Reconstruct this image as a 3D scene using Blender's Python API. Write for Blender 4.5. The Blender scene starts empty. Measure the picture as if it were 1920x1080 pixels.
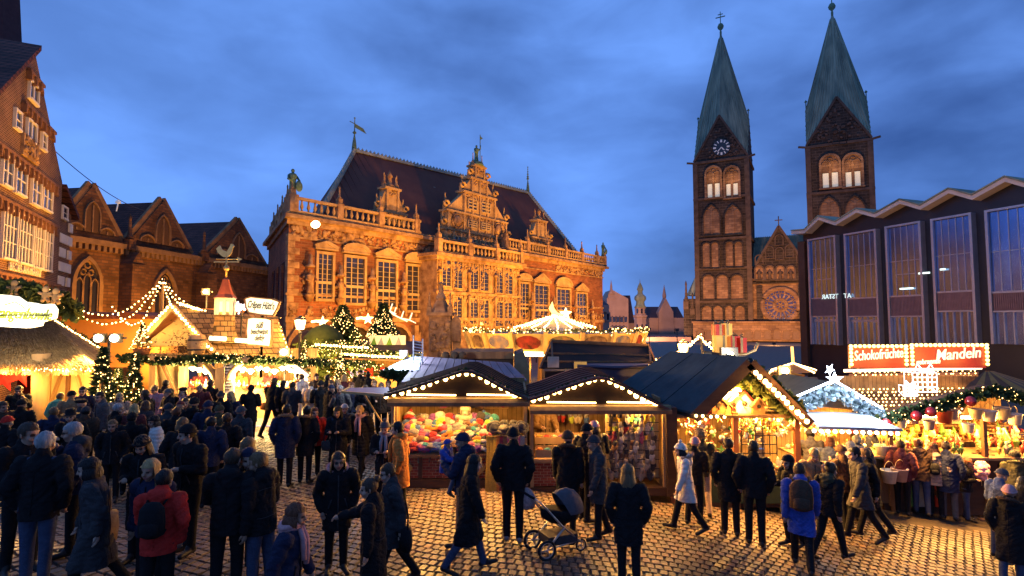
import bpy,bmesh,math,random
import numpy as np
from mathutils.bvhtree import BVHTree
from mathutils import Vector,Matrix,Euler,noise as mnoise
random.seed(11)
rng = np.random.default_rng(11)
SC = bpy.context.scene
COL = SC.collection
R = math.radians
PI = math.pi
# ---------------------------------------------------------------- camera
F,CX,CY,EYE = 1050.0,960.0,540.0,3.6      # focal length in photo pixels
PITCH = math.atan(66 / 1050)
cam_d = bpy.data.cameras.new('camera')
cam_d.sensor_width = 36.0
cam_d.lens = 36.0 * F / 1920.0
cam_d.clip_start = 0.1
cam_d.clip_end = 3000
cam = bpy.data.objects.new('camera',cam_d)
COL.objects.link(cam)
cam.location = (0,0,EYE)
cam.rotation_euler = (PI / 2 + PITCH,0,0)
SC.camera = cam
# ---------------------------------------------------------------- dusk sky
SUN_EL,SUN_ROT = R(1.0),R(200)
world = bpy.data.worlds.new('World')
SC.world = world
world.use_nodes = True
wn,wl = world.node_tree.nodes,world.node_tree.links
wn.clear()
w_out = wn.new('ShaderNodeOutputWorld')
w_bg = wn.new('ShaderNodeBackground')
w_bg.inputs['Strength'].default_value = 0.14
w_sky = wn.new('ShaderNodeTexSky')
w_sky.sky_type = 'NISHITA'
w_sky.sun_disc = False
w_sky.sun_elevation = SUN_EL
w_sky.sun_rotation = SUN_ROT
w_sky.air_density = 1.0
w_sky.dust_density = 0.3
w_sky.ozone_density = 6.0
w_tc = wn.new('ShaderNodeTexCoord')
w_map = wn.new('ShaderNodeMapping')
w_map.inputs['Scale'].default_value = (1.0,1.0,1.9)
w_map.inputs['Rotation'].default_value = (0,R(18),0.6)
w_n = wn.new('ShaderNodeTexNoise')
w_n.inputs['Scale'].default_value = 2.3
w_n.inputs['Detail'].default_value = 6
w_n.inputs['Roughness'].default_value = 0.48
w_n.inputs['Distortion'].default_value = 0.1
w_r = wn.new('ShaderNodeValToRGB')
w_r.color_ramp.elements[0].position = 0.36
w_r.color_ramp.elements[0].color = (0.44,0.44,0.44,1)
w_r.color_ramp.elements[1].position = 0.66
w_r.color_ramp.elements[1].color = (0.95,0.95,0.95,1)
w_hs = wn.new('ShaderNodeHueSaturation')
w_hs.inputs['Hue'].default_value = 0.5
w_hs.inputs['Saturation'].default_value = 1.0
w_mix = wn.new('ShaderNodeMixRGB')          # dusk sky -> cloud
w_tint = wn.new('ShaderNodeMixRGB')
w_tint.blend_type = 'MULTIPLY'
w_tint.inputs['Fac'].default_value = 1.0
w_tint.inputs['Color2'].default_value = (0.85,0.66,1.0,1)
w_mix.inputs['Color2'].default_value = (1.15,2.6,7.0,1)
w_dark = wn.new('ShaderNodeMixRGB')
w_dark.blend_type = 'MULTIPLY'
w_dark.inputs['Fac'].default_value = 1.0
w_dark.inputs['Color2'].default_value = (0.4,0.6,1.0,1)
wl.new(w_tc.outputs['Generated'],w_map.inputs['Vector'])
wl.new(w_map.outputs['Vector'],w_n.inputs['Vector'])
wl.new(w_n.outputs['Fac'],w_r.inputs['Fac'])
wl.new(w_sky.outputs['Color'],w_hs.inputs['Color'])
wl.new(w_hs.outputs['Color'],w_tint.inputs['Color1'])
wl.new(w_tint.outputs['Color'],w_mix.inputs['Color1'])
# large bright and dim regions, fine wisps inside them, and a paler band towards the roofs
w_n2 = wn.new('ShaderNodeTexNoise')
w_n2.inputs['Scale'].default_value = 6.5
w_n2.inputs['Detail'].default_value = 5
w_n2.inputs['Distortion'].default_value = 0.6
w_m2 = wn.new('ShaderNodeMapping')
w_m2.inputs['Scale'].default_value = (1.0,1.0,2.6)
w_m2.inputs['Rotation'].default_value = (0,R(-22),0.3)
wl.new(w_tc.outputs['Generated'],w_m2.inputs['Vector'])
wl.new(w_m2.outputs['Vector'],w_n2.inputs['Vector'])
w_f = wn.new('ShaderNodeMapRange')
w_f.inputs[1].default_value,w_f.inputs[2].default_value = 0.35,0.7
w_f.inputs[3].default_value,w_f.inputs[4].default_value = 0.9,1.1
wl.new(w_n2.outputs['Fac'],w_f.inputs[0])
w_sep = wn.new('ShaderNodeSeparateXYZ')
wl.new(w_tc.outputs['Generated'],w_sep.inputs[0])
w_hz = wn.new('ShaderNodeMapRange')
w_hz.inputs[1].default_value,w_hz.inputs[2].default_value = 0.0,0.45
w_hz.inputs[3].default_value,w_hz.inputs[4].default_value = 0.10,0.0
wl.new(w_sep.outputs[2],w_hz.inputs[0])
w_a = wn.new('ShaderNodeMath'); w_a.operation = 'MULTIPLY'
wl.new(w_r.outputs['Color'],w_a.inputs[0]); wl.new(w_f.outputs[0],w_a.inputs[1])
w_b = wn.new('ShaderNodeMath'); w_b.operation = 'ADD'; w_b.use_clamp = True
wl.new(w_a.outputs[0],w_b.inputs[0]); wl.new(w_hz.outputs[0],w_b.inputs[1])
w_az = wn.new('ShaderNodeMapRange')          # the cloud cover thickens towards the east
w_az.inputs[1].default_value,w_az.inputs[2].default_value = -0.5,0.65
w_az.inputs[3].default_value,w_az.inputs[4].default_value = 0.14,-0.26
wl.new(w_sep.outputs[0],w_az.inputs[0])
w_c = wn.new('ShaderNodeMath'); w_c.operation = 'ADD'; w_c.use_clamp = True
wl.new(w_b.outputs[0],w_c.inputs[0]); wl.new(w_az.outputs[0],w_c.inputs[1])
wl.new(w_c.outputs[0],w_mix.inputs['Fac'])
wl.new(w_mix.outputs['Color'],w_bg.inputs['Color'])
wl.new(w_bg.outputs['Background'],w_out.inputs['Surface'])
sun_d = bpy.data.lights.new('sun','SUN')
sun_d.energy = 0.02
sun_d.angle = R(12)
sun_d.color = (0.75,0.83,1.0)
sun = bpy.data.objects.new('sun',sun_d)
COL.objects.link(sun)
sun.rotation_euler = (R(80),0,R(-20))
SC.view_settings.view_transform = 'Standard'
SC.view_settings.look = 'None'
SC.view_settings.exposure = 0.2
SC.view_settings.gamma = 1
SC.view_settings.use_curve_mapping = False
SC.render.engine = 'CYCLES'
SC.cycles.use_denoising = True
SC.cycles.sample_clamp_indirect = 2.0
SC.cycles.sample_clamp_direct = 0.0
SC.cycles.max_bounces = 5
SC.cycles.diffuse_bounces = 3
SC.cycles.glossy_bounces = 3
SC.cycles.use_light_tree = True
SC.cycles.caustics_reflective = False
SC.cycles.caustics_refractive = False
# ---------------------------------------------------------------- helpers
SP,CP = math.sin(PITCH),math.cos(PITCH)
def ray(px,py):
 u,v = (px - CX) / F,(CY - py) / F
 return Vector((u,CP - v * SP,SP + v * CP))
def at(px,py,Y):
 r = ray(px,py)
 return Vector((0,0,EYE)) + r * (Y / r.y)
def ground_z(x,y=30.0):
 # the square falls gently to the right and swells a little in the left foreground
 k = min(1.0,max(0.0,(11.5 - y) / 4.5))
 return -0.09 * min(max(x,0.0),14.0) + 0.13 * min(max(-1.4 - x,0.0),6.0) * k * k * (3 - 2 * k)
def tag(o,label=None,cat=None,group=None,kind=None):
 if label:
  o['label'] = label
 if cat:
  o['category'] = cat
 if group:
  o['group'] = group
 if kind:
  o['kind'] = kind
 return o
def empty(name,loc,rz=0.0):
 o = bpy.data.objects.new(name,None)
 COL.objects.link(o)
 o.location = loc
 o.rotation_euler = (0,0,rz)
 o.empty_display_size = 0.2
 return o
def thing(name,label,cat,loc,rz=0.0,group=None):
 return tag(empty(name,loc,rz),label,cat,group)
def link_mesh(name,me,parent=None,loc=(0,0,0),rot=(0,0,0),scale=None,mats=None):
 o = bpy.data.objects.new(name,me)
 COL.objects.link(o)
 o.parent = parent
 o.location = loc
 o.rotation_euler = rot
 if scale is not None:
  o.scale = scale if hasattr(scale,'__len__') else (scale,) * 3
 if mats:
  for i,m in enumerate(mats):
   if i < len(o.material_slots):
    o.material_slots[i].link = 'OBJECT'
    o.material_slots[i].material = m
 return o
class MB:
 """collects shapes; build() links them as ONE mesh object"""
 def __init__(s):
  s.v,s.f,s.mi,s.sm = [],[],[],[]
 def add(s,verts,faces,mi=0,smooth=False):
  b = len(s.v)
  s.v.extend([tuple(p) for p in verts])
  s.f.extend([tuple(i + b for i in f) for f in faces])
  s.mi.extend([mi] * len(faces))
  s.sm.extend([smooth] * len(faces))
 def box(s,x0,x1,y0,y1,z0,z1,mi=0):
  v = [(x,y,z) for z in (z0,z1) for y in (y0,y1) for x in (x0,x1)]
  s.add(v,[(0,2,3,1),(4,5,7,6),(0,1,5,4),(2,6,7,3),(0,4,6,2),(1,3,7,5)],mi)
 def obox(s,c,size,rot=(0,0,0),mi=0):
  M = Euler(rot).to_matrix()
  h = Vector(size) / 2
  v = [Vector(c) + M @ Vector((x * h.x,y * h.y,z * h.z)) for z in (-1,1) for y in (-1,1) for x in (-1,1)]
  s.add(v,[(0,2,3,1),(4,5,7,6),(0,1,5,4),(2,6,7,3),(0,4,6,2),(1,3,7,5)],mi)
 def bar(s,a,b,w,t=None,mi=0,up=(0,0,1)):
  """square bar from a to b, w wide, t thick"""
  a,b = Vector(a),Vector(b)
  t = w if t is None else t
  d = (b - a).normalized()
  u = Vector(up)
  if abs(d.dot(u)) > 0.98:
   u = Vector((0,1,0))
  x = d.cross(u).normalized() * (w / 2)
  y = x.cross(d).normalized() * (t / 2)
  v = [p + sx * x + sy * y for p in (a,b) for sx,sy in ((-1,-1),(1,-1),(1,1),(-1,1))]
  s.add(v,[(3,2,1,0),(4,5,6,7),(0,1,5,4),(1,2,6,5),(2,3,7,6),(3,0,4,7)],mi)
 def prism(s,pts,y0,y1,mi=0,smooth=False):
  """(x,z) outline pushed along y"""
  n = len(pts)
  v = [(p[0],y0,p[1]) for p in pts] + [(p[0],y1,p[1]) for p in pts]
  s.add(v,[tuple(range(n)),tuple(range(2 * n - 1,n - 1,-1))],mi)
  s.add(v,[(i,i + n,(i + 1) % n + n,(i + 1) % n) for i in range(n)],mi,smooth)
 def slab(s,pts,z0,z1,mi=0):
  """(x,y) outline pushed along z"""
  n = len(pts)
  v = [(p[0],p[1],z0) for p in pts] + [(p[0],p[1],z1) for p in pts]
  s.add(v,[tuple(range(n - 1,-1,-1)),tuple(range(n,2 * n))]
              + [(i,(i + 1) % n,(i + 1) % n + n,i + n) for i in range(n)],mi)
 def sheet(s,quad,vec,mi=0):
  """a planar polygon thickened by vec"""
  n = len(quad)
  q = [Vector(p) for p in quad]
  v = q + [p + Vector(vec) for p in q]
  s.add(v,[tuple(range(n - 1,-1,-1)),tuple(range(n,2 * n))]
              + [(i,(i + 1) % n,(i + 1) % n + n,i + n) for i in range(n)],mi)
 def tube(s,pts,r,n=6,mi=0,cap=True,r1=None,smooth=True):
  pts = [Vector(p) for p in pts]
  m = len(pts)
  V = []
  ref = None
  for i,p in enumerate(pts):
   d = (pts[min(i + 1,m - 1)] - pts[max(i - 1,0)])
   d = d.normalized() if d.length > 1e-9 else Vector((0,0,1))
   if ref is None or abs(d.dot(ref)) > 0.95:
    ref = Vector((0,0,1)) if abs(d.z) < 0.9 else Vector((1,0,0))
   x = d.cross(ref).normalized()
   y = x.cross(d)
   if hasattr(r,'__len__'):
    rr = r[i]
   else:
    rr = r if r1 is None else r + (r1 - r) * i / max(1,m - 1)
   for k in range(n):
    a = 2 * PI * k / n
    V.append(p + x * (rr * math.cos(a)) + y * (rr * math.sin(a)))
  fs = [(i * n + k,i * n + (k + 1) % n,(i + 1) * n + (k + 1) % n,(i + 1) * n + k) for i in range(m - 1) for k in range(n)]
  s.add(V,fs,mi,smooth)
  if cap:
   b = len(s.v) - len(V)
   s.f.append(tuple(b + k for k in range(n - 1,-1,-1)))
   s.f.append(tuple(b + (m - 1) * n + k for k in range(n)))
   s.mi += [mi,mi]
   s.sm += [False,False]
 def lathe(s,prof,c=(0,0,0),n=12,mi=0,smooth=True,sx=1.0,sy=1.0,rot=0.0):
  """(r,z) profile turned round the z axis at c"""
  c = Vector(c)
  V = []
  for r,z in prof:
   for k in range(n):
    a = 2 * PI * k / n + rot
    V.append((c.x + r * sx * math.cos(a),c.y + r * sy * math.sin(a),c.z + z))
  m = len(prof)
  fs = [(i * n + k,i * n + (k + 1) % n,(i + 1) * n + (k + 1) % n,(i + 1) * n + k) for i in range(m - 1) for k in range(n)]
  s.add(V,fs,mi,smooth)
  b = len(s.v) - len(V)
  if prof[0][0] > 1e-6:
   s.f.append(tuple(b + k for k in range(n - 1,-1,-1))); s.mi.append(mi); s.sm.append(False)
  if prof[-1][0] > 1e-6:
   s.f.append(tuple(b + (m - 1) * n + k for k in range(n))); s.mi.append(mi); s.sm.append(False)
 def ball(s,c,r,n=8,m=6,mi=0,sx=1,sy=1,sz=1):
  prof = [(max(1e-7,r * math.sin(PI * i / m)),-r * math.cos(PI * i / m) * sz) for i in range(m + 1)]
  s.lathe(prof,c,n,mi,True,sx,sy)
 def octa(s,c,r,mi=0):
  c = Vector(c)
  v = [c + Vector(d) * r for d in ((1,0,0),(-1,0,0),(0,1,0),(0,-1,0),(0,0,1),(0,0,-1))]
  s.add(v,[(0,2,4),(2,1,4),(1,3,4),(3,0,4),(2,0,5),(1,2,5),(3,1,5),(0,3,5)],mi,True)
 def mesh(s,name,mats):
  me = bpy.data.meshes.new(name)
  me.from_pydata(s.v,[],s.f)
  for m in (mats if isinstance(mats,(list,tuple)) else [mats]):
   me.materials.append(m)
  me.polygons.foreach_set('material_index',s.mi)
  me.polygons.foreach_set('use_smooth',s.sm)
  me.update()
  return me
 def cut(s):
  s.__dict__.setdefault('c',[]).append((len(s.v),len(s.f)))
 def build_each(s,name,mats,parent=None):
  """one object per stretch between cut() calls"""
  cs = [c for c in s.__dict__.get('c',[])] + [(len(s.v),len(s.f))]
  a = (0,0)
  out = []
  for b in cs:
   if b[1] > a[1]:
    m = MB()
    m.v,m.f,m.mi,m.sm = s.v[a[0]:b[0]],[tuple(i - a[0] for i in f) for f in s.f[a[1]:b[1]]],s.mi[a[1]:b[1]],s.sm[a[1]:b[1]]
    out.append(m.build(name,mats,parent))
   a = b
  return out
 def build(s,name,mats,parent=None,loc=(0,0,0),rot=(0,0,0)):
  return link_mesh(name,s.mesh(name,mats),parent,loc,rot)
# ---------------------------------------------------------------- materials
MC = {}
def mat(name,col,rough=0.8,col2=None,scale=6.0,bump=0.0,bscale=None,metal=0.0,emit=None,estr=0.0,
  spec=None,sheen=0.0,kind='noise',bw=0.24,bh=0.08,mortar=None,msize=0.012,stretch=None,detail=5.0,sampled=True):
 """procedural material in object space, cached by name"""
 if name in MC:
  return MC[name]
 m = bpy.data.materials.new(name)
 m.use_nodes = True
 MC[name] = m
 nt = m.node_tree
 N,L = nt.nodes,nt.links
 b = N['Principled BSDF']
 b.inputs['Roughness'].default_value = rough
 b.inputs['Metallic'].default_value = metal
 if spec is None and rough >= .5:
  spec = .22
 if spec is not None:
  b.inputs['Specular IOR Level'].default_value = spec
 if sheen:
  b.inputs['Sheen Weight'].default_value = sheen
 c1 = (*col,1)
 if col2 is None:
  col2 = tuple(min(1,c * 0.72) for c in col)
 c2 = (*col2,1)
 tc = N.new('ShaderNodeTexCoord')
 vec = tc.outputs['Object']
 if kind in ('brick','plank'):
  sx = N.new('ShaderNodeSeparateXYZ')
  L.new(vec,sx.inputs[0])
  ad = N.new('ShaderNodeMath'); ad.operation = 'ADD'
  L.new(sx.outputs[0],ad.inputs[0]); L.new(sx.outputs[1],ad.inputs[1])
  cb = N.new('ShaderNodeCombineXYZ')
  if kind == 'brick':
   L.new(ad.outputs[0],cb.inputs[0]); L.new(sx.outputs[2],cb.inputs[1])
  else:
   L.new(sx.outputs[2],cb.inputs[0]); L.new(ad.outputs[0],cb.inputs[1])
  bt = N.new('ShaderNodeTexBrick')
  L.new(cb.outputs[0],bt.inputs['Vector'])
  bt.inputs['Scale'].default_value = 1.0
  bt.inputs['Brick Width'].default_value = bw
  bt.inputs['Row Height'].default_value = bh
  bt.inputs['Mortar Size'].default_value = msize
  bt.inputs['Color1'].default_value = c1
  bt.inputs['Color2'].default_value = c2
  mo = mortar or tuple(c * 0.5 for c in col)
  bt.inputs['Mortar'].default_value = (*mo,1)
  nz = N.new('ShaderNodeTexNoise'); nz.inputs['Scale'].default_value = scale; nz.inputs['Detail'].default_value = detail
  L.new(vec,nz.inputs['Vector'])
  rp = N.new('ShaderNodeMapRange')
  rp.inputs[1].default_value = 0.3; rp.inputs[2].default_value = 0.7
  rp.inputs[3].default_value = 0.55; rp.inputs[4].default_value = 1.25
  L.new(nz.outputs['Fac'],rp.inputs[0])
  mx = N.new('ShaderNodeMixRGB'); mx.blend_type = 'MULTIPLY'; mx.inputs[0].default_value = 1
  L.new(bt.outputs['Color'],mx.inputs[1]); L.new(rp.outputs[0],mx.inputs[2])
  L.new(mx.outputs[0],b.inputs['Base Color'])
  if bump:
   bp = N.new('ShaderNodeBump'); bp.inputs['Strength'].default_value = min(1,bump); bp.inputs['Distance'].default_value = 0.02
   iv = N.new('ShaderNodeMath'); iv.operation = 'SUBTRACT'; iv.inputs[0].default_value = 1.0
   L.new(bt.outputs['Fac'],iv.inputs[1]); L.new(iv.outputs[0],bp.inputs['Height'])
   L.new(bp.outputs[0],b.inputs['Normal'])
 else:
  if stretch:
   mp = N.new('ShaderNodeMapping'); mp.inputs['Scale'].default_value = stretch
   L.new(vec,mp.inputs['Vector']); vec = mp.outputs[0]
  nz = N.new('ShaderNodeTexNoise'); nz.inputs['Scale'].default_value = scale; nz.inputs['Detail'].default_value = detail
  nz.inputs['Roughness'].default_value = 0.6
  L.new(vec,nz.inputs['Vector'])
  rp = N.new('ShaderNodeValToRGB')
  rp.color_ramp.elements[0].position = 0.34; rp.color_ramp.elements[0].color = c2
  rp.color_ramp.elements[1].position = 0.66; rp.color_ramp.elements[1].color = c1
  L.new(nz.outputs['Fac'],rp.inputs['Fac'])
  L.new(rp.outputs['Color'],b.inputs['Base Color'])
  if bump:
   n2 = N.new('ShaderNodeTexNoise'); n2.inputs['Scale'].default_value = bscale or scale * 3; n2.inputs['Detail'].default_value = 4
   L.new(vec,n2.inputs['Vector'])
   bp = N.new('ShaderNodeBump'); bp.inputs['Strength'].default_value = min(1,bump); bp.inputs['Distance'].default_value = 0.03 if bump <= 1 else 0.03 * bump
   L.new(n2.outputs['Fac'],bp.inputs['Height']); L.new(bp.outputs[0],b.inputs['Normal'])
 if emit:
  b.inputs['Emission Color'].default_value = (*emit,1)
  b.inputs['Emission Strength'].default_value = estr
 if not sampled:
  m.cycles.emission_sampling = 'NONE'
 return m
WARM = (1.0,0.475,0.095)
AMBER = (1.0,0.40,0.065)
LK = 5.0
BULB = mat('glowing bulb glass',(0.9,0.8,0.6),0.3,emit=(1.0,0.58,0.17),estr=13,sampled=False)
FAIRY = mat('fairy light glow',(0.9,0.8,0.6),0.3,emit=(1.0,0.56,0.17),estr=8,sampled=False)
COLDGLOW = mat('cold white light glow',(0.9,0.9,1.0),0.3,emit=(0.72,0.82,1.0),estr=7,sampled=False)
LAMPGLOW = mat('lamp glow',(1,0.9,0.7),0.3,emit=(1.0,0.72,0.32),estr=30,sampled=False)
TUBEGLOW = mat('light tube glow',(1,0.9,0.7),0.3,emit=(1.0,0.62,0.20),estr=10,sampled=False)
GLASSD = mat('dark window glass',(0.03,0.03,0.05),0.06,(0.02,0.02,0.04),scale=0.7,spec=0.8)
WIRE = mat('black cable',(0.02,0.02,0.02),0.6)
IRON = mat('dark painted iron',(0.03,0.03,0.035),0.45,metal=0.3)
def sett_mat(name,c,c2):
 """stone that changes in broad damp and dusty patches across the square"""
 m = bpy.data.materials.new(name); m.use_nodes = True
 N,L = m.node_tree.nodes,m.node_tree.links
 b = N['Principled BSDF']
 g = N.new('ShaderNodeNewGeometry')
 out = []
 for sc,lo,hi,det in ((0.55,.3,1.25,4),(6.5,.55,1.15,3),(40,.75,1.1,2)):
  n = N.new('ShaderNodeTexNoise'); n.inputs['Scale'].default_value = sc; n.inputs['Detail'].default_value = det
  L.new(g.outputs['Position'],n.inputs['Vector'])
  r = N.new('ShaderNodeMapRange'); r.inputs[1].default_value = .33; r.inputs[2].default_value = .67; r.inputs[3].default_value = lo; r.inputs[4].default_value = hi
  L.new(n.outputs['Fac'],r.inputs[0]); out.append((n,r))
 prev = None
 for n,r in out:
  mx = N.new('ShaderNodeMixRGB'); mx.blend_type = 'MULTIPLY'; mx.inputs[0].default_value = 1
  if prev is None:
   mx.inputs[1].default_value = (*c,1)
  else:
   L.new(prev,mx.inputs[1])
  L.new(r.outputs[0],mx.inputs[2]); prev = mx.outputs[0]
 L.new(prev,b.inputs['Base Color'])
 rr = N.new('ShaderNodeMapRange'); rr.inputs[1].default_value = .35; rr.inputs[2].default_value = .65; rr.inputs[3].default_value = .48; rr.inputs[4].default_value = .78
 L.new(out[0][0].outputs['Fac'],rr.inputs[0]); L.new(rr.outputs[0],b.inputs['Roughness'])
 bp = N.new('ShaderNodeBump'); bp.inputs['Strength'].default_value = .45; bp.inputs['Distance'].default_value = .012
 L.new(out[2][0].outputs['Fac'],bp.inputs['Height']); L.new(bp.outputs[0],b.inputs['Normal'])
 return m
def lamp(name,loc,power,color=WARM,size=0.15,parent=None,kind='POINT',rot=None,spot=100,blend=0.5):
 d = bpy.data.lights.new(name,kind)
 d.energy = power * LK
 d.color = color
 if kind == 'SPOT':
  d.spot_size = R(spot)
  d.spot_blend = blend
  d.shadow_soft_size = size
 elif kind == 'AREA':
  d.shape = 'RECTANGLE'
  d.size,d.size_y = size
 else:
  d.shadow_soft_size = size
 o = bpy.data.objects.new(name,d)
 COL.objects.link(o)
 o.parent = parent
 o.location = loc
 if rot is not None:
  o.rotation_euler = rot
 return o
def aim(loc,target):
 return (Vector(target) - Vector(loc)).to_track_quat('-Z','Y').to_euler()
TMP = bpy.data.scenes.new('workbench')     # small scene in which text and bodies are turned into meshes
def evaluated(o):
 TMP.collection.objects.link(o)
 vl = TMP.view_layers[0]
 vl.update()
 me = bpy.data.meshes.new_from_object(o.evaluated_get(vl.depsgraph))
 bpy.data.objects.remove(o)
 return me
def text_mesh(s,size,mats,depth=0.01,shear=0.0,bold=0.0,bevel=0.0,width=None):
 """lettering as geometry in the x-z plane, facing -y, centred on its origin"""
 c = bpy.data.curves.new('lettering','FONT')
 c.body = s
 c.size = size
 c.shear = shear
 c.offset = bold
 c.extrude = depth
 c.resolution_u = 3
 c.align_x,c.align_y = 'CENTER','CENTER'
 o = bpy.data.objects.new('lettering',c)
 me = evaluated(o)
 bpy.data.curves.remove(c)
 me.transform(Matrix.Rotation(PI / 2,4,'X'))
 if width:
  xs = [v.co.x for v in me.vertices]
  k = width / (max(xs) - min(xs))
  me.transform(Matrix.Diagonal((k,1,1,1)))
 me.materials.clear()
 for m in (mats if isinstance(mats,(list,tuple)) else [mats]):
  me.materials.append(m)
 return me
class Frame:
 """a vertical plane: origin at (x,y), local x along direction d (to the right as seen from the square), -y outward"""
 def __init__(s,origin,d,z=0.0):
  s.o = Vector((origin[0],origin[1],z))
  s.d = Vector((d[0],d[1],0)).normalized()
  s.n = Vector((-s.d.y,s.d.x,0))
  s.rz = math.atan2(s.d.y,s.d.x)
 def uz(s,px,py,off=0.0):
  """where the sight line of a photo point meets the plane local y = off -> (u, z)"""
  r = ray(px,py)
  c = Vector((0,0,EYE))
  t = ((s.o + s.n * off - c).dot(s.n)) / r.dot(s.n)
  p = c + r * t - s.o
  return p.dot(s.d),p.z
 def rect(s,x0,y0,x1,y1,off=0.0):
  xm,ym = (x0 + x1) / 2,(y0 + y1) / 2
  u0 = s.uz(x0,ym,off)[0]
  u1 = s.uz(x1,ym,off)[0]
  return u0,u1,s.uz(xm,y1,off)[1],s.uz(xm,y0,off)[1]
def arch_pts(u0,u1,z0,z1,kind='round',n=8,zs=None):
 """outline of an arched opening, from bottom left over the arch to bottom right"""
 w = u1 - u0
 c = (u0 + u1) / 2
 pts = [(u0,z0)]
 if kind == 'rect':
  return [(u0,z0),(u0,z1),(u1,z1),(u1,z0)]
 if kind == 'round':
  h = min(w / 2,z1 - z0)
  for i in range(n + 1):
   a = PI - PI * i / n
   pts.append((c + w / 2 * math.cos(a),z1 - h + h * math.sin(a)))
 elif kind == 'pointed':
  h = min(w * 0.87,(z1 - z0) * 0.8)
  zs = z1 - h
  m = n // 2
  for i in range(m + 1):
   a = PI - PI / 3 * i / m
   pts.append((u1 + w * math.cos(a),zs + h / 0.866 * math.sin(a)))
  for i in range(m - 1,-1,-1):
   a = PI / 3 * i / m
   pts.append((u0 + w * math.cos(a),zs + h / 0.866 * math.sin(a)))
 pts.append((u1,z0))
 return pts
def arch_frame(mb,u0,u1,z0,z1,w,y0,y1,kind='round',mi=0,sill=True):
 a = arch_pts(u0,u1,z0,z1,kind)
 b = arch_pts(u0 - w,u1 + w,z0,z1 + w,kind)
 n = len(a)
 v = [(p[0],y0,p[1]) for p in a] + [(p[0],y0,p[1]) for p in b] + [(p[0],y1,p[1]) for p in a] + [(p[0],y1,p[1]) for p in b]
 fs = []
 for i in range(n - 1):
  fs += [(i,i + 1,n + i + 1,n + i),(2 * n + i,3 * n + i,3 * n + i + 1,2 * n + i + 1),
               (i,2 * n + i,2 * n + i + 1,i + 1),(n + i,n + i + 1,3 * n + i + 1,3 * n + i)]
 mb.add(v,fs,mi)
 if sill:
  mb.box(u0 - w * 1.3,u1 + w * 1.3,y0 - w * 0.3,y1,z0 - w * 0.7,z0,mi)
def garland(mb,pts,r,dens,green=0,glow=1,lights=0.25,lr=0.02,seed=0):
 """fir garland along pts: needle sprigs and fairy lights"""
 rd = random.Random(seed)
 for a,b in zip(pts[:-1],pts[1:]):
  a,b = Vector(a),Vector(b)
  L = (b - a).length
  for i in range(max(1,int(L * dens))):
   p = a.lerp(b,rd.random())
   d = Vector((rd.gauss(0,1),rd.gauss(0,1),rd.gauss(0,1))).normalized()
   q = p + d * r * rd.uniform(0.55,1.1)
   s_ = d.cross(Vector((rd.gauss(0,1),rd.gauss(0,1),rd.gauss(0,1)))).normalized() * r * 0.28
   mb.add([p - s_ * 0.5,p + s_ * 0.5,q + s_,q + d * r * 0.25,q - s_],[(0,1,2,3,4)],green)
   if rd.random() < lights / 4.5:
    mb.octa(q,lr * rd.uniform(0.45,0.95),glow)
FIR = mat('fir green needles',(0.045,0.075,0.022),0.8,(0.02,0.04,0.015),scale=9)
# ================================================================ ground
M_PLAZA = mat('worn plaza setts',(0.16,0.14,0.12),0.7,(0.10,0.09,0.08),scale=3,bump=0.6,bscale=9)
M_JOINT = mat('dark sand joint',(0.075,0.055,0.038),0.9,(0.04,0.03,0.022),scale=20)
def ground_sheet():
 mb = MB()
 xs = [-700,-40,-12,-9,-7.4,-5,-3,-1.4,0,14,40,700]
 ys = [-60,4.2,6,7,7.8,8.6,9.4,10.2,11,11.6,20.0,60,900]
 for j in range(len(ys) - 1):
  dz = -0.03 if ys[j] < 20 else 0.0
  for i in range(len(xs) - 1):
   q = [(xs[i],ys[j]),(xs[i + 1],ys[j]),(xs[i + 1],ys[j + 1]),(xs[i],ys[j + 1])]
   mb.add([(x,y,ground_z(x,y) + dz) for x,y in q],[(0,1,2,3)],1 if 4 < ys[j] < 20 else 0)
 return tag(mb.build('ground',[M_PLAZA,M_JOINT]),kind='structure')
ground = ground_sheet()
M_SETT = [sett_mat('sandstone sett %s' % n,c,c2) for n,c,c2 in (
 ('tan',(0.18,0.11,0.068),(0.11,0.085,0.07)),('grey',(0.14,0.098,0.066),(0.085,0.07,0.06)),
 ('rust',(0.18,0.098,0.058),(0.12,0.07,0.05)))]
def sett_geo(w,l,rd):
 q = [(-w / 2,-l / 2),(w / 2,-l / 2),(w / 2,l / 2),(-w / 2,l / 2)]
 q = [(x * rd.uniform(0.8,1.0),y * rd.uniform(0.84,1.0)) for x,y in q]
 v = [(x,y,-0.03) for x,y in q] + [(x * .98,y * .98,-0.009) for x,y in q] + [(x * .90,y * .92,rd.uniform(-0.003,0.002)) for x,y in q]
 f = [(8,9,10,11)]
 for k in range(4):
  j = (k + 1) % 4
  f += [(k,j,4 + j,4 + k),(4 + k,4 + j,8 + j,8 + k)]
 return v,f
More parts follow.
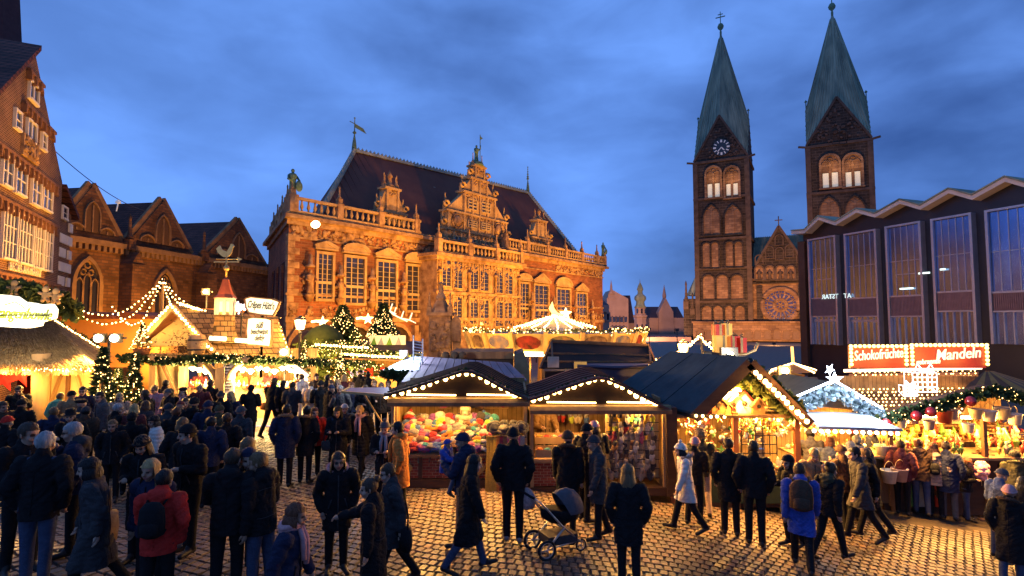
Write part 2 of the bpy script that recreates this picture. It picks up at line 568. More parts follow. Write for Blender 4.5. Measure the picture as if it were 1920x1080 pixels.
def lay_setts():
 rd = random.Random(5)
 W,D = 0.138,0.185
 single = []
 geos = [sett_geo((W - 0.006) * rd.uniform(.86,1.0),(D - 0.008) * rd.uniform(.88,1.0),rd) for _ in range(14)]
 for j in range(-10,115):
  for i in range(-130,130):
   a = (i + 0.5 * (j % 2) + rd.uniform(-.06,.06)) * W
   b = j * D + rd.uniform(-.012,.012)
   # rows run in long shallow arcs
   th0 = -0.30
   bend = 0.22 * math.sin(a * 0.55 + 0.6) + 0.10 * math.sin(a * 1.3)
   x = a * math.cos(th0) - (b + bend) * math.sin(th0)
   y = 4.6 + a * math.sin(th0) + (b + bend) * math.cos(th0)
   if not (4.6 < y < 19.8) or abs(x) > 0.93 * y + 0.6:
    continue
   if y > 12.5 and x > -2.6 and x < 11:
    continue
   tilt = th0 + math.atan(0.22 * 0.55 * math.cos(a * 0.55 + 0.6) + 0.13 * math.cos(a * 1.3))
   single.append((x,y,tilt + rd.uniform(-.09,.09),rd.randrange(14),rd.choice((0,0,1,1,2))))
 near = sorted((s for s in single if s[1] > 7.3 and -1.6 < s[0] < 2.2),key=lambda s: s[1])[:300]
 ns = set(id(s) for s in near)
 meshes = {}
 for s in near:
  k = (s[3],s[4])
  if k not in meshes:
   mb = MB(); mb.add(*geos[s[3]])
   meshes[k] = mb.mesh('sett',M_SETT[s[4]])
  link_mesh('cobble',meshes[k],ground,(s[0],s[1],ground_z(s[0],s[1])),(0,0.09 if 0 < s[0] < 14 else 0,s[2]))
 mb = MB()
 for s in single:
  if id(s) in ns:
   continue
  v,f = geos[s[3]]
  c,sn = math.cos(s[2]),math.sin(s[2])
  gz = ground_z(s[0])
  mb.add([(s[0] + x * c - y * sn,s[1] + x * sn + y * c,z + ground_z(s[0] + x * c - y * sn,s[1] + x * sn + y * c)) for x,y,z in v],f,s[4])
 tag(mb.build('cobbles',M_SETT,ground),kind='stuff')
lay_setts()
# ================================================================ shared facade pieces
M_BRICK_TH = mat('red brick wall',(0.30,0.10,0.04),0.85,(0.17,0.055,0.025),kind='brick',bw=0.55,bh=0.19,msize=0.02,mortar=(0.24,0.13,0.07),scale=0.5,bump=0.8)
M_SAND = mat('carved sandstone',(0.44,0.27,0.13),0.85,(0.17,0.09,0.045),scale=1.6,bump=1.0,bscale=4.0)
M_SAND_L = mat('pale sandstone',(0.44,0.29,0.135),0.8,(0.27,0.165,0.075),scale=1.2,bump=0.6,bscale=5)
M_COPPER = mat('dark copper roofing',(0.17,0.065,0.04),0.85,(0.11,0.042,0.03),scale=0.35,bump=0.2,bscale=0.6)
M_PATINA = mat('green copper patina',(0.29,0.31,0.21),0.8,(0.12,0.15,0.11),scale=0.55,stretch=(1,1,0.07),bump=0.2)
M_VERDI = mat('verdigris bronze',(0.13,0.22,0.13),0.5,(0.08,0.13,0.08),scale=5)
M_LEAD = mat('cream window muntins',(0.42,0.31,0.16),0.6,(0.34,0.25,0.13),scale=3)
M_RIDGE = mat('pale ridge flashing',(0.35,0.38,0.30),0.5,(0.25,0.28,0.22),scale=3)
def facade_window(parent,u0,u1,z0,z1,ncol,nrow,y=0.0,depth=0.16,fw=0.14,frame=M_SAND_L,muntin=M_LEAD,glass=GLASSD,transom=None,pediment=None,mw=0.05,single_panes=False):
 mb = MB()
 mb.box(u0 - fw,u0,y - depth,y,z0 - fw,z1 + fw)
 mb.box(u1,u1 + fw,y - depth,y,z0 - fw,z1 + fw)
 mb.box(u0,u1,y - depth,y,z1,z1 + fw)
 mb.box(u0,u1,y - depth - .05,y,z0 - fw,z0)
 if pediment:
  ph = (u1 - u0) * 0.3
  zb = z1 + fw + 0.12
  mb.box(u0 - fw * 1.8,u1 + fw * 1.8,y - depth - .18,y,zb,zb + .14)
  c = (u0 + u1) / 2
  if pediment == 'tri':
   mb.prism([(u0 - fw * 1.6,zb + .142),(u1 + fw * 1.6,zb + .142),(c,zb + .14 + ph)],y - depth - .12,y - .01)
   for s in (-1,1):
    e = (u1 - u0) / 2 + fw * 1.9
    mb.bar((c + s * e,y - depth - .1,zb + .2),(c,y - depth - .1,zb + .22 + ph),0.3,0.16,up=(0,1,0))
  else:
   n = 8
   e = (u1 - u0) / 2 + fw * 1.6
   arc = [(c + e * math.cos(PI * k / n),zb + .142 + ph * math.sin(PI * k / n)) for k in range(n + 1)]
   mb.prism(arc[::-1],y - depth - .12,y - .01)
   for a,b in zip(arc[:-1],arc[1:]):
    mb.bar((a[0],y - depth - .1,a[1] + .06),(b[0],y - depth - .1,b[1] + .06),0.3,0.16,up=(0,1,0))
 f = mb.build('window',frame,parent)
 g = MB()
 g.box(u0,u1,y - .05,y - .02,z0,z1)
 g.build('pane',glass,f)
 m = MB()
 cw = (u1 - u0) / ncol
 for i in range(1,ncol):
  m.box(u0 + i * cw - mw / 2,u0 + i * cw + mw / 2,y - .09,y - .05,z0,z1)
 for j in range(1,nrow):
  zz = z0 + (z1 - z0) * j / nrow
  m.box(u0,u1,y - .082,y - .052,zz - mw * .16,zz + mw * .16)
 if transom:
  zz = z0 + (z1 - z0) * transom
  m.box(u0,u1,y - .13,y - .05,zz - mw * 1.3,zz + mw * 1.3)
 if m.v:
  m.build('muntin',muntin,f)
 return f
def carved_figure(mb,x,y,z,h,mi=0,seed=0,armup=False):
 """a robed stone figure h tall standing at (x,y,z)"""
 rd = random.Random(seed)
 prof = [(.17,0),(.15,.12),(.13,.3),(.125,.5),(.15,.62),(.17,.74),(.13,.80),(.05,.83),(.055,.86),(.075,.91),(.06,.96),(.0001,1.0)]
 mb.lathe([(r * h,q * h) for r,q in prof],(x,y,z),10,mi,True,1.0,0.8,rd.random())
 for s in (-1,1):
  up = armup and s > 0
  mb.tube([(x + s * .16 * h,y,z + .72 * h),(x + s * .24 * h,y - .08 * h,z + (.8 if up else .55) * h),(x + s * (.2 if up else .1) * h,y - .14 * h,z + (1.0 if up else .48) * h)],[.05 * h,.045 * h,.03 * h],6,mi)
 return mb
def obelisk(mb,x,y,z,h,w,mi=0):
 mb.box(x - w,x + w,y - w,y + w,z,z + h * .28,mi)
 mb.lathe([(w * .8,h * .28),(w * .95,h * .34),(w * .55,h * .4),(w * .3,h * .8),(w * .42,h * .85),(w * .3,h * .93),(.001,h)],(x,y,z),6,mi)
def relief(mb,u0,u1,z0,z1,y,n,smin,smax,mi=0,seed=0):
 """crowded carved ornament: scrolls, bosses and leaves"""
 rd = random.Random(seed)
 for _ in range(n):
  u,z = rd.uniform(u0,u1),rd.uniform(z0,z1)
  s = rd.uniform(smin,smax)
  k = rd.random()
  if k < .5:
   mb.ball((u,y,z),s,6,4,mi,1,.6,rd.uniform(.6,1.3))
  elif k < .8:
   a0 = rd.random() * 6.3
   pts = [(u + s * 1.2 * (1 - t / 7) * math.cos(a0 + t * .8),y - .03,z + s * 1.2 * (1 - t / 7) * math.sin(a0 + t * .8)) for t in range(6)]
   mb.tube(pts,s * .28,4,mi)
  else:
   mb.obox((u,y,z),(s * 1.2,s,s * 1.6),(0,rd.uniform(-.6,.6),0),mi)
# ================================================================ town hall
def build_town_hall():
 fr = Frame((-.402 * 42,42),(.609,.793),0)
 L = 49.3
 ZC = fr.uz(690,423)[1]                     # foot of the balustrade
 t = thing('town_hall','long floodlit brick town hall with tall dark hipped roof and ornate stepped gables','town hall',fr.o,fr.rz)
 # body: the end wall runs back at the angle the square shows
 mb = MB()
 mb.slab([(0,0),(L,0),(L + 2,15.5),(7,15.5)],-1.5,ZC - 0.9)
 mb.build('wall',M_BRICK_TH,t)
 # cornice and frieze
 mb = MB()
 mb.slab([(-.3,-.25),(L + .3,-.25),(L + 2.2,15.7),(6.9,15.7)],ZC - .898,ZC - .5)
 mb.slab([(-.7,-.7),(L + .7,-.7),(L + 2.6,16),(6.6,16)],ZC - .498,ZC - .2)
 mb.slab([(-.5,-.5),(L + .5,-.5),(L + 2.4,15.8),(6.8,15.8)],ZC - .198,ZC)
 mb.box(-.1,L + .1,-.12,-.002,ZC - 1.9,ZC - 1.75)
 mb.box(-.2,L + .1,-.2,-.002,3.7,4.1)
 mb.box(-.2,L + .1,-.12,-.002,ZC - 6.3,ZC - 6.1)
 mb.build('cornice',M_SAND,t)
 mb = MB()
 relief(mb,.2,24,ZC - 1.7,ZC - .95,-.03,330,.10,.26,0,3)
 relief(mb,37,L - .2,ZC - 1.7,ZC - .95,-.03,170,.10,.26,0,4)
 relief(mb,.2,L,4.1,4.9,-.06,330,.10,.24,0,5)
 tag(mb.build('frieze_carving',M_SAND,t),kind='stuff')
 # quoins at the corner
 mb = MB()
 z = 0
 k = 0
 while z < ZC - 2:
  mb.box(-.06,(.9 if k % 2 else .5),-.08,.3,z,z + .48)
  z += .52; k += 1
 mb.build('quoins',M_SAND,t)
 # main windows
 W = [(594.5,477,621,560,'tri'),(646,484,681,568,'arc'),(706,492,740,575,'tri'),(761,500,794,582,'arc'),
         (972,532,985,604,'arc'),(1001,536,1026,607,'tri'),(1042.5,543,1067,605,'arc'),(1080,551,1098,616,'tri')]
 for x0,y0,x1,y1,ped in W:
  u0,u1,z0,z1 = fr.rect(x0,y0,x1,y1)
  if x0 == 972:
   u1 = u0 + 1.9
  facade_window(t,u0,u1,z0,z1,3,9,0,.22,.22,transom=.36,pediment=ped,mw=.085)
 # statues on consoles between the windows
 for k,(px,pt,pb) in enumerate([(577,478,552),(634,500,560),(693,505,566),(752,512,572),(993,548,600),(1034,556,606),(1074,560,612),(1106,562,616)]):
  u,z1 = fr.uz(px,pt)
  _,z0 = fr.uz(px,pb)
  h = z1 - z0
  mb = MB()
  mb.lathe([(.12,0),(.42,.5),(.48,.62),(.001,.63)],(u,-.35,z0 - .6),8)
  carved_figure(mb,u,-.45,z0 + .03,h * .62,0,k)
  mb.lathe([(.40,0),(.42,.1),(.2,.25),(.16,.9),(.001,h * .36)],(u,-.4,z0 + h * .68),6)
  relief(mb,u - .4,u + .4,z0 + h * .05,z0 + h * .6,-.08,16,.07,.16,0,k)
  s_ = mb.build('statue',M_SAND,t)
  s_['label'] = 'carved stone figure on a console under a pinnacled canopy between the tall windows'
 # end wall windows and carving (foreshortened)
 mb = MB()
 ex,ey = 7 / 17.0,15.5 / 17.0
 for s0 in (2.0,6.0,10.0):
  for zz,hh in ((5.2,3.2),):
   a = Vector((ex * s0,ey * s0,zz)); b = Vector((ex * (s0 + 1.8),ey * (s0 + 1.8),zz))
   mb.cut()
   mb.sheet([a,b,b + Vector((0,0,hh)),a + Vector((0,0,hh))],Vector((-ey,ex,0)) * .08)
 mb.build_each('end_window',GLASSD,t)
 # ground floor arcade
 mb = MB()
 gl = MB()
 for i in range(11):
  u = 1.8 + i * 4.35
  arch_frame(mb,u - 1.55,u + 1.55,-1,3.3,.35,-.35,0,'round',0,False)
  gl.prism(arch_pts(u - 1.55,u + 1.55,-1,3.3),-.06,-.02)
  mb.box(u + 1.92,u + 2.42,-.5,0,-1,3.4)
 mb.build('arcade',M_SAND,t)
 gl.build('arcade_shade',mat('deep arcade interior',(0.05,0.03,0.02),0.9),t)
 # balustrade
 def balustrade(parent,path,z,seed):
  top,bal,pier = MB(),MB(),MB()
  for (a,b) in zip(path[:-1],path[1:]):
   a,b = Vector((*a,z)),Vector((*b,z))
   d = (b - a)
   n = max(1,int(d.length / .55))
   top.bar(a + Vector((0,0,1.12)),b + Vector((0,0,1.12)),.36,.2)
   top.bar(a + Vector((0,0,.09)),b + Vector((0,0,.09)),.36,.16)
   for i in range(n):
    p = a + d * ((i + .5) / n)
    bal.lathe([(.09,.17),(.07,.3),(.16,.5),(.07,.85),(.09,1.02)],p,6)
   for i in range(0,int(d.length / 4.2) + 1):
    p = a + d.normalized() * min(d.length,i * 4.2)
    pier.cut()
    pier.box(p.x - .28,p.x + .28,p.y - .28,p.y + .28,z,z + 1.3)
    obelisk(pier,p.x,p.y,z + 1.302,1.5,.2)
  top.build('balustrade_rail',M_SAND_L,parent)
  tag(bal.build('balusters',M_SAND_L,parent),kind='stuff')
  pier.build_each('balustrade_pier',M_SAND,parent)
 PY = -2.4
 pu0 = fr.uz(819,520,PY)[0]
 pu1 = fr.uz(974,545,PY)[0]
 ZP = fr.uz(895,484,PY)[1]
 balustrade(t,[(6.6,14),(0,-.3),(pu0 - .2,-.3)],ZC,1)
 balustrade(t,[(pu1 + .2,-.3),(L,-.3),(L + 1.6,8)],ZC,2)
 # roof
 ZR = 21.2
 mb = MB()
 e = [(3.2,1.3,ZC),(L - 2.8,1.3,ZC),(L - 1,14.6,ZC),(9,14.6,ZC)]
 r0,r1 = (11.7,8,fr.uz(660,283,8)[1]),(41.9,8,fr.uz(990,363,8)[1])
 v = e + [r0,r1]
 mb.add(v,[(0,1,5,4),(1,2,5),(2,3,4,5),(3,0,4)])
 roof = mb.build('roof',M_COPPER,t)
 sm = MB()
 for i in range(0,52):
  f_ = (i + .5) / 52
  a = Vector(e[0]).lerp(Vector(e[1]),f_)
  # seams run straight up the slope until they meet hip or ridge
  up = (Vector(r0) - Vector(e[0])); upx = up.x
  rise = Vector((0,8 - 1.3,r0[2] - ZC))
  k = 1.0
  if a.x < r0[0]:
   k = (a.x - e[0][0]) / (r0[0] - e[0][0])
  elif a.x > r1[0]:
   k = (e[1][0] - a.x) / (e[1][0] - r1[0])
  nrm = Vector((0,-rise.z,rise.y)).normalized()
  sm.bar(a + nrm * .03,a + rise * k + nrm * .03,.07,.07,up=nrm)
 sm.build('standing_seam',M_COPPER,roof)
 mb = MB()
 for a,b in ((e[0],r0),(r0,r1),(r1,e[1])):
  mb.bar(Vector(a) + Vector((0,-.05,.1)),Vector(b) + Vector((0,-.05,.1)),.34,.28)
 rd = random.Random(2)
 for i in range(60):
  p = Vector(r0).lerp(Vector(r1),i / 59)
  mb.lathe([(.1,0),(.16,.18),(.03,.3),(.001,.42)],p + Vector((0,0,.2)),5)
 for i in range(40):
  p = Vector(e[0]).lerp(Vector(r0),i / 39)
  mb.box(p.x - .12,p.x + .12,p.y - .2,p.y,p.z + .2,p.z + .42)
  p = Vector(e[1]).lerp(Vector(r1),i / 39)
  mb.box(p.x - .12,p.x + .12,p.y - .2,p.y,p.z + .2,p.z + .42)
 mb.build('roof_crest',M_RIDGE,roof)
 # ridge finials
 for (p,h,vane) in ((r0,3.6,True),(r1,4.0,False)):
  mb = MB()
  mb.lathe([(.28,0),(.2,h * .25),(.08,h * .45),(.06,h * .5),(.22,h * .54),(.06,h * .6),(.04,h * .95),(.12,h * .97),(.001,h)],p,7)
  if vane:
   q = Vector(p) + Vector((0,0,h * .72))
   mb.sheet([q + Vector((.05,0,.35)),q + Vector((1.1,0,.1)),q + Vector((1.5,0,-.35)),q + Vector((.05,0,-.05))],(0,.04,0))
   mb.bar(q + Vector((-.6,0,.4)),q + Vector((0,0,.3)),.06)
  else:
   for k in range(4):
    q = Vector(p) + Vector((0,0,h * (.62 + .09 * k)))
    mb.ball(q,.17 - .03 * k,6,4)
  mb.build('finial',M_VERDI,roof)
 mb = MB()
 for s in range(14):
  f_,k = rd.uniform(.15,.85),rd.uniform(.2,.9)
  a = Vector(e[0]).lerp(Vector(e[1]),f_)
  p = a + Vector((0,8 - 1.3,r0[2] - ZC)) * k * .9
  if r0[0] < p.x < r1[0]:
   mb.obox(p + Vector((0,-.1,.12)),(.3,.25,.25),(0,0,0))
 tag(mb.build('roof_vents',M_RIDGE,roof),kind='stuff')
 # projecting centre
 mb = MB()
 mb.box(pu0,pu1,PY,.5,-1.5,ZP - .6)
 proj = mb.build('centre_bay',M_SAND,t)
 mb = MB()
 mb.box(pu0 - .3,pu1 + .3,PY - .3,.4,ZP - .598,ZP - .3)
 mb.box(pu0 - .55,pu1 + .55,PY - .55,.6,ZP - .298,ZP)
 for zz in (fr.uz(890,552,PY)[1],fr.uz(890,487,PY)[1],4.0):
  mb.box(pu0 - .15,pu1 + .15,PY - .16,PY - .002,zz - .14,zz + .14)
 npil = 7
 zb,zt = 4.14,ZP - .6
 zmid = fr.uz(890,552,PY)[1]
 for i in range(npil):
  u = pu0 + .25 + (pu1 - pu0 - .5) * i / (npil - 1)
  if i % 2 == 0:
   mb.lathe([(.22,0),(.16,.15),(.14,(zmid - zb) * .8),(.24,zmid - zb - .16)],(u,PY - .16,zb + .002),8)
   mb.lathe([(.22,0),(.16,.15),(.14,(zt - zmid) * .7),(.24,zt - zmid - 1.3)],(u,PY - .16,zmid + .15),8)
 mb.build('bay_cornice',M_SAND,proj)
 mb = MB()
 relief(mb,pu0,pu1,ZP - 1.4,ZP - .65,PY - .03,200,.09,.22,0,8)
 relief(mb,pu0,pu1,zmid - .75,zmid - .15,PY - .03,160,.08,.2,0,9)
 relief(mb,pu0,pu1,2.6,3.9,PY - .03,120,.1,.26,0,10)
 for i in range(npil):
  u = pu0 + .25 + (pu1 - pu0 - .5) * i / (npil - 1)
  relief(mb,u - .22,u + .22,zb,zt - .8,PY - .04,40,.07,.15,0,20 + i)
 tag(mb.build('bay_carving',M_SAND,proj),kind='stuff')
 PW = [(827.5,488,844.5,536),(849,490,866,540),(878,493,895.5,542),(898.6,496,915,545),(927,501,942,549),(945,503,960,551),
          (848,557,865,604),(878,561,895,607),(898,563,915,609),(927,566,942,611),(944.5,568,959,613)]
 for x0,y0,x1,y1 in PW:
  u0,u1,z0,z1 = fr.rect(x0,y0,x1,y1,PY)
  facade_window(t,u0 + .05,u1 - .05,z0,z1,2,7,PY,.14,.1,mw=.07)
 balustrade(t,[(pu0,PY - .2),(pu1,PY - .2)],ZP,3)
 # gables
 def gable(y,tiers,zbase,wins,seed,name,scale=1.0):
  g_ = MB()
  rl = MB()
  rd_ = random.Random(seed)
  n = len(tiers)
  for k,(a0,a1,z0,z1) in enumerate(tiers):
   g_.box(a0,a1,y,y + .9,z0,z1 - .2)
   g_.box(a0 - .2,a1 + .2,y - .2,y + 1.0,z1 - .198,z1)
   nn = max(2,int((a1 - a0) / 1.1) + 1)
   for i in range(nn):
    u = a0 + .12 + (a1 - a0 - .24) * i / (nn - 1)
    g_.box(u - .11,u + .11,y - .14,y,z0,z1 - .2)
   relief(rl,a0,a1,z1 - .75 * scale,z1 - .25,y - .03,int(16 * (a1 - a0)),.05,.15 * scale,0,seed + k)
   # shoulder scrolls against the next tier
   if k + 1 < n:
    b0,b1 = tiers[k + 1][0],tiers[k + 1][1]
    h = (tiers[k + 1][3] - z1) * .8
    for s,(oa,ob) in ((-1,(a0,b0)),(1,(a1,b1))):
     w = abs(oa - ob)
     if w < .3:
      obelisk(g_,oa + s * .05,y + .3,z1,1.3 * scale,.16)
      continue
     pts = [(ob,z1)]
     for i in range(7):
      a = PI / 2 * i / 6
      pts.append((oa + (ob - oa) * (1 - math.cos(a)) * .98,z1 + h * (1 - math.sin(PI / 2 - a)) + .05))
     pts = [(ob,z1),(oa,z1)] + pts[1:]
     if s < 0:
      pts = pts[::-1]
     g_.prism(pts,y + .1,y + .7)
     sc = [(oa - s * (-.1) + .38 * scale * math.cos(t_ * .9) * (1 - t_ / 9),y + .05,z1 + .45 * scale + .38 * scale * math.sin(t_ * .9) * (1 - t_ / 9)) for t_ in range(8)]
     g_.tube(sc,.13 * scale,5)
     obelisk(g_,oa,y + .3,z1,1.5 * scale,.17)
   obelisk(g_,a0 + .1,y + .3,z1,1.2 * scale,.14)
   obelisk(g_,a1 - .1,y + .3,z1,1.2 * scale,.14)
  gb = g_.build(name,M_SAND_L,t)
  tag(rl.build('gable_carving',M_SAND,gb),kind='stuff')
  for (u0,u1,z0,z1) in wins:
   m = MB()
   m.box(u0,u1,y - .06,y - .02,z0,z1)
   for s in (u0,(u0 + u1) / 2,u1):
    m.box(s - .05,s + .05,y - .2,y - .06,z0,z1,1)
   for j in range(4):
    zz = z0 + (z1 - z0) * j / 3
    m.box(u0,u1,y - .17,y - .06,zz - .05,zz + .05,1)
   m.build('gable_window',[GLASSD,M_LEAD],gb)
  return gb
 gy = .6
 cy_ = lambda py: fr.uz(893,py,gy)[1]
 cu = lambda px,py=420: fr.uz(px,py,gy)[0]
 T = [(cu(834),cu(952),ZP - .1,cy_(437)),(cu(838),cu(949),cy_(437),cy_(404)),(cu(869),cu(928),cy_(404),cy_(363)),
         (cu(883),cu(913),cy_(363),cy_(334)),(cu(889),cu(908),cy_(334),cy_(309))]
 wins = []
 for a,b in ((848,866),(876,892),(899,915),(927,941)):
  wins.append((cu(a),cu(b),T[0][2] + 1.0,T[0][3] - .75))
 for a,b in ((876,892),(901,917)):
  wins.append((cu(a),cu(b),T[1][2] + .5,T[1][3] - .7))
  wins.append((cu(a),cu(b),T[2][2] + .5,T[2][3] - .8))
 g0 = gable(gy,T,ZP,wins,40,'centre_gable',1.2)
 mb = MB()
 for a in (856,933):
  mb.cut()
  q = [(cu(a),gy - .15,(T[1][2] + T[1][3]) / 2 - .1)]
  mb.ball(q[0],.6,10,6,0,1,.4,1)
  mb.tube([(q[0][0] + .75 * math.cos(2 * PI * k / 14),gy - .12,q[0][2] + .75 * math.sin(2 * PI * k / 14)) for k in range(15)],.12,5)
 mb.build_each('medallion',M_SAND,g0)
 mb = MB()
 ztop = T[4][3]
 mb.lathe([(.95,0),(.7,.25),(.75,.4),(.3,.55)],(cu(898),gy + .4,ztop),8)
 carved_figure(mb,cu(898),gy + .4,ztop + .5,1.9,0,3,True)
 mb.bar((cu(898) + .38,gy + .2,ztop + .6),(cu(898) + .38,gy + .2,ztop + 3.6),.06)
 mb.sheet([(cu(898) + .38,gy + .2,ztop + 3.5),(cu(898) + .85,gy + .2,ztop + 3.3),(cu(898) + .38,gy + .2,ztop + 3.0)],(0,.03,0))
 mb.build('gable_statue',M_VERDI,g0)
 # big bronze figures and scrolls at the feet of the gable
 mb = MB()
 for px in (826,964):
  mb.cut()
  carved_figure(mb,cu(px,455),gy - .6,ZP + .2,2.2,0,px)
  mb.ball((cu(px,455),gy - .4,ZP + .8),.75,8,6)
 mb.build_each('gable_figure',M_SAND,g0)
 for nm,c,zs,w,ss in (('left',731,(438,418,396,375,351),(776,690),1.0),('right',1012,(492,468,446,428,412),(1044,984),1.0)):
  y = .5
  U = lambda px: fr.uz(px,zs[1],y)[0]
  Z = lambda py: fr.uz(c,py,y)[1]
  hw = (U(w[0]) - U(w[1])) / 2
  uc = (U(w[0]) + U(w[1])) / 2
  T2 = [(uc - hw * .62,uc + hw * .62,ZC - .1,Z(zs[1])),(uc - hw * .58,uc + hw * .58,Z(zs[1]),Z(zs[2])),
              (uc - hw * .28,uc + hw * .28,Z(zs[2]),Z(zs[4]))]
  ww = []
  for k in (-1,0,1):
   ww.append((uc + k * hw * .38 - hw * .13,uc + k * hw * .38 + hw * .13,T2[0][2] + 1.3,T2[0][3] - .35))
  gb = gable(y,T2,ZC,ww,60 + c,'side_gable',1.0)
  mb = MB()
  mb.lathe([(.45,0),(.55,.15),(.25,.4),(.18,.9),(.3,1.05),(.001,1.7)],(uc,y + .4,T2[2][3]),7)
  for s in (-1,1):
   obelisk(mb,uc + s * hw * .28,y + .3,T2[2][3],1.4,.15)
   pts = [(uc + s * hw * (.62 + .38 * (i / 6)),T2[0][2] + (T2[0][3] - T2[0][2]) * (1 - i / 6) ** 1.6) for i in range(7)]
   pts = [(uc + s * hw * .62,T2[0][2])] + pts
   if s > 0:
    pts = pts[::-1]
   mb.prism(pts,y + .1,y + .6)
   cx = uc + s * hw * .88
   mb.tube([(cx + .45 * math.cos(k * .8) * (1 - k / 9),y + .05,T2[0][2] + 1.2 + .45 * math.sin(k * .8) * (1 - k / 9)) for k in range(8)],.15,5)
  mb.build('gable_top',M_SAND,gb)
 # corner figures on the balustrade
 for k,(u,y) in enumerate(((.1,-.2),(L - .1,-.2))):
  mb = MB()
  mb.box(u - .35,u + .35,y - .35,y + .35,ZC,ZC + 1.35,1)
  carved_figure(mb,u,y,ZC + 1.352,2.0,0,9 + k,False)
  mb.ball((u + .35,y - .3,ZC + 2.0),.35,8,6,0,.9,.35,1.2)
  s_ = mb.build('corner_statue',[M_VERDI,M_SAND],t)
 return fr,t,ZC
TH,town_hall,TH_ZC = build_town_hall()
# ================================================================ church behind the market
M_BRICK_CH = mat('weathered church brick',(0.21,0.095,0.04),0.9,(0.11,0.05,0.024),kind='brick',bw=0.7,bh=0.26,msize=0.03,mortar=(0.10,0.06,0.04),scale=0.6,bump=0.9)
M_CHTRIM = mat('church sandstone trim',(0.30,0.17,0.08),0.9,(0.17,0.10,0.05),scale=1.5,bump=0.6)
M_TILE = mat('dark clay roof tiles',(0.16,0.05,0.032),0.8,(0.10,0.035,0.024),kind='brick',bw=0.3,bh=0.24,msize=0.03,mortar=(0.03,0.015,0.012),scale=0.8,bump=1.0)
def build_church():
 fr = Frame((-.78 * 44,44),(.17,.985))
 t = thing('church','old brick church with three steep gables and pointed windows beside the town hall','church',fr.o,fr.rz)
 u_r = fr.uz(512,505)[0]
 z1 = fr.uz(300,472)[1]
 mb = MB()
 mb.box(-2.5,u_r,0,9,-1.5,z1)
 mb.build('wall',M_BRICK_CH,t)
 mb = MB()
 mb.box(-2.5,u_r + .1,-.35,-.002,z1 - .3,z1 + .15)
 for i in range(int((u_r + 2.5) / .55)):
  mb.box(-2.4 + i * .55,-2.1 + i * .55,-.28,-.003,z1 - .75,z1 - .302)
 mb.build('cornice',M_CHTRIM,t)
 for (pxl,pxp,pyp,pxr) in ((100,164,345,232),(238,313,378,362),(383,447,413,502)):
  ua,ub = fr.uz(pxl,450)[0],fr.uz(pxr,470)[0]
  zt = fr.uz(pxp,pyp)[1]
  uc = fr.uz(pxp,pyp)[0]
  ua = max(ua,-2.4)
  half = (ub - ua) / 2
  uc = (ua + ub) / 2
  mb = MB()
  mb.prism([(ua,z1 + .152),(ub,z1 + .152),(uc,zt)],.05,.7)
  g_ = mb.build('gable',M_BRICK_CH,t)
  mb = MB()
  for s in (ua,ub):
   mb.bar((s,.3,z1 + .25),(uc,.3,zt + .1),.8,.3,up=(0,1,0))
  # blind tracery
  for k in (-1,0,1):
   w = half * .2
   c = uc + k * half * .44
   top = zt - (abs(k) * .44 + .25) * (zt - z1) - .2
   arch_frame(mb,c - w,c + w,z1 + .7,top,.12,-.12,.05,'pointed',0,False)
   mb.box(c - .06,c + .06,-.1,.05,z1 + .7,top - .3)
  mb.build('gable_coping',M_CHTRIM,g_)
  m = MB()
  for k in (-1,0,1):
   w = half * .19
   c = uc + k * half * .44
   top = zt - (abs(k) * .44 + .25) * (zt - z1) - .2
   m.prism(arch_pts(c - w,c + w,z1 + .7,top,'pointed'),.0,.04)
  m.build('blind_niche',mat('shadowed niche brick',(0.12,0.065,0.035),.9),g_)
  rf = MB()
  rf.sheet([(ua,.7,z1 + .1),(uc,.7,zt - .1),(uc,14,zt - .1),(ua,14,z1 + .1)],(0,0,-.2))
  rf.sheet([(ub,.7,z1 + .1),(uc,.7,zt - .1),(uc,14,zt - .1),(ub,14,z1 + .1)],(0,0,-.2))
  rf.build('roof',M_TILE,t)
 # buttresses with pinnacles
 mb = MB()
 for px in (237,378,505):
  u = fr.uz(px,500)[0]
  mb.cut()
  mb.box(u - .7,u + .7,-1.3,0,-1,z1 - 1.6)
  mb.prism([(u - .7,z1 - 1.598),(u + .7,z1 - 1.598),(u,z1 - .5)],-1.2,-.02)
  obelisk(mb,u,-.2,z1 - .3,3.2,.35)
 mb.build_each('buttress',M_BRICK_CH,t)
 # tracery windows
 for (a,b,yt,yb) in ((137,181,487,600),(286,324,510,600),(409,438,535,600)):
  u0,u1,z0,zt = fr.rect(a,yt,b,yb)
  m = MB()
  arch_frame(m,u0,u1,z0,zt,.35,-.3,0,'pointed')
  w = (u1 - u0) / 3
  hs = zt - (u1 - u0) * .75
  for i in range(3):
   arch_frame(m,u0 + i * w + .08,u0 + (i + 1) * w - .08,z0,hs + (.35 if i == 1 else 0),.1,-.2,-.03,'pointed',0,False)
  for c_,zz,rr in ((u0 + w,hs + .55,.3),(u1 - w,hs + .55,.3),((u0 + u1) / 2,hs + 1.15,.36)):
   rr *= w / .9
   m.tube([(c_ + rr * math.cos(2 * PI * k / 10),-.1,zz + rr * math.sin(2 * PI * k / 10)) for k in range(11)],.08,5)
  f = m.build('church_window',M_CHTRIM,t)
  m = MB()
  m.prism(arch_pts(u0,u1,z0,zt,'pointed'),-.06,-.02)
  m.build('pane',GLASSD,f)
 return fr,t
CH,church = build_church()
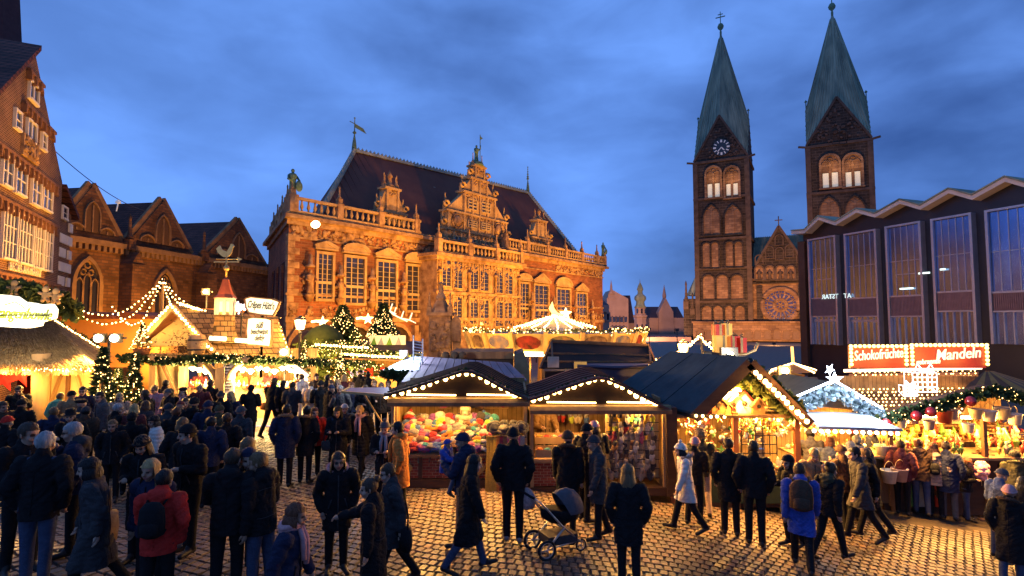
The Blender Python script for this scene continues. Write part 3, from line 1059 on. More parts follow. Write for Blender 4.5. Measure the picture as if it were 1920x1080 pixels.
# ================================================================ brick gabled house at the left
M_BRICK_LH = mat('dark clinker brick',(0.13,0.05,0.028),0.85,(0.075,0.032,0.02),kind='brick',bw=0.26,bh=0.09,msize=0.018,mortar=(0.33,0.20,0.11),scale=0.8,bump=0.8)
M_WHITE = mat('white painted frame',(0.78,0.72,0.58),0.5,(0.70,0.63,0.5),scale=4)
def build_left_house():
 P = Vector((-.814 * 30,30))
 d = Vector((-.437,.9)).normalized()
 fr = Frame(P,d)                                  # u runs negative towards the camera
 t = thing('gabled_house','dark brick gabled house with rows of white windows and a steep tiled roof','house',fr.o,fr.rz)
 up,zp = fr.uz(65,95)
 ze = fr.uz(107,335)[1]
 ul = 2 * up
 mb = MB()
 zl = ze
 mb.prism([(ul - 4,-1),(0,-1),(0,ze),(up,zp),(ul - .2,zl + .2),(ul - 4,zl - 5)],0,.6)
 mb.box(ul - 4,0,.602,12,-1,ze - 6)
 mb.build('wall',M_BRICK_LH,t)
 rf = MB()
 zf = zp + .3 - (zp - zl - .2) / (up - ul + .2) * (up - ul + 4)
 rf.sheet([(up,-.25,zp + .3),(ul - 4,-.25,zf),(ul - 4,45,zf),(up,45,zp + .3)],(0,0,-.25))
 rf.sheet([(up,.1,zp + .25),(.3,.1,ze - .3),(.3,12,ze - .3),(up,12,zp + .25)],(0,0,-.25))
 rf.build('roof',M_TILE,t)
 # carved band courses with arched brackets
 mb = MB()
 for (px0,py0,px1,py1) in ((0,282,107,345),(0,366,105,430),(40,195,100,245),(0,500,108,545),(50,128,78,162)):
  u0,z0 = fr.uz(px0,py0); u1,z1 = fr.uz(px1,py1)
  zz = (z0 + z1) / 2
  if px0 == 0:
   u0 -= 3
  mb.box(u0,u1,-.16,-.002,zz - .08,zz + .06)
  n = max(2,int((u1 - u0) / .62))
  w = (u1 - u0) / n
  for i in range(n):
   arch_frame(mb,u0 + i * w + .1,u0 + (i + 1) * w - .1,zz - .5,zz - .16,.07,-.13,-.002,'round',0,False)
   mb.box(u0 + i * w - .06,u0 + i * w + .06,-.22,-.003,zz - .5,zz - .09)
 mb.build('carved_band',mat('terracotta ornament',(0.27,0.13,0.06),.85,(0.17,.08,.04),scale=3,bump=.8),t)
 # windows: frame rectangles measured on the photograph
 def win(x0,y0,x1,y1,nc,nr):
  u0,u1,z0,z1 = fr.rect(x0,y0,x1,y1)
  facade_window(t,u0 + .06,u1 - .06,z0 + .06,z1 - .06,nc,nr,0,.12,.09,frame=M_WHITE,muntin=M_WHITE,mw=.13,glass=GLASSD)
 for a in ((51,155,69,192,2,1),(24,206,36,243,1,2),(47,226,65,266,2,1),(75,249,84,282,1,2),
              (0,292,20,350,2,2),(25,309,46,366,2,2),(56,329,74,386,2,2),(77,344,95,396,2,2),
              (0,391,28,487,4,3),(31,404,58,496,4,3),(61,416,78,504,3,3),(79,424,95,509,3,3)):
  win(*a)
 # coat of arms
 u0,u1,z0,z1 = fr.rect(38,258,68,300)
 mb = MB()
 mb.box(u0,u1,-.12,-.002,z0,z1)
 relief(mb,u0 + .1,u1 - .1,z0 + .1,z1 - .1,-.14,60,.06,.16,0,70)
 mb.build('carved_relief',M_SAND,t)
 # lettering over the ground floor
 ua,za = fr.uz(15,502); ub,zb = fr.uz(73,515)
 me = text_mesh('BECKS AM MARKT',.5,M_WHITE,.03,width=abs(ub - ua) * 1.05)
 link_mesh('lettering',me,t,((ua + ub) / 2,-.06,(za + zb) / 2 + .05))
 # pale stone ground floor bands
 mb = MB()
 u0 = fr.uz(0,560)[0] - 3
 z0 = fr.uz(60,545)[1]
 mb.box(u0,-.02,-.3,-.002,z0 - 2.6,z0 - .6)
 mb.build('stone_base',M_SAND_L,t)
 # lower wing on the far side with quoins
 fr2u = lambda px: fr.uz(px,480)[0]
 ur = fr2u(134)
 zw = fr.uz(134,400)[1]
 w = MB()
 w.box(.02,ur,.1,8,-1,zw)
 wing = w.build('side_wing',M_BRICK_LH,t)
 rf = MB()
 rf.sheet([(0,-.2,fr.uz(108,338)[1]),(ur + .4,-.2,zw),(ur + .4,9,zw),(0,9,fr.uz(108,338)[1])],(0,0,-.25))
 rf.build('roof',M_TILE,wing)
 q = MB()
 z = 1.0
 k = 0
 while z < zw - .8:
  q.box(ur - (1.0 if k % 2 else .55),ur + .06,.0,.5,z,z + .5)
  if z < fr.uz(115,445)[1]:
   q.box(.25,(1.7 if k % 2 else 1.45),.02,.4,z,z + .5)
  z += .78; k += 1
 q.build('quoins',M_WHITE,wing)
 u0,u1,z0,z1 = fr.rect(120,390,128,410)
 facade_window(wing,u0,u1,z0,z1,1,2,.1,.1,.1,frame=M_WHITE,muntin=M_WHITE)
 return fr,t
LH,left_house = build_left_house()
# dark spire rising behind the gabled house
b = at(4,90,52)
tw = thing('dark_spire','dark church spire rising behind the roof of the gabled house','church tower',(b.x - 1.6,52,0))
mb = MB()
zt = at(25,85,52).z
mb.lathe([(3.4,0),(3.4,zt - 3),(3.0,zt - 2.5),(2.4,zt + 5),(.02,zt + 34)],(0,0,0),8,0,False,rot=PI / 8)
mb.build('spire',mat('slate spire',(0.05,0.03,0.035),.7,(0.035,.02,.025),scale=1.5,bump=.5),tw)
# ================================================================ cathedral
M_DOM = mat('soot dark cathedral stone',(0.055,0.038,0.028),0.9,(0.028,0.02,0.016),kind='brick',bw=1.6,bh=0.7,msize=0.06,mortar=(0.085,0.06,0.045),scale=0.25,bump=0.8)
M_DOMPALE = mat('warm cathedral sandstone',(0.30,0.17,0.09),0.9,(0.17,0.09,0.05),kind='brick',bw=1.4,bh=0.6,msize=0.04,mortar=(0.14,0.08,0.06),scale=0.3,bump=0.6)
M_DOMTRIM = mat('cathedral carved trim',(0.11,0.07,0.05),0.9,(0.06,0.04,0.03),scale=.8,bump=.8)
M_BELL = mat('lit belfry window',(0.7,0.7,0.6),.5,emit=(1.0,0.88,0.55),estr=0.18,sampled=False)
def build_cathedral():
 fr = Frame((56.25,150),(.88,-.475))
 t = thing('cathedral','dark twin-towered stone cathedral with green copper spires and a rose window','cathedral',fr.o,fr.rz)
 uu = lambda px,py=450: fr.uz(px,py)[0]
 zz = lambda px,py: fr.uz(px,py)[1]
 def tower(xl,xr,yc,ypk,ytip,levels,clock):
  ua,ub = uu(xl,400),uu(xr,400)
  c = (ua + ub) / 2
  w = ub - ua
  px = (xl + xr) / 2
  zc = zz(px,yc)
  tt = empty('tower',(0,0,0)); tt.parent = t
  mb = MB()
  mb.box(ua,ub,0,w,-1.5,zc)
  mb.build('wall',M_DOM,tt)
  tr = MB()
  for yl in levels['bands'] + [yc]:
   z = zz(px,yl)
   tr.box(ua - .35,ub + .35,-.35,w + .35,z - .35,z + .25)
  for s in (ua,ub):
   tr.box(s - .3,s + .9 if s == ua else s + .3,-.3,-.002,0,zc - .4) if s == ua else tr.box(s - .9,s + .3,-.3,-.002,0,zc - .4)
  # gargoyles
  for s,sg in ((ua,-1),(ub,1)):
   tr.bar((s,0,zc),(s + sg * 1.8,-.6,zc + .2),.45)
  tr.build('string_course',M_DOMTRIM,tt)
  # gables on all four sides and the spire
  zpk = zz(px,ypk)
  g_ = MB()
  g_.prism([(ua,zc + .25),(ub,zc + .25),(c,zpk)],.0,.9)
  for (x0,x1) in ((ua,ua + .9),(ub - .9,ub)):
   g_.add([(x0,0,zc + .25),(x0,w,zc + .25),(x0,w / 2,zpk),(x1,0,zc + .25),(x1,w,zc + .25),(x1,w / 2,zpk)],
                   [(0,1,2),(3,5,4),(0,3,4,1),(1,4,5,2),(2,5,3,0)])
  gb = g_.build('gable',M_DOM,tt)
  k = MB()
  for s in (ua,ub):
   k.bar((s - (s - c) * .0,-.08,zc + .4),(c,-.08,zpk + .25),.5,.5,up=(0,1,0))
  rdm = random.Random(int(px))
  for i in range(50):
   f_ = rdm.uniform(-.7,.7); z_ = zc + .8 + rdm.random() * (1 - abs(f_)) * (zpk - zc) * .8
   k.obox((c + f_ * w / 2,-.1,z_),(.5,.3,.5))
  k.build('gable_trim',M_DOMTRIM,gb)
  ztip = zz(px,ytip)
  sp = MB()
  e = .05
  base = [(ua + e,e,zc + .3),(c,e - .0,zpk),(ub - e,e,zc + .3),(ub - e,w / 2,zpk),(ub - e,w - e,zc + .3),(c,w - e,zpk),(ua + e,w - e,zc + .3),(ua + e,w / 2,zpk)]
  base = [(x + (c - x) * .0,y,z) for x,y,z in base]
  tip = (c,w / 2,ztip)
  sp.add(base + [tip],[(i,(i + 1) % 8,8) for i in range(8)])
  s_ = sp.build('spire',M_PATINA,tt)
  seam = MB()
  T = Vector(tip)
  for i in range(8):
   a,b_ = Vector(base[i]),Vector(base[(i + 1) % 8])
   for f_ in (0,.14,.28,.42,.56,.70,.85):
    p = a.lerp(b_,f_)
    q = p.lerp(T,.93 if f_ == 0 else .9 - .55 * abs(.5 - f_))
    o = (p - Vector((c,w / 2,p.z))).normalized() * .06
    seam.bar(p + o,q + o * .6,.22 if f_ else .35,.16)
  seam.build('spire_seam',M_PATINA,s_)
  fn = MB()
  fn.lathe([(.25,-1.5),(.3,0),(.18,.4),(.75,1.0),(.9,1.6),(.6,2.3),(.12,2.6),(.1,6)],T,8)
  fn.bar(T + Vector((-1.3,0,4.4)),T + Vector((1.3,0,4.4)),.22)
  fn.bar(T + Vector((-.7,0,5.2)),T + Vector((.7,0,5.2)),.18)
  fn.build('spire_cross',M_VERDI,s_)
  fl = MB()
  for s in (ua + .2,ub - .2):
   fl.lathe([(.12,-.5),(.12,2.2),(.4,2.4),(.001,3.0)],(s,w / 2,zpk + .3),6)
  fl.build('gable_finial',M_VERDI,gb)
  # openings
  for (a,b_,yt,yb,mode) in levels['open']:
   u0,u1,z0,z1 = fr.rect(a,yt,b_,yb)
   m = MB()
   if mode == 'bell':
    arch_frame(m,u0,u1,z0,z1,.5,-.55,0,'round',0)
    wd = (u1 - u0)
    mid = (u0 + u1) / 2
    m.box(mid - .18,mid + .18,-.4,-.05,z0,z1 - wd * .45)
    for q0,q1 in ((u0 + .05,mid - .18),(mid + .18,u1 - .05)):
     arch_frame(m,q0 + .15,q1 - .15,z0,z1 - wd * .35,.18,-.35,-.05,'pointed',0,False)
    m.tube([(mid + .5 * math.cos(2 * PI * i / 10),-.25,z1 - wd * .3 + .5 * math.sin(2 * PI * i / 10)) for i in range(11)],.15,5)
    f = m.build('belfry_opening',M_DOMPALE,tt)
    m2 = MB()
    m2.prism(arch_pts(u0,u1,z0 + (z1 - z0) * .48,z1),-.04,-.01)
    m2.build('arch_reveal',M_DOMPALE,f)
    m2 = MB()
    m2.box(u0 + .25,mid - .2,-.08,-.045,z0,z0 + (z1 - z0) * .46)
    m2.box(mid + .2,u1 - .25,-.08,-.045,z0,z0 + (z1 - z0) * .46)
    m2.build('lit_louvre',M_BELL,f)
    lamp('belfry_glow',(mid,-2.8,z0 + (z1 - z0) * .62),55,(1,.55,.16),.3,f)
   else:
    arch_frame(m,u0,u1,z0,z1,.35,-.5,0,'round' if mode != 'trefoil' else 'pointed',0)
    f = m.build('blind_arch',M_DOM,tt)
    m2 = MB()
    m2.prism(arch_pts(u0,u1,z0,z1,'round' if mode != 'trefoil' else 'pointed'),-.08,-.02)
    if mode == 'trefoil':
     mid = (u0 + u1) / 2
     m2.box(mid - .14,mid + .14,-.3,-.08,z0,z1 - .8)
     for q0,q1 in ((u0,mid),(mid,u1)):
      arch_frame(m2,q0 + .25,q1 - .25,z0,z1 - (u1 - u0) * .3,.16,-.26,-.08,'round',0,False)
    m2.build('arch_panel',M_DOMPALE,f)
  if clock:
   cx_,cz_ = fr.uz(1353,277)
   r_ = abs(uu(1369,277) - cx_)
   dsk = MB()
   dsk.lathe([(r_ * 1.05,-.1),(r_ * 1.05,.1)],(0,0,0),28)
   ck = dsk.build('clock_face',mat('black clock dial',(0.015,0.015,0.018),.4),tt,(cx_,-.35,cz_),(PI / 2,0,0))
   nm = MB()
   for i in range(12):
    a = 2 * PI * i / 12
    nm.obox((math.sin(a) * r_ * .8,-.13,math.cos(a) * r_ * .8),(.26 if i % 3 else .45,.06,r_ * .32),(0,a,0))
   nm.obox((math.sin(R(222)) * r_ * .33,-.16,math.cos(R(222)) * r_ * .33),(.22,.05,r_ * .7),(0,R(222),0))
   nm.obox((math.sin(R(140)) * r_ * .25,-.2,math.cos(R(140)) * r_ * .25),(.28,.05,r_ * .5),(0,R(140),0))
   o_ = nm.build('clock_hand',mat('white clock numerals',(0.75,0.72,0.65),.5,emit=(1,.95,.85),estr=.03,sampled=False),ck,(0,0,0),(-PI / 2,0,0))
  return tt
 tower(1303,1405,300,217,36,{'bands': [370,447,503,565,603],'open': [
  (1325,1351,314,371,'bell'),(1360,1385,314,371,'bell'),
  (1319,1350,385,441,'trefoil'),(1359,1391,385,440,'trefoil'),
  (1318,1332,456,503,'r'),(1334,1348,455,503,'r'),(1361,1375,454,501,'r'),(1378,1392,454,501,'r'),
  (1318,1340,516,561,'r'),(1344,1366,516,561,'r'),(1371,1394,516,561,'r'),
  (1316,1336,574,604,'r'),(1337,1356,574,604,'r'),(1360,1374,574,604,'r'),(1379,1397,574,604,'r')]},True)
 tower(1516,1640,268,182,-6,{'bands': [358,440,520],'open': [
  (1540,1573,292,352,'bell'),(1583,1615,290,350,'bell'),
  (1536,1574,370,430,'trefoil'),(1585,1622,368,428,'trefoil')]},False)
 # small dark belfry slots in the right gable
 m = MB()
 for a in (1561,1574):
  u0,u1,z0,z1 = fr.rect(a,246,a + 12,270)
  arch_frame(m,u0,u1,z0,z1,.2,-.35,0,'round')
 m.build('gable_slot',M_DOM,t)
 # nave front between the towers
 ua,ub = uu(1405),uu(1522)
 z1 = zz(1460,497)
 mb = MB()
 mb.box(ua,ub,1.0,14,-1,zz(1460,520))
 nv = mb.build('nave_front',M_DOMPALE,t)
 rf = MB()
 zr0,zr1 = zz(1425,497),zz(1425,440)
 rf.sheet([(ua,4.0,zr0),(ub,4.0,zr0),(ub,12,zr1 + 1),(ua,12,zr1 + 1)],(0,0,-.4))
 r_ = rf.build('roof',M_PATINA,t)
 sm = MB()
 for i in range(26):
  u = ua + (ub - ua) * (i + .5) / 26
  sm.bar((u,3.9,zr0 + .1),(u,11.9,zr1 + 1.1),.16,.16)
 sm.build('roof_seam',M_PATINA,r_)
 gu0,gu1 = uu(1415),uu(1508)
 gc,zgp = fr.uz(1461,425)
 gz0 = zz(1461,497)
 g_ = MB()
 g_.prism([(gu0,gz0),(gu1,gz0),((gu0 + gu1) / 2,zgp)],.3,2)
 g_.box(gu0,gu1,.3,2,zz(1461,530),gz0)
 gb = g_.build('nave_gable',M_DOM,t)
 k = MB()
 gm = (gu0 + gu1) / 2
 for s in (gu0,gu1):
  k.bar((s,.2,gz0 + .2),(gm,.2,zgp + .2),.6,.5,up=(0,1,0))
 for (o,zt_,h) in ((0,.78,.25),(-.2,.5,.3),(0,.45,.3),(.2,.5,.3),(-.42,.28,.22),(.42,.28,.22)):
  w_ = (gu1 - gu0) * .07
  c_ = gm + o * (gu1 - gu0)
  zt2 = gz0 + (zgp - gz0) * zt_
  arch_frame(k,c_ - w_,c_ + w_,zt2 - (zgp - gz0) * h,zt2,.25,.05,.3,'round',0)
 k.lathe([(.12,0),(.12,2.8),(.001,2.9)],(gm,.5,zgp),6)
 k.bar((gm - .9,.5,zgp + 1.8),(gm + .9,.5,zgp + 1.8),.22)
 k.build('gable_trim',M_DOMTRIM,gb)
 # arcade of four figures under the gable
 m,pn = MB(),MB()
 for i in range(4):
  a = 1416.5 + i * 19.7
  u0,u1,z0,z1_ = fr.rect(a,499,a + 14,524)
  arch_frame(m,u0,u1,z0,z1_,.35,-.1,.3,'round')
  pn.prism(arch_pts(u0,u1,z0,z1_),.2,.27)
  carved_figure(m,(u0 + u1) / 2,.1,z0 + .1,(z1_ - z0) * .75,0,i)
 f = m.build('figure_arcade',M_DOMTRIM,t)
 pn.build('arch_panel',M_DOMPALE,f)
 # rose window
 rc,rz_ = fr.uz(1463,572)
 rr = abs(uu(1499,572) - rc)
 ro = MB()
 for q,w_ in ((1.0,.55),(.9,.3),(.36,.35),(.26,.2)):
  ro.tube([(rr * q * math.cos(2 * PI * i / 40),0,rr * q * math.sin(2 * PI * i / 40)) for i in range(41)],w_,6,0,False)
 for i in range(16):
  a = 2 * PI * i / 16
  ro.bar((rr * .36 * math.cos(a),0,rr * .36 * math.sin(a)),(rr * .72 * math.cos(a),0,rr * .72 * math.sin(a)),.32,.4)
  a += PI / 16
  ro.tube([(rr * .8 * math.cos(a) + rr * .11 * math.cos(q),0,rr * .8 * math.sin(a) + rr * .11 * math.sin(q)) for q in [2 * PI * j / 9 for j in range(10)]],.16,5,0,False)
  ro.ball((rr * .3 * math.cos(a),-.1,rr * .3 * math.sin(a)),.3,6,4)
 for i in range(6):
  a = 2 * PI * i / 6
  ro.tube([(0,0,0),(rr * .22 * math.cos(a),-.1,rr * .22 * math.sin(a))],.22,5)
 f = ro.build('rose_window',M_DOMPALE,t,(rc,.75,rz_))
 gl = MB()
 gl.lathe([(rr * .97,0),(rr * .97,.1)],(0,0,0),36)
 gl.build('stained_glass',mat('blue stained glass',(0.05,0.05,0.14),.15,(0.03,.025,.09),scale=1.4,emit=(.2,.18,.5),estr=.03,sampled=False),f,(0,.15,0),(PI / 2,0,0))
 m = MB()
 for px in (1424,1502):
  u = uu(px,560)
  m.box(u - .7,u + .7,.4,1.0,zz(1460,612),zz(1460,535))
 u0 = uu(1408,530)
 m.box(u0,ub,.3,1.2,zz(1460,531),zz(1460,527))
 m.build('pilaster',M_DOM,t)
 # dwarf gallery along the front
 zg0,zg1 = zz(1405,643),zz(1405,606)
 mb = MB()
 ul_,ur_ = uu(1303,620),uu(1506,620)
 mb.box(ul_,ur_,-2.5,-.4,-1,zg1)
 pc = mb.build('porch',M_DOMPALE,t)
 m,pn = MB(),MB()
 m.box(ul_ - .3,ur_ + .3,-2.9,-.3,zg1 + .002,zg1 + .5)
 m.box(ul_ - .3,ur_ + .3,-2.9,-2.502,zg0 - .7,zg0 - .3)
 for i in range(11):
  px0 = 1304 + i * 18.0
  u0,u1,z0,z1_ = fr.rect(px0 + 1.5,618,px0 + 15.5,636,-2.5)
  arch_frame(m,u0,u1,z0,z1_,.22,-2.9,-2.5,'round')
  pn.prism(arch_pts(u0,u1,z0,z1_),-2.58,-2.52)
 f = m.build('gallery_arches',M_DOMPALE,pc)
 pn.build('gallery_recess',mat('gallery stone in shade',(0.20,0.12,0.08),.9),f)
 m,pn = MB(),MB()
 for a,b_,yt in ((1330,1380,652),(1414,1458,650),(1480,1506,655)):
  u0,u1,z0,z1_ = fr.rect(a,yt,b_,680,-2.5)
  arch_frame(m,u0,u1,z0,z1_,.6,-2.9,-2.5,'round',0,False)
  pn.prism(arch_pts(u0,u1,z0,z1_),-2.6,-2.52)
  relief(pn,u0 + .6,u1 - .6,z0 + .5,z1_ - 1.5,-2.66,40,.2,.5,0,a)
 f = m.build('portal',M_DOMTRIM,pc)
 pn.build('tympanum_mosaic',mat('gilded tympanum',(0.55,0.36,0.12),.6,(0.3,.16,.06),scale=1.2),f)
 # low turreted annex left of the tower
 al,ar = uu(1281,620),ul_ + .6
 m = MB()
 m.box(al,ar,1,10,-1,zz(1292,560))
 an = m.build('annex',M_DOM,t)
 m = MB()
 for px,yt,yb in ((1285,525,580),(1297,548,590)):
  u = uu(px,560)
  m.cut()
  obelisk(m,u,1.2,zz(px,yb),zz(px,yt) - zz(px,yb),.7)
  for k_ in range(4):
   m.ball((u,1.2,zz(px,yb) + (zz(px,yt) - zz(px,yb)) * (.4 + .13 * k_)),.5 - .08 * k_,6,4)
 m.build_each('pinnacle',M_DOMTRIM,an)
 m = MB()
 c_ = uu(1302,540)
 m.lathe([(3.2,0),(.05,zz(1302,508) - zz(1302,553))],(c_,5,zz(1302,553)),8,0,False)
 m.build('turret_roof',M_PATINA,an)
 return fr,t
DOM,cathedral = build_cathedral()
# ================================================================ modern parliament building at the right
M_BLACKSTONE = mat('polished dark slate cladding',(0.018,0.015,0.018),0.35,(0.012,0.011,0.014),scale=1.0)
M_ALU = mat('aluminium window frame',(0.42,0.42,0.46),0.35,(0.34,0.34,0.38),scale=2,metal=0.6)
M_CONC = mat('pale concrete roof edge',(0.62,0.52,0.42),0.7,(0.5,0.42,0.34),scale=1.5)
M_GLASSB = mat('reflective curtain glass',(0.22,0.32,0.58),0.2,(0.17,0.25,0.47),scale=0.5,metal=1.0)
M_RAIL = mat('rose metal railing',(0.22,0.13,0.13),0.5,(0.17,0.10,0.10),scale=3)
def build_modern():
 x0 = .519 * 50
 fr = Frame((x0,50),(.335,-.942))
 t = thing('parliament_building','modern dark building with folded zigzag roof edge and tall glass bays','office building',fr.o,fr.rz)
 uu = lambda px,py=500: fr.uz(px,py)[0]
 zig = [(1497,434),(1522,432),(1548,407),(1580,417),(1620,393),(1655,402),(1702,376),(1740,387),(1794,356),(1838,368),(1900,334),(1950,348),(2010,312)]
 pts = [fr.uz(a,b_) for a,b_ in zig]
 uend = pts[-1][0]
 # repair heights to one rhythm so that the fold is the same all along
 mb = MB()
 wl = [(pts[0][0] + .5,-1.5)] + [(uend,-1.5)] + [(u,z - .32) for u,z in pts[::-1][:-1]] + [(pts[0][0] + .5,pts[0][1] - .32)]
 mb.prism(wl,0,14)
 mb.build('wall',M_BLACKSTONE,t)
 rf = MB()
 for (ua,za),(ub,zb) in zip(pts[:-1],pts[1:]):
  rf.add([(ua,-.85,za - .02),(ub,-.85,zb - .02),(ub,-.85,zb - .30),(ua,-.85,za - .30),(ua,14,za - .02),(ub,14,zb - .02),(ub,14,zb - .30),(ua,14,za - .30)],
               [(3,2,1,0),(4,5,6,7),(0,1,5,4),(2,3,7,6),(0,4,7,3),(1,2,6,5)])
 roof = rf.build('roof',M_CONC,t)
 tp = MB()
 for (ua,za),(ub,zb) in zip(pts[:-1],pts[1:]):
  tp.add([(ua,-.91,za + .1),(ub,-.91,zb + .1),(ub,-.91,zb),(ua,-.91,za),(ua,14,za + .1),(ub,14,zb + .1),(ub,14,zb),(ua,14,za)],
               [(3,2,1,0),(4,5,6,7),(0,1,5,4),(2,3,7,6),(0,4,7,3),(1,2,6,5)])
 tp.build('roof_cap',M_PATINA,roof)
 bays = [(1523,1576,448,442),(1592,1653,438,430),(1670,1738,425,414),(1757,1835,410,399),(1860,1965,392,380)]
 for k,(a,b_,yl,yr) in enumerate(bays):
  u0,u1 = uu(a),uu(b_)
  pm = (a + b_) / 2
  zt = fr.uz(pm,(yl + yr) / 2)[1]
  zrail1 = fr.uz(pm,560 if k < 2 else (556 if k == 2 else 548))[1]
  zrail0 = fr.uz(pm,592 if k < 3 else 582)[1]
  zb = fr.uz(pm,646)[1]
  f = MB()
  f.box(u0,u0 + .16,-.5,-.002,zb,zt)
  f.box(u1 - .16,u1,-.5,-.002,zb,zt)
  f.box(u0 + .16,u1 - .16,-.5,-.002,zt - .14,zt)
  f.box(u0 + .16,u1 - .16,-.42,-.002,zrail1 - .02,zrail1 + .1)
  f.box(u0 + .16,u1 - .16,-.42,-.002,zrail0 - .1,zrail0)
  bay = f.build('window_bay',M_ALU,t)
  n = 5
  w = (u1 - u0 - .32) / n
  rd_ = random.Random(k)
  for i in range(n):
   a0 = u0 + .16 + i * w
   zu = zrail1 + .1
   hu = (zt - .14 - zu) / 2
   for (za,zb_) in [(zu + hu * r_,zu + hu * (r_ + 1) - .03) for r_ in range(2)] + [(zb,zrail0 - .1)]:
    g = MB()
    up_ = za > zrail0 - .01 and za != zb
    ya = -.3 if up_ else -.2
    ti = 0
    j = rd_.uniform(-.004,.004)
    g.add([(a0 + .03,ya + j,za),(a0 + w - .03,ya - j,za),(a0 + w - .03,ya - j * .5 + ti,zb_),(a0 + .03,ya + j * .3 + ti,zb_)],[(0,1,2,3)])
    g.build('pane',M_GLASSB,bay)
  m = MB()
  for i in range(1,n):
   x = u0 + .16 + i * w
   m.box(x - .025,x + .025,-.335,-.29,zrail1 + .1,zt - .14)
   m.box(x - .03,x + .03,-.3,-.15,zb,zrail0 - .1)
  for r_ in (1,):
   m.box(u0 + .16,u1 - .16,-.33,-.29,zrail1 + .1 + (zt - .24 - zrail1) * r_ / 2 - .04,zrail1 + .1 + (zt - .24 - zrail1) * r_ / 2 + .0)
  if k in (0,2):
   m.box(u0 + .16 + w,u1 - .16 - w,-.40,-.34,zrail1 + 1.6,zrail1 + 1.66)
  if k < 2:
   m.box(u0 + .2,u1 - .2,-.24,-.205,zrail0 - .5,zrail0 - .3)
  m.build('mullion',M_ALU,bay)
  sl = MB()
  ns = 22
  for i in range(ns):
   x = u0 + .2 + (u1 - u0 - .4) * (i + .5) / ns
   sl.box(x - .035,x + .035,-.4,-.34,zrail0 - .0,zrail1 - .02)
  tag(sl.build('railing_slats',M_RAIL,bay),kind='stuff')
  bk = MB()
  bk.box(u0 + .17,u1 - .17,-.3,-.25,zrail0,zrail1 - .02)
  bk.build('railing_panel',mat('dark rose panel',(0.13,0.07,0.07),.6),bay)
 # lit room lights seen through glass
 m = MB()
 for px,py,w_ in ((1768,505,.18),(1733,512,.4),(1700,541,.5)):
  u,z = fr.uz(px,py,-.45)
  m.box(u - w_,u + w_,-.48,-.465,z - .06,z + .06)
 m.build('room_light',mat('office tube light',(.9,1,.95),.3,emit=(.75,1,.9),estr=1.5,sampled=False),t)
 # mirrored street lettering on the glass
 u,z = fr.uz(1572,556,-.23)
 me = text_mesh('AT   TSTAR',.55,mat('cold sign glow',(.9,1,.95),.3,emit=(.7,.95,.85),estr=1.0,sampled=False),.01)
 link_mesh('reflected_lettering',me,t,(u,-.49,z),(0,0,0),(-1,1,1))
 # side column at the near cathedral side
 m = MB()
 ua = uu(1505,500)
 m.box(ua - .2,ua + .5,-.3,.5,-1,pts[0][1] - 1.0)
 m.build('corner_pier',mat('brown copper pier',(0.10,.05,.03),.5,(0.07,.035,.02),scale=1),t)
 return fr,t
MOD,modern = build_modern()
# ================================================================ distant pale houses
M_FARWALL = mat('pale rendered stone',(0.42,0.27,0.22),0.9,(0.33,0.21,0.17),scale=.3)
M_FARROOF = mat('dark slate roof',(0.06,0.04,0.05),0.8,(0.045,.03,.04),scale=.5)
def far_house(name,label,xl,xr,ye,Y,ridge,roof_side,group,gable=None):
 a,b_ = at(xl,ye,Y),at(xr,ye,Y)
 t = thing(name,label,'house',(a.x,Y,0),0,group)
 w = b_.x - a.x
 ze = a.z
 m = MB()
 m.box(0,w,0,14,-1.5,ze)
 m.build('wall',M_FARWALL,t)
 zr = at((xl + xr) / 2,ridge,Y).z
 m = MB()
 if gable:
  m.prism([(0,ze),(w,ze),(w * gable,zr)],.1,14)
 else:
  m.add([(0,0,ze),(w,0,ze),(w,7,zr),(0,7,zr),(0,14,ze),(w,14,ze)],[(0,1,2,3),(3,2,5,4),(0,3,4),(1,5,2)])
 m.build('roof',M_FARROOF if not gable else M_FARWALL,t)
 return t,w,ze,zr
def far_windows(t,cols,rows,mats_,y=-.1):
 fw,gl = MB(),MB()
 for (u,hw) in cols:
  for (z0,z1) in rows:
   facade_window(t,u - hw,u + hw,z0,z1,1,1,0,.2,.25,frame=M_FARWALL,muntin=M_FARWALL)
Yf = 190
t1,w1,ze1,zr1 = far_house('distant_house','far pale house with stepped gable just right of the town hall',1138,1178,560,Yf,543,0,'distant pale houses',gable=.25)
far_windows(t1,[(w1 * k,.55) for k in (.15,.32,.5,.68,.85)],[(at(0,622,Yf).z,at(0,611,Yf).z),(at(0,604,Yf).z,at(0,594,Yf).z)],None)
m = MB(); c = w1 * .22
m.box(c - 1.2,c + 1.2,-.2,1.5,ze1,at(0,552,Yf).z); m.lathe([(1.3,0),(.5,1.2),(.35,3),(.001,at(0,535,Yf).z - at(0,552,Yf).z + 2)],(c,.6,at(0,552,Yf).z),8)
m.build('gable_turret',M_FARWALL,t1)
t2,w2,ze2,zr2 = far_house('distant_house','far dark-roofed house between the stepped gable and the onion turret',1157,1190,606,Yf + 6,552,0,'distant pale houses')
t3,w3,ze3,zr3 = far_house('distant_house','far dark-roofed house right of the onion turret with small gable dormer',1212,1282,596,Yf + 4,574,0,'distant pale houses')
far_windows(t3,[(w3 * k,.6) for k in (.4,.5,.6,.7)],[(at(0,626,Yf + 4).z,at(0,616,Yf + 4).z)],None)
m = MB(); ca = at(1247,600,Yf + 3).x - at(1212,600,Yf + 4).x
zd = at(0,640,Yf).z
m.prism([(ca - 2.2,ze3 - 6),(ca + 3.2,ze3 - 6),(ca + 3.0,ze3 + 2),(ca + .4,ze3 + 7),(ca - 2.0,ze3 + 2)],-.6,3)
m.lathe([(.6,0),(.7,1),(.001,5)],(ca + .4,1,ze3 + 6.8),6)
m.build('dormer',M_FARWALL,t3)
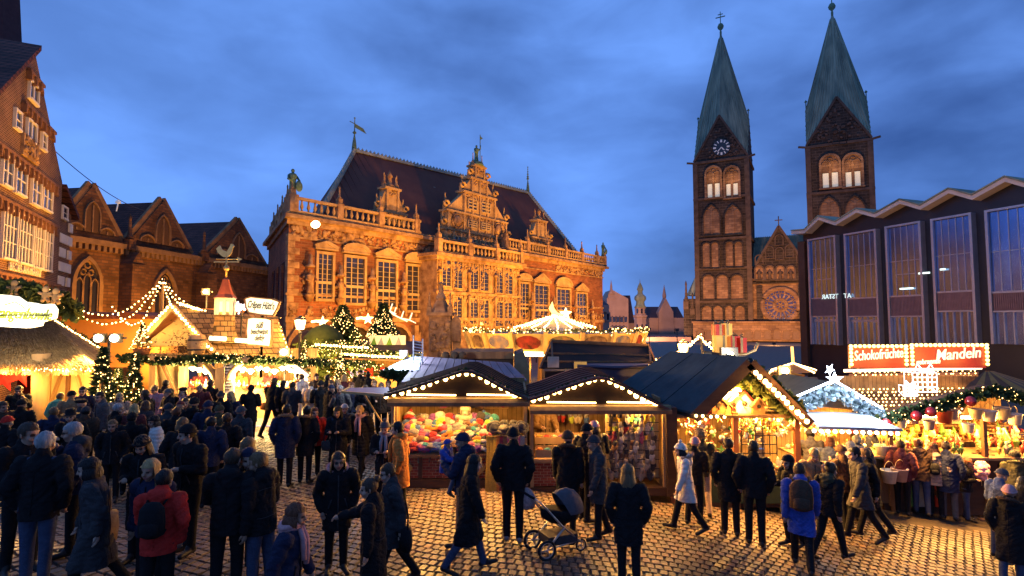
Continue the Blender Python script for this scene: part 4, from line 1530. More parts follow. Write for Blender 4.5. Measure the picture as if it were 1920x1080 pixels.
far_windows(t3,[(ca - .8,.5),(ca + 1.2,.5)],[(ze3 - 3,ze3 - .6)],None)
# onion-domed turret
c = at(1201,600,Yf - 4)
tt = thing('distant_turret','far slim stair turret topped with a dark onion dome and spike','tower',(c.x,Yf - 4,0),0)
Z = lambda y: at(1201,y,Yf - 4).z
m = MB(); m.lathe([(2.1,0),(2.1,Z(596)),(2.45,Z(594)),(2.45,Z(591)),(1.9,Z(590)),(1.9,Z(577))],(0,0,0),8,0,False); m.build('wall',M_FARWALL,tt)
m = MB(); m.lathe([(2.1,Z(577)),(1.5,Z(572)),(1.35,Z(566)),(2.0,Z(561)),(1.9,Z(556)),(.9,Z(551)),(.8,Z(546)),(1.1,Z(543)),(.7,Z(536)),(.15,Z(530)),(.001,Z(522))],(0,0,0),10)
m.build('dome',M_PATINA,tt)
m = MB()
for k in (-1,0,1):
 a = -PI / 2 + k * .75
 m.obox((1.92 * math.cos(a),1.92 * math.sin(a),Z(583.5)),(.6,.15,1.6),(0,0,a + PI / 2))
 m.obox((2.12 * math.cos(a),2.12 * math.sin(a),Z(612)),(.5,.15,1.4),(0,0,a + PI / 2))
m.build('turret_window',GLASSD,tt)
# low pale house in front
t4,w4,ze4,zr4 = far_house('distant_house','far low pale stone house below the dark roofs, street side',1208,1296,632,150,628,0,'distant pale houses')
far_windows(t4,[(w4 * k,.45) for k in (.22,.32,.62,.8)],[(at(0,655,150).z,at(0,645,150).z)],None)
# brick house behind the town hall end
t5,w5,ze5,zr5 = far_house('distant_house','narrow brown house squeezed behind the right end of the town hall',1112,1142,572,105,560,0,'distant pale houses')
far_windows(t5,[(w5 * .62,.4),(w5 * .85,.4)],[(at(0,600,105).z,at(0,588,105).z)],None)
# ================================================================ materials of the market
M_WOOD = mat('stall timber',(0.20,0.105,0.045),0.7,(0.12,0.06,0.028),scale=5,stretch=(1,1,.12),bump=.3)
M_WOODL = mat('pale honey timber',(0.42,0.27,0.12),0.65,(0.30,0.18,0.08),scale=4,stretch=(1,1,.15),bump=.3)
M_WOODD = mat('dark stained timber',(0.06,0.03,0.018),0.6,(0.035,0.018,0.012),scale=5,stretch=(.2,1,1),bump=.3)
M_FASCIA = mat('brown felt fascia',(0.025,0.014,0.01),0.9,(0.016,0.01,0.008),scale=3,spec=.15)
M_ROOFRED = mat('red brown roof sheet',(0.16,0.055,0.035),0.8,(0.09,0.032,0.024),scale=2.5,bump=.4,spec=.2)
M_ROOFBLUE = mat('blue grey tarpaulin roof',(0.035,0.055,0.06),0.75,(0.02,0.034,0.04),scale=2.2,bump=.5,bscale=5,spec=.2)
M_ROOFLILAC = mat('weathered lilac grey roof felt',(0.17,0.14,0.18),0.7,(0.11,0.09,0.12),scale=1.4,stretch=(3,.6,1),bump=.3)
M_NAVY = mat('navy tarpaulin',(0.02,0.02,0.05),0.45,(0.014,0.014,0.035),scale=2,bump=.3)
M_BRASS = mat('brushed awning rail',(0.55,0.36,0.14),0.35,(0.42,0.26,0.10),scale=3,metal=.5)
M_CREAM = mat('cream plaster panel',(0.62,0.48,0.22),0.8,(0.5,0.38,0.17),scale=2)
M_SHINGLE = mat('honey larch shingle',(0.36,0.22,0.08),0.75,(0.20,0.115,0.045),kind='brick',bw=.34,bh=.2,msize=.018,mortar=(.05,.03,.012),scale=2,bump=1)
M_THATCH = mat('straw thatch',(0.28,0.185,0.085),0.9,(0.15,0.10,0.05),scale=7)
M_BRICKP = [mat('stall brick %d' % i,c,.75,tuple(q * .7 for q in c),scale=20,bump=.3) for i,c in enumerate(((.26,.06,.03),(.30,.08,.04),(.20,.045,.025)))]
M_MORTAR = mat('cream mortar',(0.5,0.36,0.2),.9)
M_SIGNW = mat('lit white sign panel',(0.85,0.82,0.7),.5,emit=(1,.88,.55),estr=1.3,sampled=False)
M_SIGNR = mat('dark red sign board',(0.20,0.025,0.02),.45,(0.15,.02,.016),scale=2,emit=(.8,.06,.03),estr=.05,sampled=False)
M_INK = mat('black sign ink',(0.02,0.015,0.01),.6)
M_GREENINK = mat('olive sign ink',(0.22,0.28,0.03),.6)
M_LETTER = mat('lit white lettering',(0.9,0.85,0.8),.5,emit=(1,.82,.7),estr=.9,sampled=False)
M_REDOUT = mat('red letter outline',(0.35,0.03,0.025),.5)
M_BACK = mat('lit back wall boards',(0.36,0.23,0.10),.7,(0.25,.15,.065),kind='plank',bw=4,bh=.12,msize=.006,mortar=(.1,.06,.03),scale=3,bump=.5)
def cloth(name,c,k=.7):
 return mat(name,c,.95,tuple(q * k for q in c),scale=26,bump=.5,bscale=70,sheen=.2)
KNIT = {n: cloth(n + ' knit',c) for n,c in {
 'red': (.42,.03,.025),'mustard': (.50,.30,.04),'cream': (.50,.40,.26),'grey': (.26,.24,.22),'charcoal': (.05,.045,.045),
 'brown': (.20,.10,.05),'purple': (.20,.06,.26),'pink': (.48,.10,.16),'blue': (.06,.12,.34),'orange': (.55,.18,.03),
 'white': (.60,.55,.46),'teal': (.05,.26,.28),'lime': (.42,.50,.06),'wine': (.22,.03,.05),'beige': (.44,.32,.2)}.items()}
def knit_hat_mesh(style,m1,m2):
 mb = MB()
 n = 14
 prof = [(.10,.0),(.118,.004),(.128,.02),(.128,.07),(.116,.078),(.112,.082),(.116,.10),(.104,.14),(.072,.175),(.03,.19),(.001,.192)]
 V0 = len(mb.v)
 mb.lathe(prof[:6],(0,0,0),n,1 if style in ('plain','pom') else 0)
 mb.lathe(prof[5:],(0,0,0),n,0)
 if style == 'pom':
  mb.ball((0,0,.225),.045,7,5,1)
 elif style == 'ear':
  for s in (-1,1):
   mb.ball((s * .105,0,-.02),.05,6,4,0,.35,1,1.3)
   mb.tube([(s * .105,0,-.06),(s * .115,-.01,-.2)],.012,4,1)
 elif style == 'brim':
  mb.lathe([(.112,.01),(.19,-.015),(.19,-.025),(.11,0)],(0,0,0),n,0)
 rd = random.Random(hash(style) % 97)
 mb.v = [(x * (1 + .07 * math.sin(6 * math.atan2(y,x) + 9 * z)),y * (1 + .07 * math.sin(6 * math.atan2(y,x) + 9 * z)),z) for x,y,z in mb.v]
 return mb.mesh('knit_hat',[m1,m2])
def mitten_mesh(m1,m2):
 mb = MB()
 mb.ball((0,0,-.11),.06,8,6,0,.8,.35,1.5)
 mb.ball((.045,0,-.085),.026,6,5,0,.9,.7,1.6)
 mb.lathe([(.036,-.05),(.042,0),(.042,.04),(.034,.045)],(0,0,-.01),8,1,True,1,.55)
 return mb.mesh('mitten',[m1,m2])
def glass_ball_mesh(m1):
 mb = MB()
 mb.ball((0,0,0),.05,9,7)
 mb.lathe([(.014,.045),(.014,.065),(.001,.066)],(0,0,0),6,1)
 mb.tube([(0,0,.06),(0,0,.14)],.003,3,1)
 return mb.mesh('bauble',[m1,M_BRASS])
def star_mesh(m1,r=.09):
 mb = MB()
 pts = [((r if k % 2 == 0 else r * .42) * math.sin(PI * k / 5),(r if k % 2 == 0 else r * .42) * math.cos(PI * k / 5)) for k in range(10)]
 n = 10
 v = [(x,0,z) for x,z in pts] + [(0,-.025,0),(0,.025,0)]
 mb.add(v,[(i,(i + 1) % n,n) for i in range(n)] + [((i + 1) % n,i,n + 1) for i in range(n)])
 return mb.mesh('star',[m1])
def pail_mesh(m1,m2):
 mb = MB()
 mb.lathe([(.10,0),(.14,.22),(.15,.225),(.15,.24),(.135,.24),(.10,.02),(.001,.02)],(0,0,0),14,0)
 mb.tube([(.145 * math.cos(a),0,.23 + .17 * math.sin(a)) for a in [PI * k / 10 for k in range(11)]],.007,4,1)
 return mb.mesh('pail',[m1,m2])
def bulb_mesh(r=.055):
 mb = MB()
 mb.ball((0,0,0),r,8,6,0,1,1,1.1)
 mb.lathe([(r * .55,r * .8),(r * .5,r * 1.5),(.001,r * 1.55)],(0,0,0),6,1)
 return mb.mesh('bulb',[BULB,M_WOODD])
BULB_ME = bulb_mesh()
BULB_S = bulb_mesh(.034)
def catenary(a,b,sag,n=12):
 a,b = Vector(a),Vector(b)
 return [a.lerp(b,i / n) - Vector((0,0,sag * 4 * (i / n) * (1 - i / n))) for i in range(n + 1)]
def along(pts,n,ends=True):
 pts = [Vector(p) for p in pts]
 ls = [0]
 for a,b in zip(pts[:-1],pts[1:]):
  ls.append(ls[-1] + (b - a).length)
 out = []
 for i in range(n):
  s = ls[-1] * (i / (n - 1) if ends else (i + .5) / n)
  k = 0
  while k < len(ls) - 2 and ls[k + 1] < s:
   k += 1
  f = (s - ls[k]) / max(1e-9,ls[k + 1] - ls[k])
  out.append(pts[k].lerp(pts[k + 1],f))
 return out
def bulb_string(label,pts,n,me=None,group=None,green=0.0,seed=0,light=None,cat='light string',name='light_string',drop=.05,jit=.018):
 """a cable with bulbs (parts), optionally wound with fir"""
 pts = [Vector(p) for p in pts]
 t = thing(name,label,cat,pts[0],0,group)
 loc = [p - pts[0] for p in pts]
 mb = MB()
 mb.tube(loc,.012,4)
 mb.build('cable',WIRE,t)
 if green:
  g_ = MB()
  garland(g_,loc,green,95,0,1,.12,.010,seed)
  tag(g_.build('fir_sprigs',[FIR,FAIRY],t),kind='stuff')
 rd = random.Random(seed)
 for p in along(loc,n):
  link_mesh('bulb',me or BULB_ME,t,p + Vector((rd.uniform(-jit,jit),-.02,-drop + rd.uniform(-jit,jit))),(rd.uniform(-.5,.5),rd.uniform(-.5,.5),0),rd.uniform(.72,1.1))
 if light:
  for p in along(loc,light[1],False):
   lamp('bulb_light',p + Vector((0,-.25,-.12)),light[0],WARM,.12,t)
 return t
def brick_panel(t,u0,u1,z0,z1,y,bw=.15,bh=.062,maxn=300,count=[0]):
 m = MB()
 m.box(u0,u1,y,y + .05,z0,z1)
 pan = m.build('brick_panel',M_MORTAR,t)
 nr = int((z1 - z0) / bh)
 mes = []
 for i in range(6):
  rd = random.Random(i)
  b = MB()
  w,h = bw - .014,bh - .013
  j = lambda: rd.uniform(-.002,.002)
  b.add([(j(),j(),j()),(w + j(),j(),j()),(w + j(),j(),h + j()),(j(),j(),h + j()),(0,.03,0),(w,.03,0),(w,.03,h),(0,.03,h)],
              [(0,1,2,3),(0,4,5,1),(1,5,6,2),(2,6,7,3),(3,7,4,0)])
  mes.append(b.mesh('brick',M_BRICKP[i % 3]))
 rd = random.Random(int(u0 * 100))
 for r in range(nr):
  u = u0 + .008 - (bw / 2 if r % 2 else 0)
  while u < u1 - .03:
   a,e = max(u,u0 + .008),min(u + bw,u1)
   if e - a > .05:
    link_mesh('brick',mes[rd.randrange(6)],pan,(a,y - .015 - rd.uniform(0,.004),z0 + .008 + r * bh),(0,0,0),((e - a) / bw,1,1))
   u += bw
 return pan
# ================================================================ hat stall and mitten stall (front row)
YA = 12.65
pA = at(735,905,YA)
def front_stall(label,xl,xr,curve,zb_px,name,side_left,rooflab,roofmat):
 x0,x1 = at(xl,750,YA).x,at(xr,750,YA).x
 zg = ground_z((x0 + x1) / 2)
 t = thing(name,label,'market stall',(x0,YA,zg),0,'front row stalls')
 fr = Frame((x0,YA),(1,0),zg)
 w = x1 - x0
 ze = fr.uz((xl + xr) / 2,zb_px)[1]        # underside of the awning rail
 D = 2.3
 m = MB(); m.box(0,w,D - .06,D,0,ze + .3); m.build('back_wall',M_BACK,t)
 for nm,u in (('side_wall',0),('side_wall',w - .05)):
  m = MB(); m.box(u,u + .05,.35,D - .06,0,ze + .2); m.build(nm,M_BACK,t)
 m = MB(); m.box(.05,w - .05,.1,D - .06,0,.12); m.build('floor',M_WOODD,t)
 m = MB(); m.box(0,w,-.14,.1,0,.17); m.build('plinth',M_WOODD,t)
 for u in (.0,w - .07):
  m = MB(); m.box(u,u + .07,-.08,.0,.17,ze); m.build('post',M_WOODL,t)
 # low arched fascia
 cur = [fr.uz(a,b_) for a,b_ in curve]
 m = MB()
 pts = [(cur[0][0],ze)] + [(cur[-1][0],ze)] + [(u,z) for u,z in cur[::-1]]
 m.prism(pts,-.12,-.06)
 m.build('fascia',M_FASCIA,t)
 m = MB()
 for (a,b_) in zip(cur[:-1],cur[1:]):
  m.sheet([(a[0],-.35,a[1] + .02),(b_[0],-.35,b_[1] + .02),(b_[0],D + .2,b_[1] + .02),(a[0],D + .2,a[1] + .02)],(0,0,-.06))
 rf = m.build('roof',roofmat,t)
 m = MB()
 for i in range(1,7):
  y = -.35 + i * (D + .5) / 7
  m.cut()
  for (a,b_) in zip(cur[:-1],cur[1:]):
   m.bar((a[0],y,a[1] + .035),(b_[0],y,b_[1] + .035),.05,.03)
 m.build_each('roof_batten',roofmat,rf)
 # rolled awning: rail and cloth
 m = MB(); m.tube([(-.05,-.2,ze + .05),(w + .08,-.2,ze + .05)],.055,8); m.build('awning_roll',M_BRASS,t)
 m = MB(); m.box(-.02,w + .05,-.42,-.38,ze - .06,ze + .02); m.sheet([(-.02,-.40,ze + .0),(w + .05,-.40,ze + .0),(w + .05,-.15,ze + .11),(-.02,-.15,ze + .11)],(0,0,.01)); m.build('awning',M_WOOD,t)
 m = MB()
 for i in range(2):
  a = w * (.12 + .44 * i)
  m.tube([(a,-.2,ze + .17),(a + w * .36,-.2,ze + .155)],.018,5)
 m.build('light_tube',TUBEGLOW,t)
 return t,fr,w,ze,zg
stA,fA,wA,zeA,zgA = front_stall('hat stall with brick-patterned counter, heaped with colourful knitted hats under a low arched front',735,988,
         [(726,738),(762,728),(800,716),(838,704),(868,694),(884,694),(910,705),(940,722),(966,735),(990,744)],752,'market_stall',True,'',mat('brown roof felt',(.10,.05,.03),.85,(.05,.027,.018),scale=2,bump=.5))
stB,fB,wB,zeB,zgB = front_stall('mitten and glove stall with red brown roof, right neighbour of the hat stall',994,1246,
         [(992,745),(1020,737),(1055,724),(1090,712),(1116,706),(1132,707),(1160,718),(1195,737),(1225,752),(1252,766)],766,'market_stall',False,'',M_ROOFRED)
# counter, brick panels and emblem of the hat stall
zc = fA.uz(800,850)[1]
m = MB(); m.sheet([(.07,-.16,zc - .05),(wA - .07,-.16,zc - .05),(wA - .07,.75,zc + .2),(.07,.75,zc + .2)],(0,0,.05)); m.build('counter',M_WOOD,stA)
for a,b_ in ((.07,.62),(.70,1.42),(1.50,2.22),(2.30,wA - .07)):
 brick_panel(stA,a,b_,.19,zc - .06,-.06)
for u in (.62,1.42,2.22):
 m = MB(); m.box(u,u + .08,-.11,-.02,.17,zc - .06); m.build('panel_post',M_WOODD,stA)
for u0_ in (.30,1.9):
 m = MB()
 pts = [(u0_ + .17 * math.cos(a) * (1 + .12 * math.cos(4 * a)),.42 + .17 * math.sin(a) * (1 + .12 * math.cos(4 * a))) for a in [2 * PI * k / 24 for k in range(24)]]
 m.prism(pts[::-1],-.12,-.078)
 sh = m.build('emblem',mat('gold emblem board',(.50,.27,.07),.5),stA)
 mm = MB(); mm.add([(x,0,z) for x,z in [(0,.09),(.03,.03),(.08,.04),(.045,-.01),(.06,-.07),(0,-.04),(-.06,-.07),(-.045,-.01),(-.08,.04),(-.03,.03)]],[tuple(range(10))[::-1]])
 mm.build('emblem_leaf',M_WOODD,sh,(u0_,-.124,.42))
# counter and crates of the glove stall
zcB = fB.uz(1020,858)[1]
m = MB(); m.box(.07,1.55,-.16,.8,zcB - .05,zcB); m.build('counter',M_WOODL,stB)
brick_panel(stB,.07,.76,.19,zcB - .06,-.06)
brick_panel(stB,.84,1.55,.19,zcB - .06,-.06)
m = MB(); m.box(.76,.84,-.11,-.02,.17,zcB - .06); m.build('panel_post',M_WOODD,stB)
for k,(zz,yy) in enumerate(((zcB,.0),(zcB + .22,.34))):
 cr = thing('crate',['pale wooden crate of folded gloves in front on the glove stall counter','pale wooden crate of folded sweaters raised at the back of the glove counter'][k],'crate',Vector(fB.o) + Vector((.12,yy,zz + .003)))
 m = MB(); m.box(0,1.25,0,.3,0,.02); m.build('base',M_WOODL,cr)
 for (a,b_,c,d) in ((0,1.25,0,.02),(0,1.25,.28,.3),(0,.02,.02,.28),(1.23,1.25,.02,.28)):
  m = MB(); m.box(a,b_,c,d,.02,.16 if c < .2 else .2); m.build('side_board',M_WOODL,cr)
 rd = random.Random(k)
 for i in range(14):
  cn = rd.choice(list(KNIT))
  m = MB(); m.obox((0,0,0),(.14,.2,.045)); m.ball((0,0,.03),.075,8,5,0,1,1.2,.5)
  tag(m.build('folded_knitwear',KNIT[cn],None,Vector(fB.o) + Vector((.12 + .1 + (i % 7) * .175,yy + .15 + rd.uniform(-.02,.02),zz + .05 + .07 * (i // 7))),(0,0,rd.uniform(-.4,.4))),
   'folded %s knitwear lying in a crate on the glove stall' % cn,'knitwear','folded knitwear on the glove stall')
# open timber brace leaning at the glove stall, post at its right end
m = MB(); m.box(wB - .02,wB + .22,-.2,.2,0,zeB + .05); m.build('corner_board',M_WOODD,stB)
m = MB(); m.bar((wB + .25,-.45,.02),(wB + .12,-.25,1.0),.05,.03); tag(m.build('timber_slat',M_WOODL,None,fB.o),'pale wooden slat leaning at the dark corner board between the glove and birdhouse stalls','slat')
# heaped hats
rd = random.Random(21)
HATS = {}
names_ = list(KNIT)
hat_n = 0
for row in range(6):
 for i in range(16):
  u = .18 + (wA - .95) * (i + rd.uniform(.2,.8)) / 16
  v = row / 5
  y = -.02 + v * .85
  z = zc + .02 + v * .52 + rd.uniform(0,.05)
  cn = rd.choice(names_)
  st = rd.choice(('plain','pom','plain','ear','brim'))
  k = (cn,st)
  if k not in HATS:
   HATS[k] = knit_hat_mesh(st,KNIT[cn],KNIT[rd.choice(names_)])
  o = link_mesh('knit_hat',HATS[k],None,Vector(fA.o) + Vector((u,y,z)),(rd.uniform(-.9,-.1),rd.uniform(-.45,.45),rd.uniform(-.6,.6)),rd.uniform(.9,1.2))
  tag(o,'%s %s in the %s row of the hat heap, %s part' % (cn,{'plain': 'knitted beanie','pom': 'bobble hat','ear': 'knitted hat with ear flaps','brim': 'brimmed felt hat'}[st],('front','second','third','fourth','fifth','hindmost')[row],('left','centre-left','centre-right','right')[i // 4]),'hat','hats heaped on the hat stall')
m = MB(); m.sheet([(.1,.1,zc + .1),(wA - .7,.1,zc + .1),(wA - .7,1.1,zc + .55),(.1,1.1,zc + .55)],(0,0,-.04)); m.build('display_slope',M_WOOD,stA)
# mannequin bust with hat and thick scarf
b_ = Vector(fA.o) + Vector((1.58,.75,zc + .35))
mn = thing('mannequin','pale mannequin bust wearing a cream hat and thick scarf among the heaped hats','mannequin',b_)
m = MB(); m.lathe([(.16,-.2),(.24,0),(.25,.16),(.12,.27),(.06,.3),(.06,.36)],(0,0,0),12,0,True,1,.65); m.ball((0,-.01,.44),.10,12,9,0,.8,.95,1.25); m.lathe([(.03,0),(.012,.05)],(0,-.11,.41),5); m.build('torso',cloth('pale coat cloth',(.5,.45,.34)),mn)
m = MB(); m.lathe([(.13,.24),(.18,.28),(.17,.34),(.12,.37),(.10,.33)],(0,0,0),14,0,True,1,.85); m.tube([(-.08,-.16,.28),(-.12,-.2,.05),(-.1,-.18,-.15)],.06,7); m.build('scarf',KNIT['cream'],mn)
link_mesh('hat',knit_hat_mesh('ear',KNIT['cream'],KNIT['grey']),mn,(0,.01,.47))
# hanging goods at the back of the hat stall
for i in range(11):
 u = .2 + i * .27
 cn = rd.choice(names_)
 st = rd.choice(('brim','plain','pom'))
 o = link_mesh('knit_hat',HATS.setdefault((cn,st),knit_hat_mesh(st,KNIT[cn],KNIT['grey'])),None,Vector(fA.o) + Vector((u,1.9,zc + .78 + rd.uniform(-.1,.18))),(-.5,0,rd.uniform(0,6)),1.1)
 tag(o,'%s hat hung on the back wall of the hat stall, %s part' % (cn,('left','left','left','middle','middle','middle','middle','right','right','right','right')[i]),'hat','hats hung at the back of the hat stall')
for i,u in enumerate((.75,1.95,2.25)):
 m = MB()
 for (a,b2,c,d) in ((0,.34,0,.03),(0,.34,.47,.5),(0,.03,.03,.47),(.31,.34,.03,.47)):
  m.box(a,b2,0,.03,c,d)
 tag(m.build('picture_frame',M_WOODL,None,Vector(fA.o) + Vector((u,2.15,zc + .65))),['left','middle','right'][i] + ' pale wooden mirror frame on the back wall of the hat stall','frame')
# carousel of black hats and rail of scarves at the right end of the hat stall
b_ = Vector(at(952,800,YA - .1)) - Vector((0,0,.1))
rk = thing('hat_rack','round rack of black and charcoal hats above the hanging scarves','hat rack',(b_.x,b_.y,ground_z(b_.x)))
hz = b_.z - ground_z(b_.x)
m = MB(); m.lathe([(.25,0),(.22,.03),(.02,.05),(.02,hz + .25)],(0,0,0),10); m.build('stand',IRON,rk)
m = MB(); m.tube([(.34 * math.cos(2 * PI * k / 16),.25 * math.sin(2 * PI * k / 16),hz - .1) for k in range(17)],.012,4); m.bar((-.34,0,hz - .1),(.34,0,hz - .1),.02); m.build('rail',IRON,rk)
hm = knit_hat_mesh('plain',KNIT['charcoal'],KNIT['charcoal'])
for k in range(10):
 a = 2 * PI * k / 10
 o = link_mesh('knit_hat',hm,None,Vector(rk.location) + Vector((.33 * math.cos(a),.25 * math.sin(a),hz + .02)),(.3 * math.sin(a),.3,a))
 tag(o,'charcoal knitted hat on the round rack above the scarves','hat','dark hats on the round rack')
sc = [('mustard',-.20),('mustard',-.13),('orange',-.07),('wine',-.01),('purple',.05),('pink',.11),('beige',.18),('grey',.24)]
zs = fA.uz(945,815)[1]
rail0 = Vector(fA.o) + Vector((at(915,815,YA).x - fA.o.x,-.35,zs))
m = MB(); m.bar((-.05,0,.02),(.85,0,.02),.025); m.bar((.0,0,.02),(.0,.32,.02),.02); m.bar((.8,0,.02),(.8,.32,.02),.02)
tag(m.build('scarf_rail',IRON,None,rail0),'thin rail holding long scarves in front of the brick counter','rail')
for k in range(11):
 cn = ('mustard','mustard','mustard','orange','wine','brown','pink','purple','beige','pink','grey')[k]
 u = .02 + k * .075
 h = (1.42,1.5,1.44,1.4,1.35,1.3,1.05,1.0,.98,.95,1.0)[k]
 m = MB()
 nseg = 9
 for layer in (0,1):
  y0 = -.03 if layer == 0 else .03
  pr = []
  for i in range(nseg + 1):
   f_ = i / nseg
   wv = .012 * math.sin(f_ * 7 + k)
   pr.append(((u - .045 - .01 * f_ + wv,y0 + wv,-h * f_ + .03),(u + .045 + .01 * f_ + wv,y0 + wv + .012,-h * f_ + .03)))
  V = [p for q in pr for p in q]
  m.add(V,[(2 * i,2 * i + 1,2 * i + 3,2 * i + 2) for i in range(nseg)],0,True)
  for q in range(5):
   x = pr[-1][0][0] + (pr[-1][1][0] - pr[-1][0][0]) * (q + .5) / 5
   m.tube([(x,y0,-h + .03),(x + .004,y0,-h - .07)],.006,3)
 m.box(u - .045,u + .045,-.03,.045,.028,.04)
 tag(m.build('scarf',KNIT[cn],None,rail0),'%s fringed scarf, number %d from the left on the rail before the hat stall' % (cn,k + 1),'scarf','scarves on the rail')
# wall of mittens
MIT = {}
u0m = fB.uz(1146,800)[0]
for row in range(8):
 for i in range(9):
  cn = rd.choice(['white','red','white','mustard','grey','beige','cream','charcoal','brown','lime','teal','wine','pink','grey','cream'] if row < 3 else ['grey','beige','cream','charcoal','brown','grey','white'])
  c2 = rd.choice(['grey','cream','charcoal',cn])
  k = (cn,c2)
  if k not in MIT:
   MIT[k] = mitten_mesh(KNIT[cn],KNIT[c2])
  z = zeB - .16 - row * .205
  if z < .35:
   continue
  o = link_mesh('mitten',MIT[k],None,Vector(fB.o) + Vector((u0m + i * .118 + rd.uniform(-.02,.02),.18 + .05 * math.sin(i * 1.7 + row),z)),(0,rd.uniform(-.25,.25),rd.uniform(-.5,.5)),rd.uniform(1.05,1.3))
  tag(o,'%s mitten in row %d from the top of the display wall, %s part' % (cn,row + 1,('left','middle','right')[i // 3]),'mitten','mittens on the display wall')
m = MB(); m.box(u0m - .08,wB - .09,.26,.3,.3,zeB); m.build('display_wall',mat('cream display board',(.45,.33,.18),.8),stB)
for row in range(8):
 z = zeB - .13 - row * .205
 m = MB(); m.bar((u0m - .08,.17,z),(wB - .09,.17,z),.016); m.build('display_rail',IRON,stB)
for i in range(22):
 cn = rd.choice(names_)
 k = (cn,'grey')
 if k not in MIT:
  MIT[k] = mitten_mesh(KNIT[cn],KNIT['grey'])
 o = link_mesh('mitten',MIT[k],None,Vector(fB.o) + Vector((.12 + (i % 11) * .13,1.5 + rd.uniform(-.2,.2),zeB - .12 - .24 * (i // 11))),(0,rd.uniform(-.3,.3),rd.uniform(-.5,.5)),1.2)
 tag(o,'%s mitten hung %s over the glove counter, %s part' % (cn,('high','low')[i // 11],('left','middle','right')[min(2,(i % 11) // 4)]),'mitten','mittens hung over the glove counter')
# lamps of the two stalls
for st,fr_,w,ze in ((stA,fA,wA,zeA),(stB,fB,wB,zeB)):
 for k in (.2,.5,.8):
  m = MB(); m.lathe([(.05,.06),(.09,0),(.001,-.02)],(0,0,0),8)
  lp = m.build('lamp',LAMPGLOW,st,(w * k,.35,ze + .12))
  lamp('lamp_light',(w * k,.12,ze - .06),13,WARM,.08,st)
  lamp('lamp_light',(w * k,-.46,ze - .1),75,WARM,.06,st,'SPOT',aim((0,-.46,ze),(0,-3.2,0)),150,.7)
bulb_string('bulb garland along the low arched front of the hat stall',[fA.o + Vector((u,-.16,z + .0)) for u,z in [fA.uz(a,b2) for a,b2 in [(728,738),(762,729),(800,717),(838,705),(868,694),(884,694),(910,705),(940,722),(966,735),(990,745)]]],21,green=.07,seed=1,group='bulb garlands on the front row')
bulb_string('bulb garland along the low arched front of the glove stall',[fB.o + Vector((u,-.16,z + .0)) for u,z in [fB.uz(a,b2) for a,b2 in [(998,745),(1020,738),(1055,725),(1090,713),(1116,706),(1132,707),(1160,719),(1195,738),(1225,753),(1238,760)]]],20,green=.07,seed=2,group='bulb garlands on the front row')
# blue flap at the left end of the hat stall
q = [at(642,735,13.2),at(733,742,12.7),at(728,726,14.3),at(655,727,14.5)]
aw = thing('side_awning','small blue tarpaulin awning reaching left from the hat stall','awning',(q[1].x,q[1].y,ground_z(q[1].x)))
o_ = Vector(aw.location)
m = MB(); m.sheet([p - o_ for p in q],(0,0,-.03)); m.build('cloth',mat('blue awning cloth',(.05,.06,.2),.6,(.04,.05,.15),scale=4),aw)
m = MB(); m.bar(q[0] - o_,q[1] - o_,.05); m.bar(q[0] - o_,q[3] - o_,.05); m.bar(q[1] - o_ + Vector((.0,.02,-.9)),q[1].lerp(q[0],.55) - o_,.03); m.build('strut',M_BRASS,aw)
# ================================================================ birdhouse stall
def birdhouse(loc,cw,cr,s,rz,label,chim=False):
 t = thing('birdhouse',label,'birdhouse',loc,rz,'birdhouses on the shelf')
 m = MB(); w,d,h = .12 * s,.1 * s,.17 * s
 m.prism([(-w,0),(w,0),(w,h),(0,h + w * 1.05),(-w,h)],-d,d); m.build('box',cw,t)
 m = MB()
 for sg in (-1,1):
  m.sheet([(sg * w * 1.3,-d * 1.35,h - w * .32),(0,-d * 1.35,h + w * 1.06),(0,d * 1.35,h + w * 1.06),(sg * w * 1.3,d * 1.35,h - w * .32)],(sg * .01,0,.025 * s))
 m.build('roof',cr,t)
 m = MB(); m.lathe([(.038 * s,0),(.038 * s,.012)],(0,0,0),12); m.build('entrance',M_INK,t,(0,-d - .004,h * .85),(PI / 2,0,0))
 m = MB(); m.tube([(0,-d,h * .5),(0,-d - .06 * s,h * .5)],.009 * s,5); m.build('perch',M_WOODL,t)
 return t
YC = 12.6
xC0,xC1 = at(1256,900,YC).x,at(1500,900,YC).x
zgC = ground_z((xC0 + xC1) / 2)
fC = Frame((xC0,YC),(1,0),zgC)
wC = xC1 - xC0
stC = thing('market_stall','birdhouse and ornament stall with steep blue grey roof and bulb-lit gable','market stall',fC.o)
apC = fC.uz(1393,668)
elC,erC = fC.uz(1290,768),fC.uz(1502,780)
zsh = fC.uz(1380,777)[1]
m = MB(); m.box(.08,wC - .1,2.3,2.36,0,erC[1] + .3); m.build('back_wall',M_BACK,stC)
m = MB(); m.box(0,wC,0,2.3,0,.1); m.build('floor',M_WOODD,stC)
for u,mm in ((0,M_WOOD),(wC * .49,M_WOOD),(wC - .1,M_WOODD)):
 m = MB(); m.box(u,u + .11,-.06,.05,0,zsh + .05); m.build('post',mat('orange stained post',(.34,.12,.04),.6,(.24,.08,.03),scale=4,stretch=(1,1,.1)),stC)
m = MB(); m.box(-.02,wC,-.12,.45,zsh - .06,zsh); m.build('shelf_beam',M_WOOD,stC)
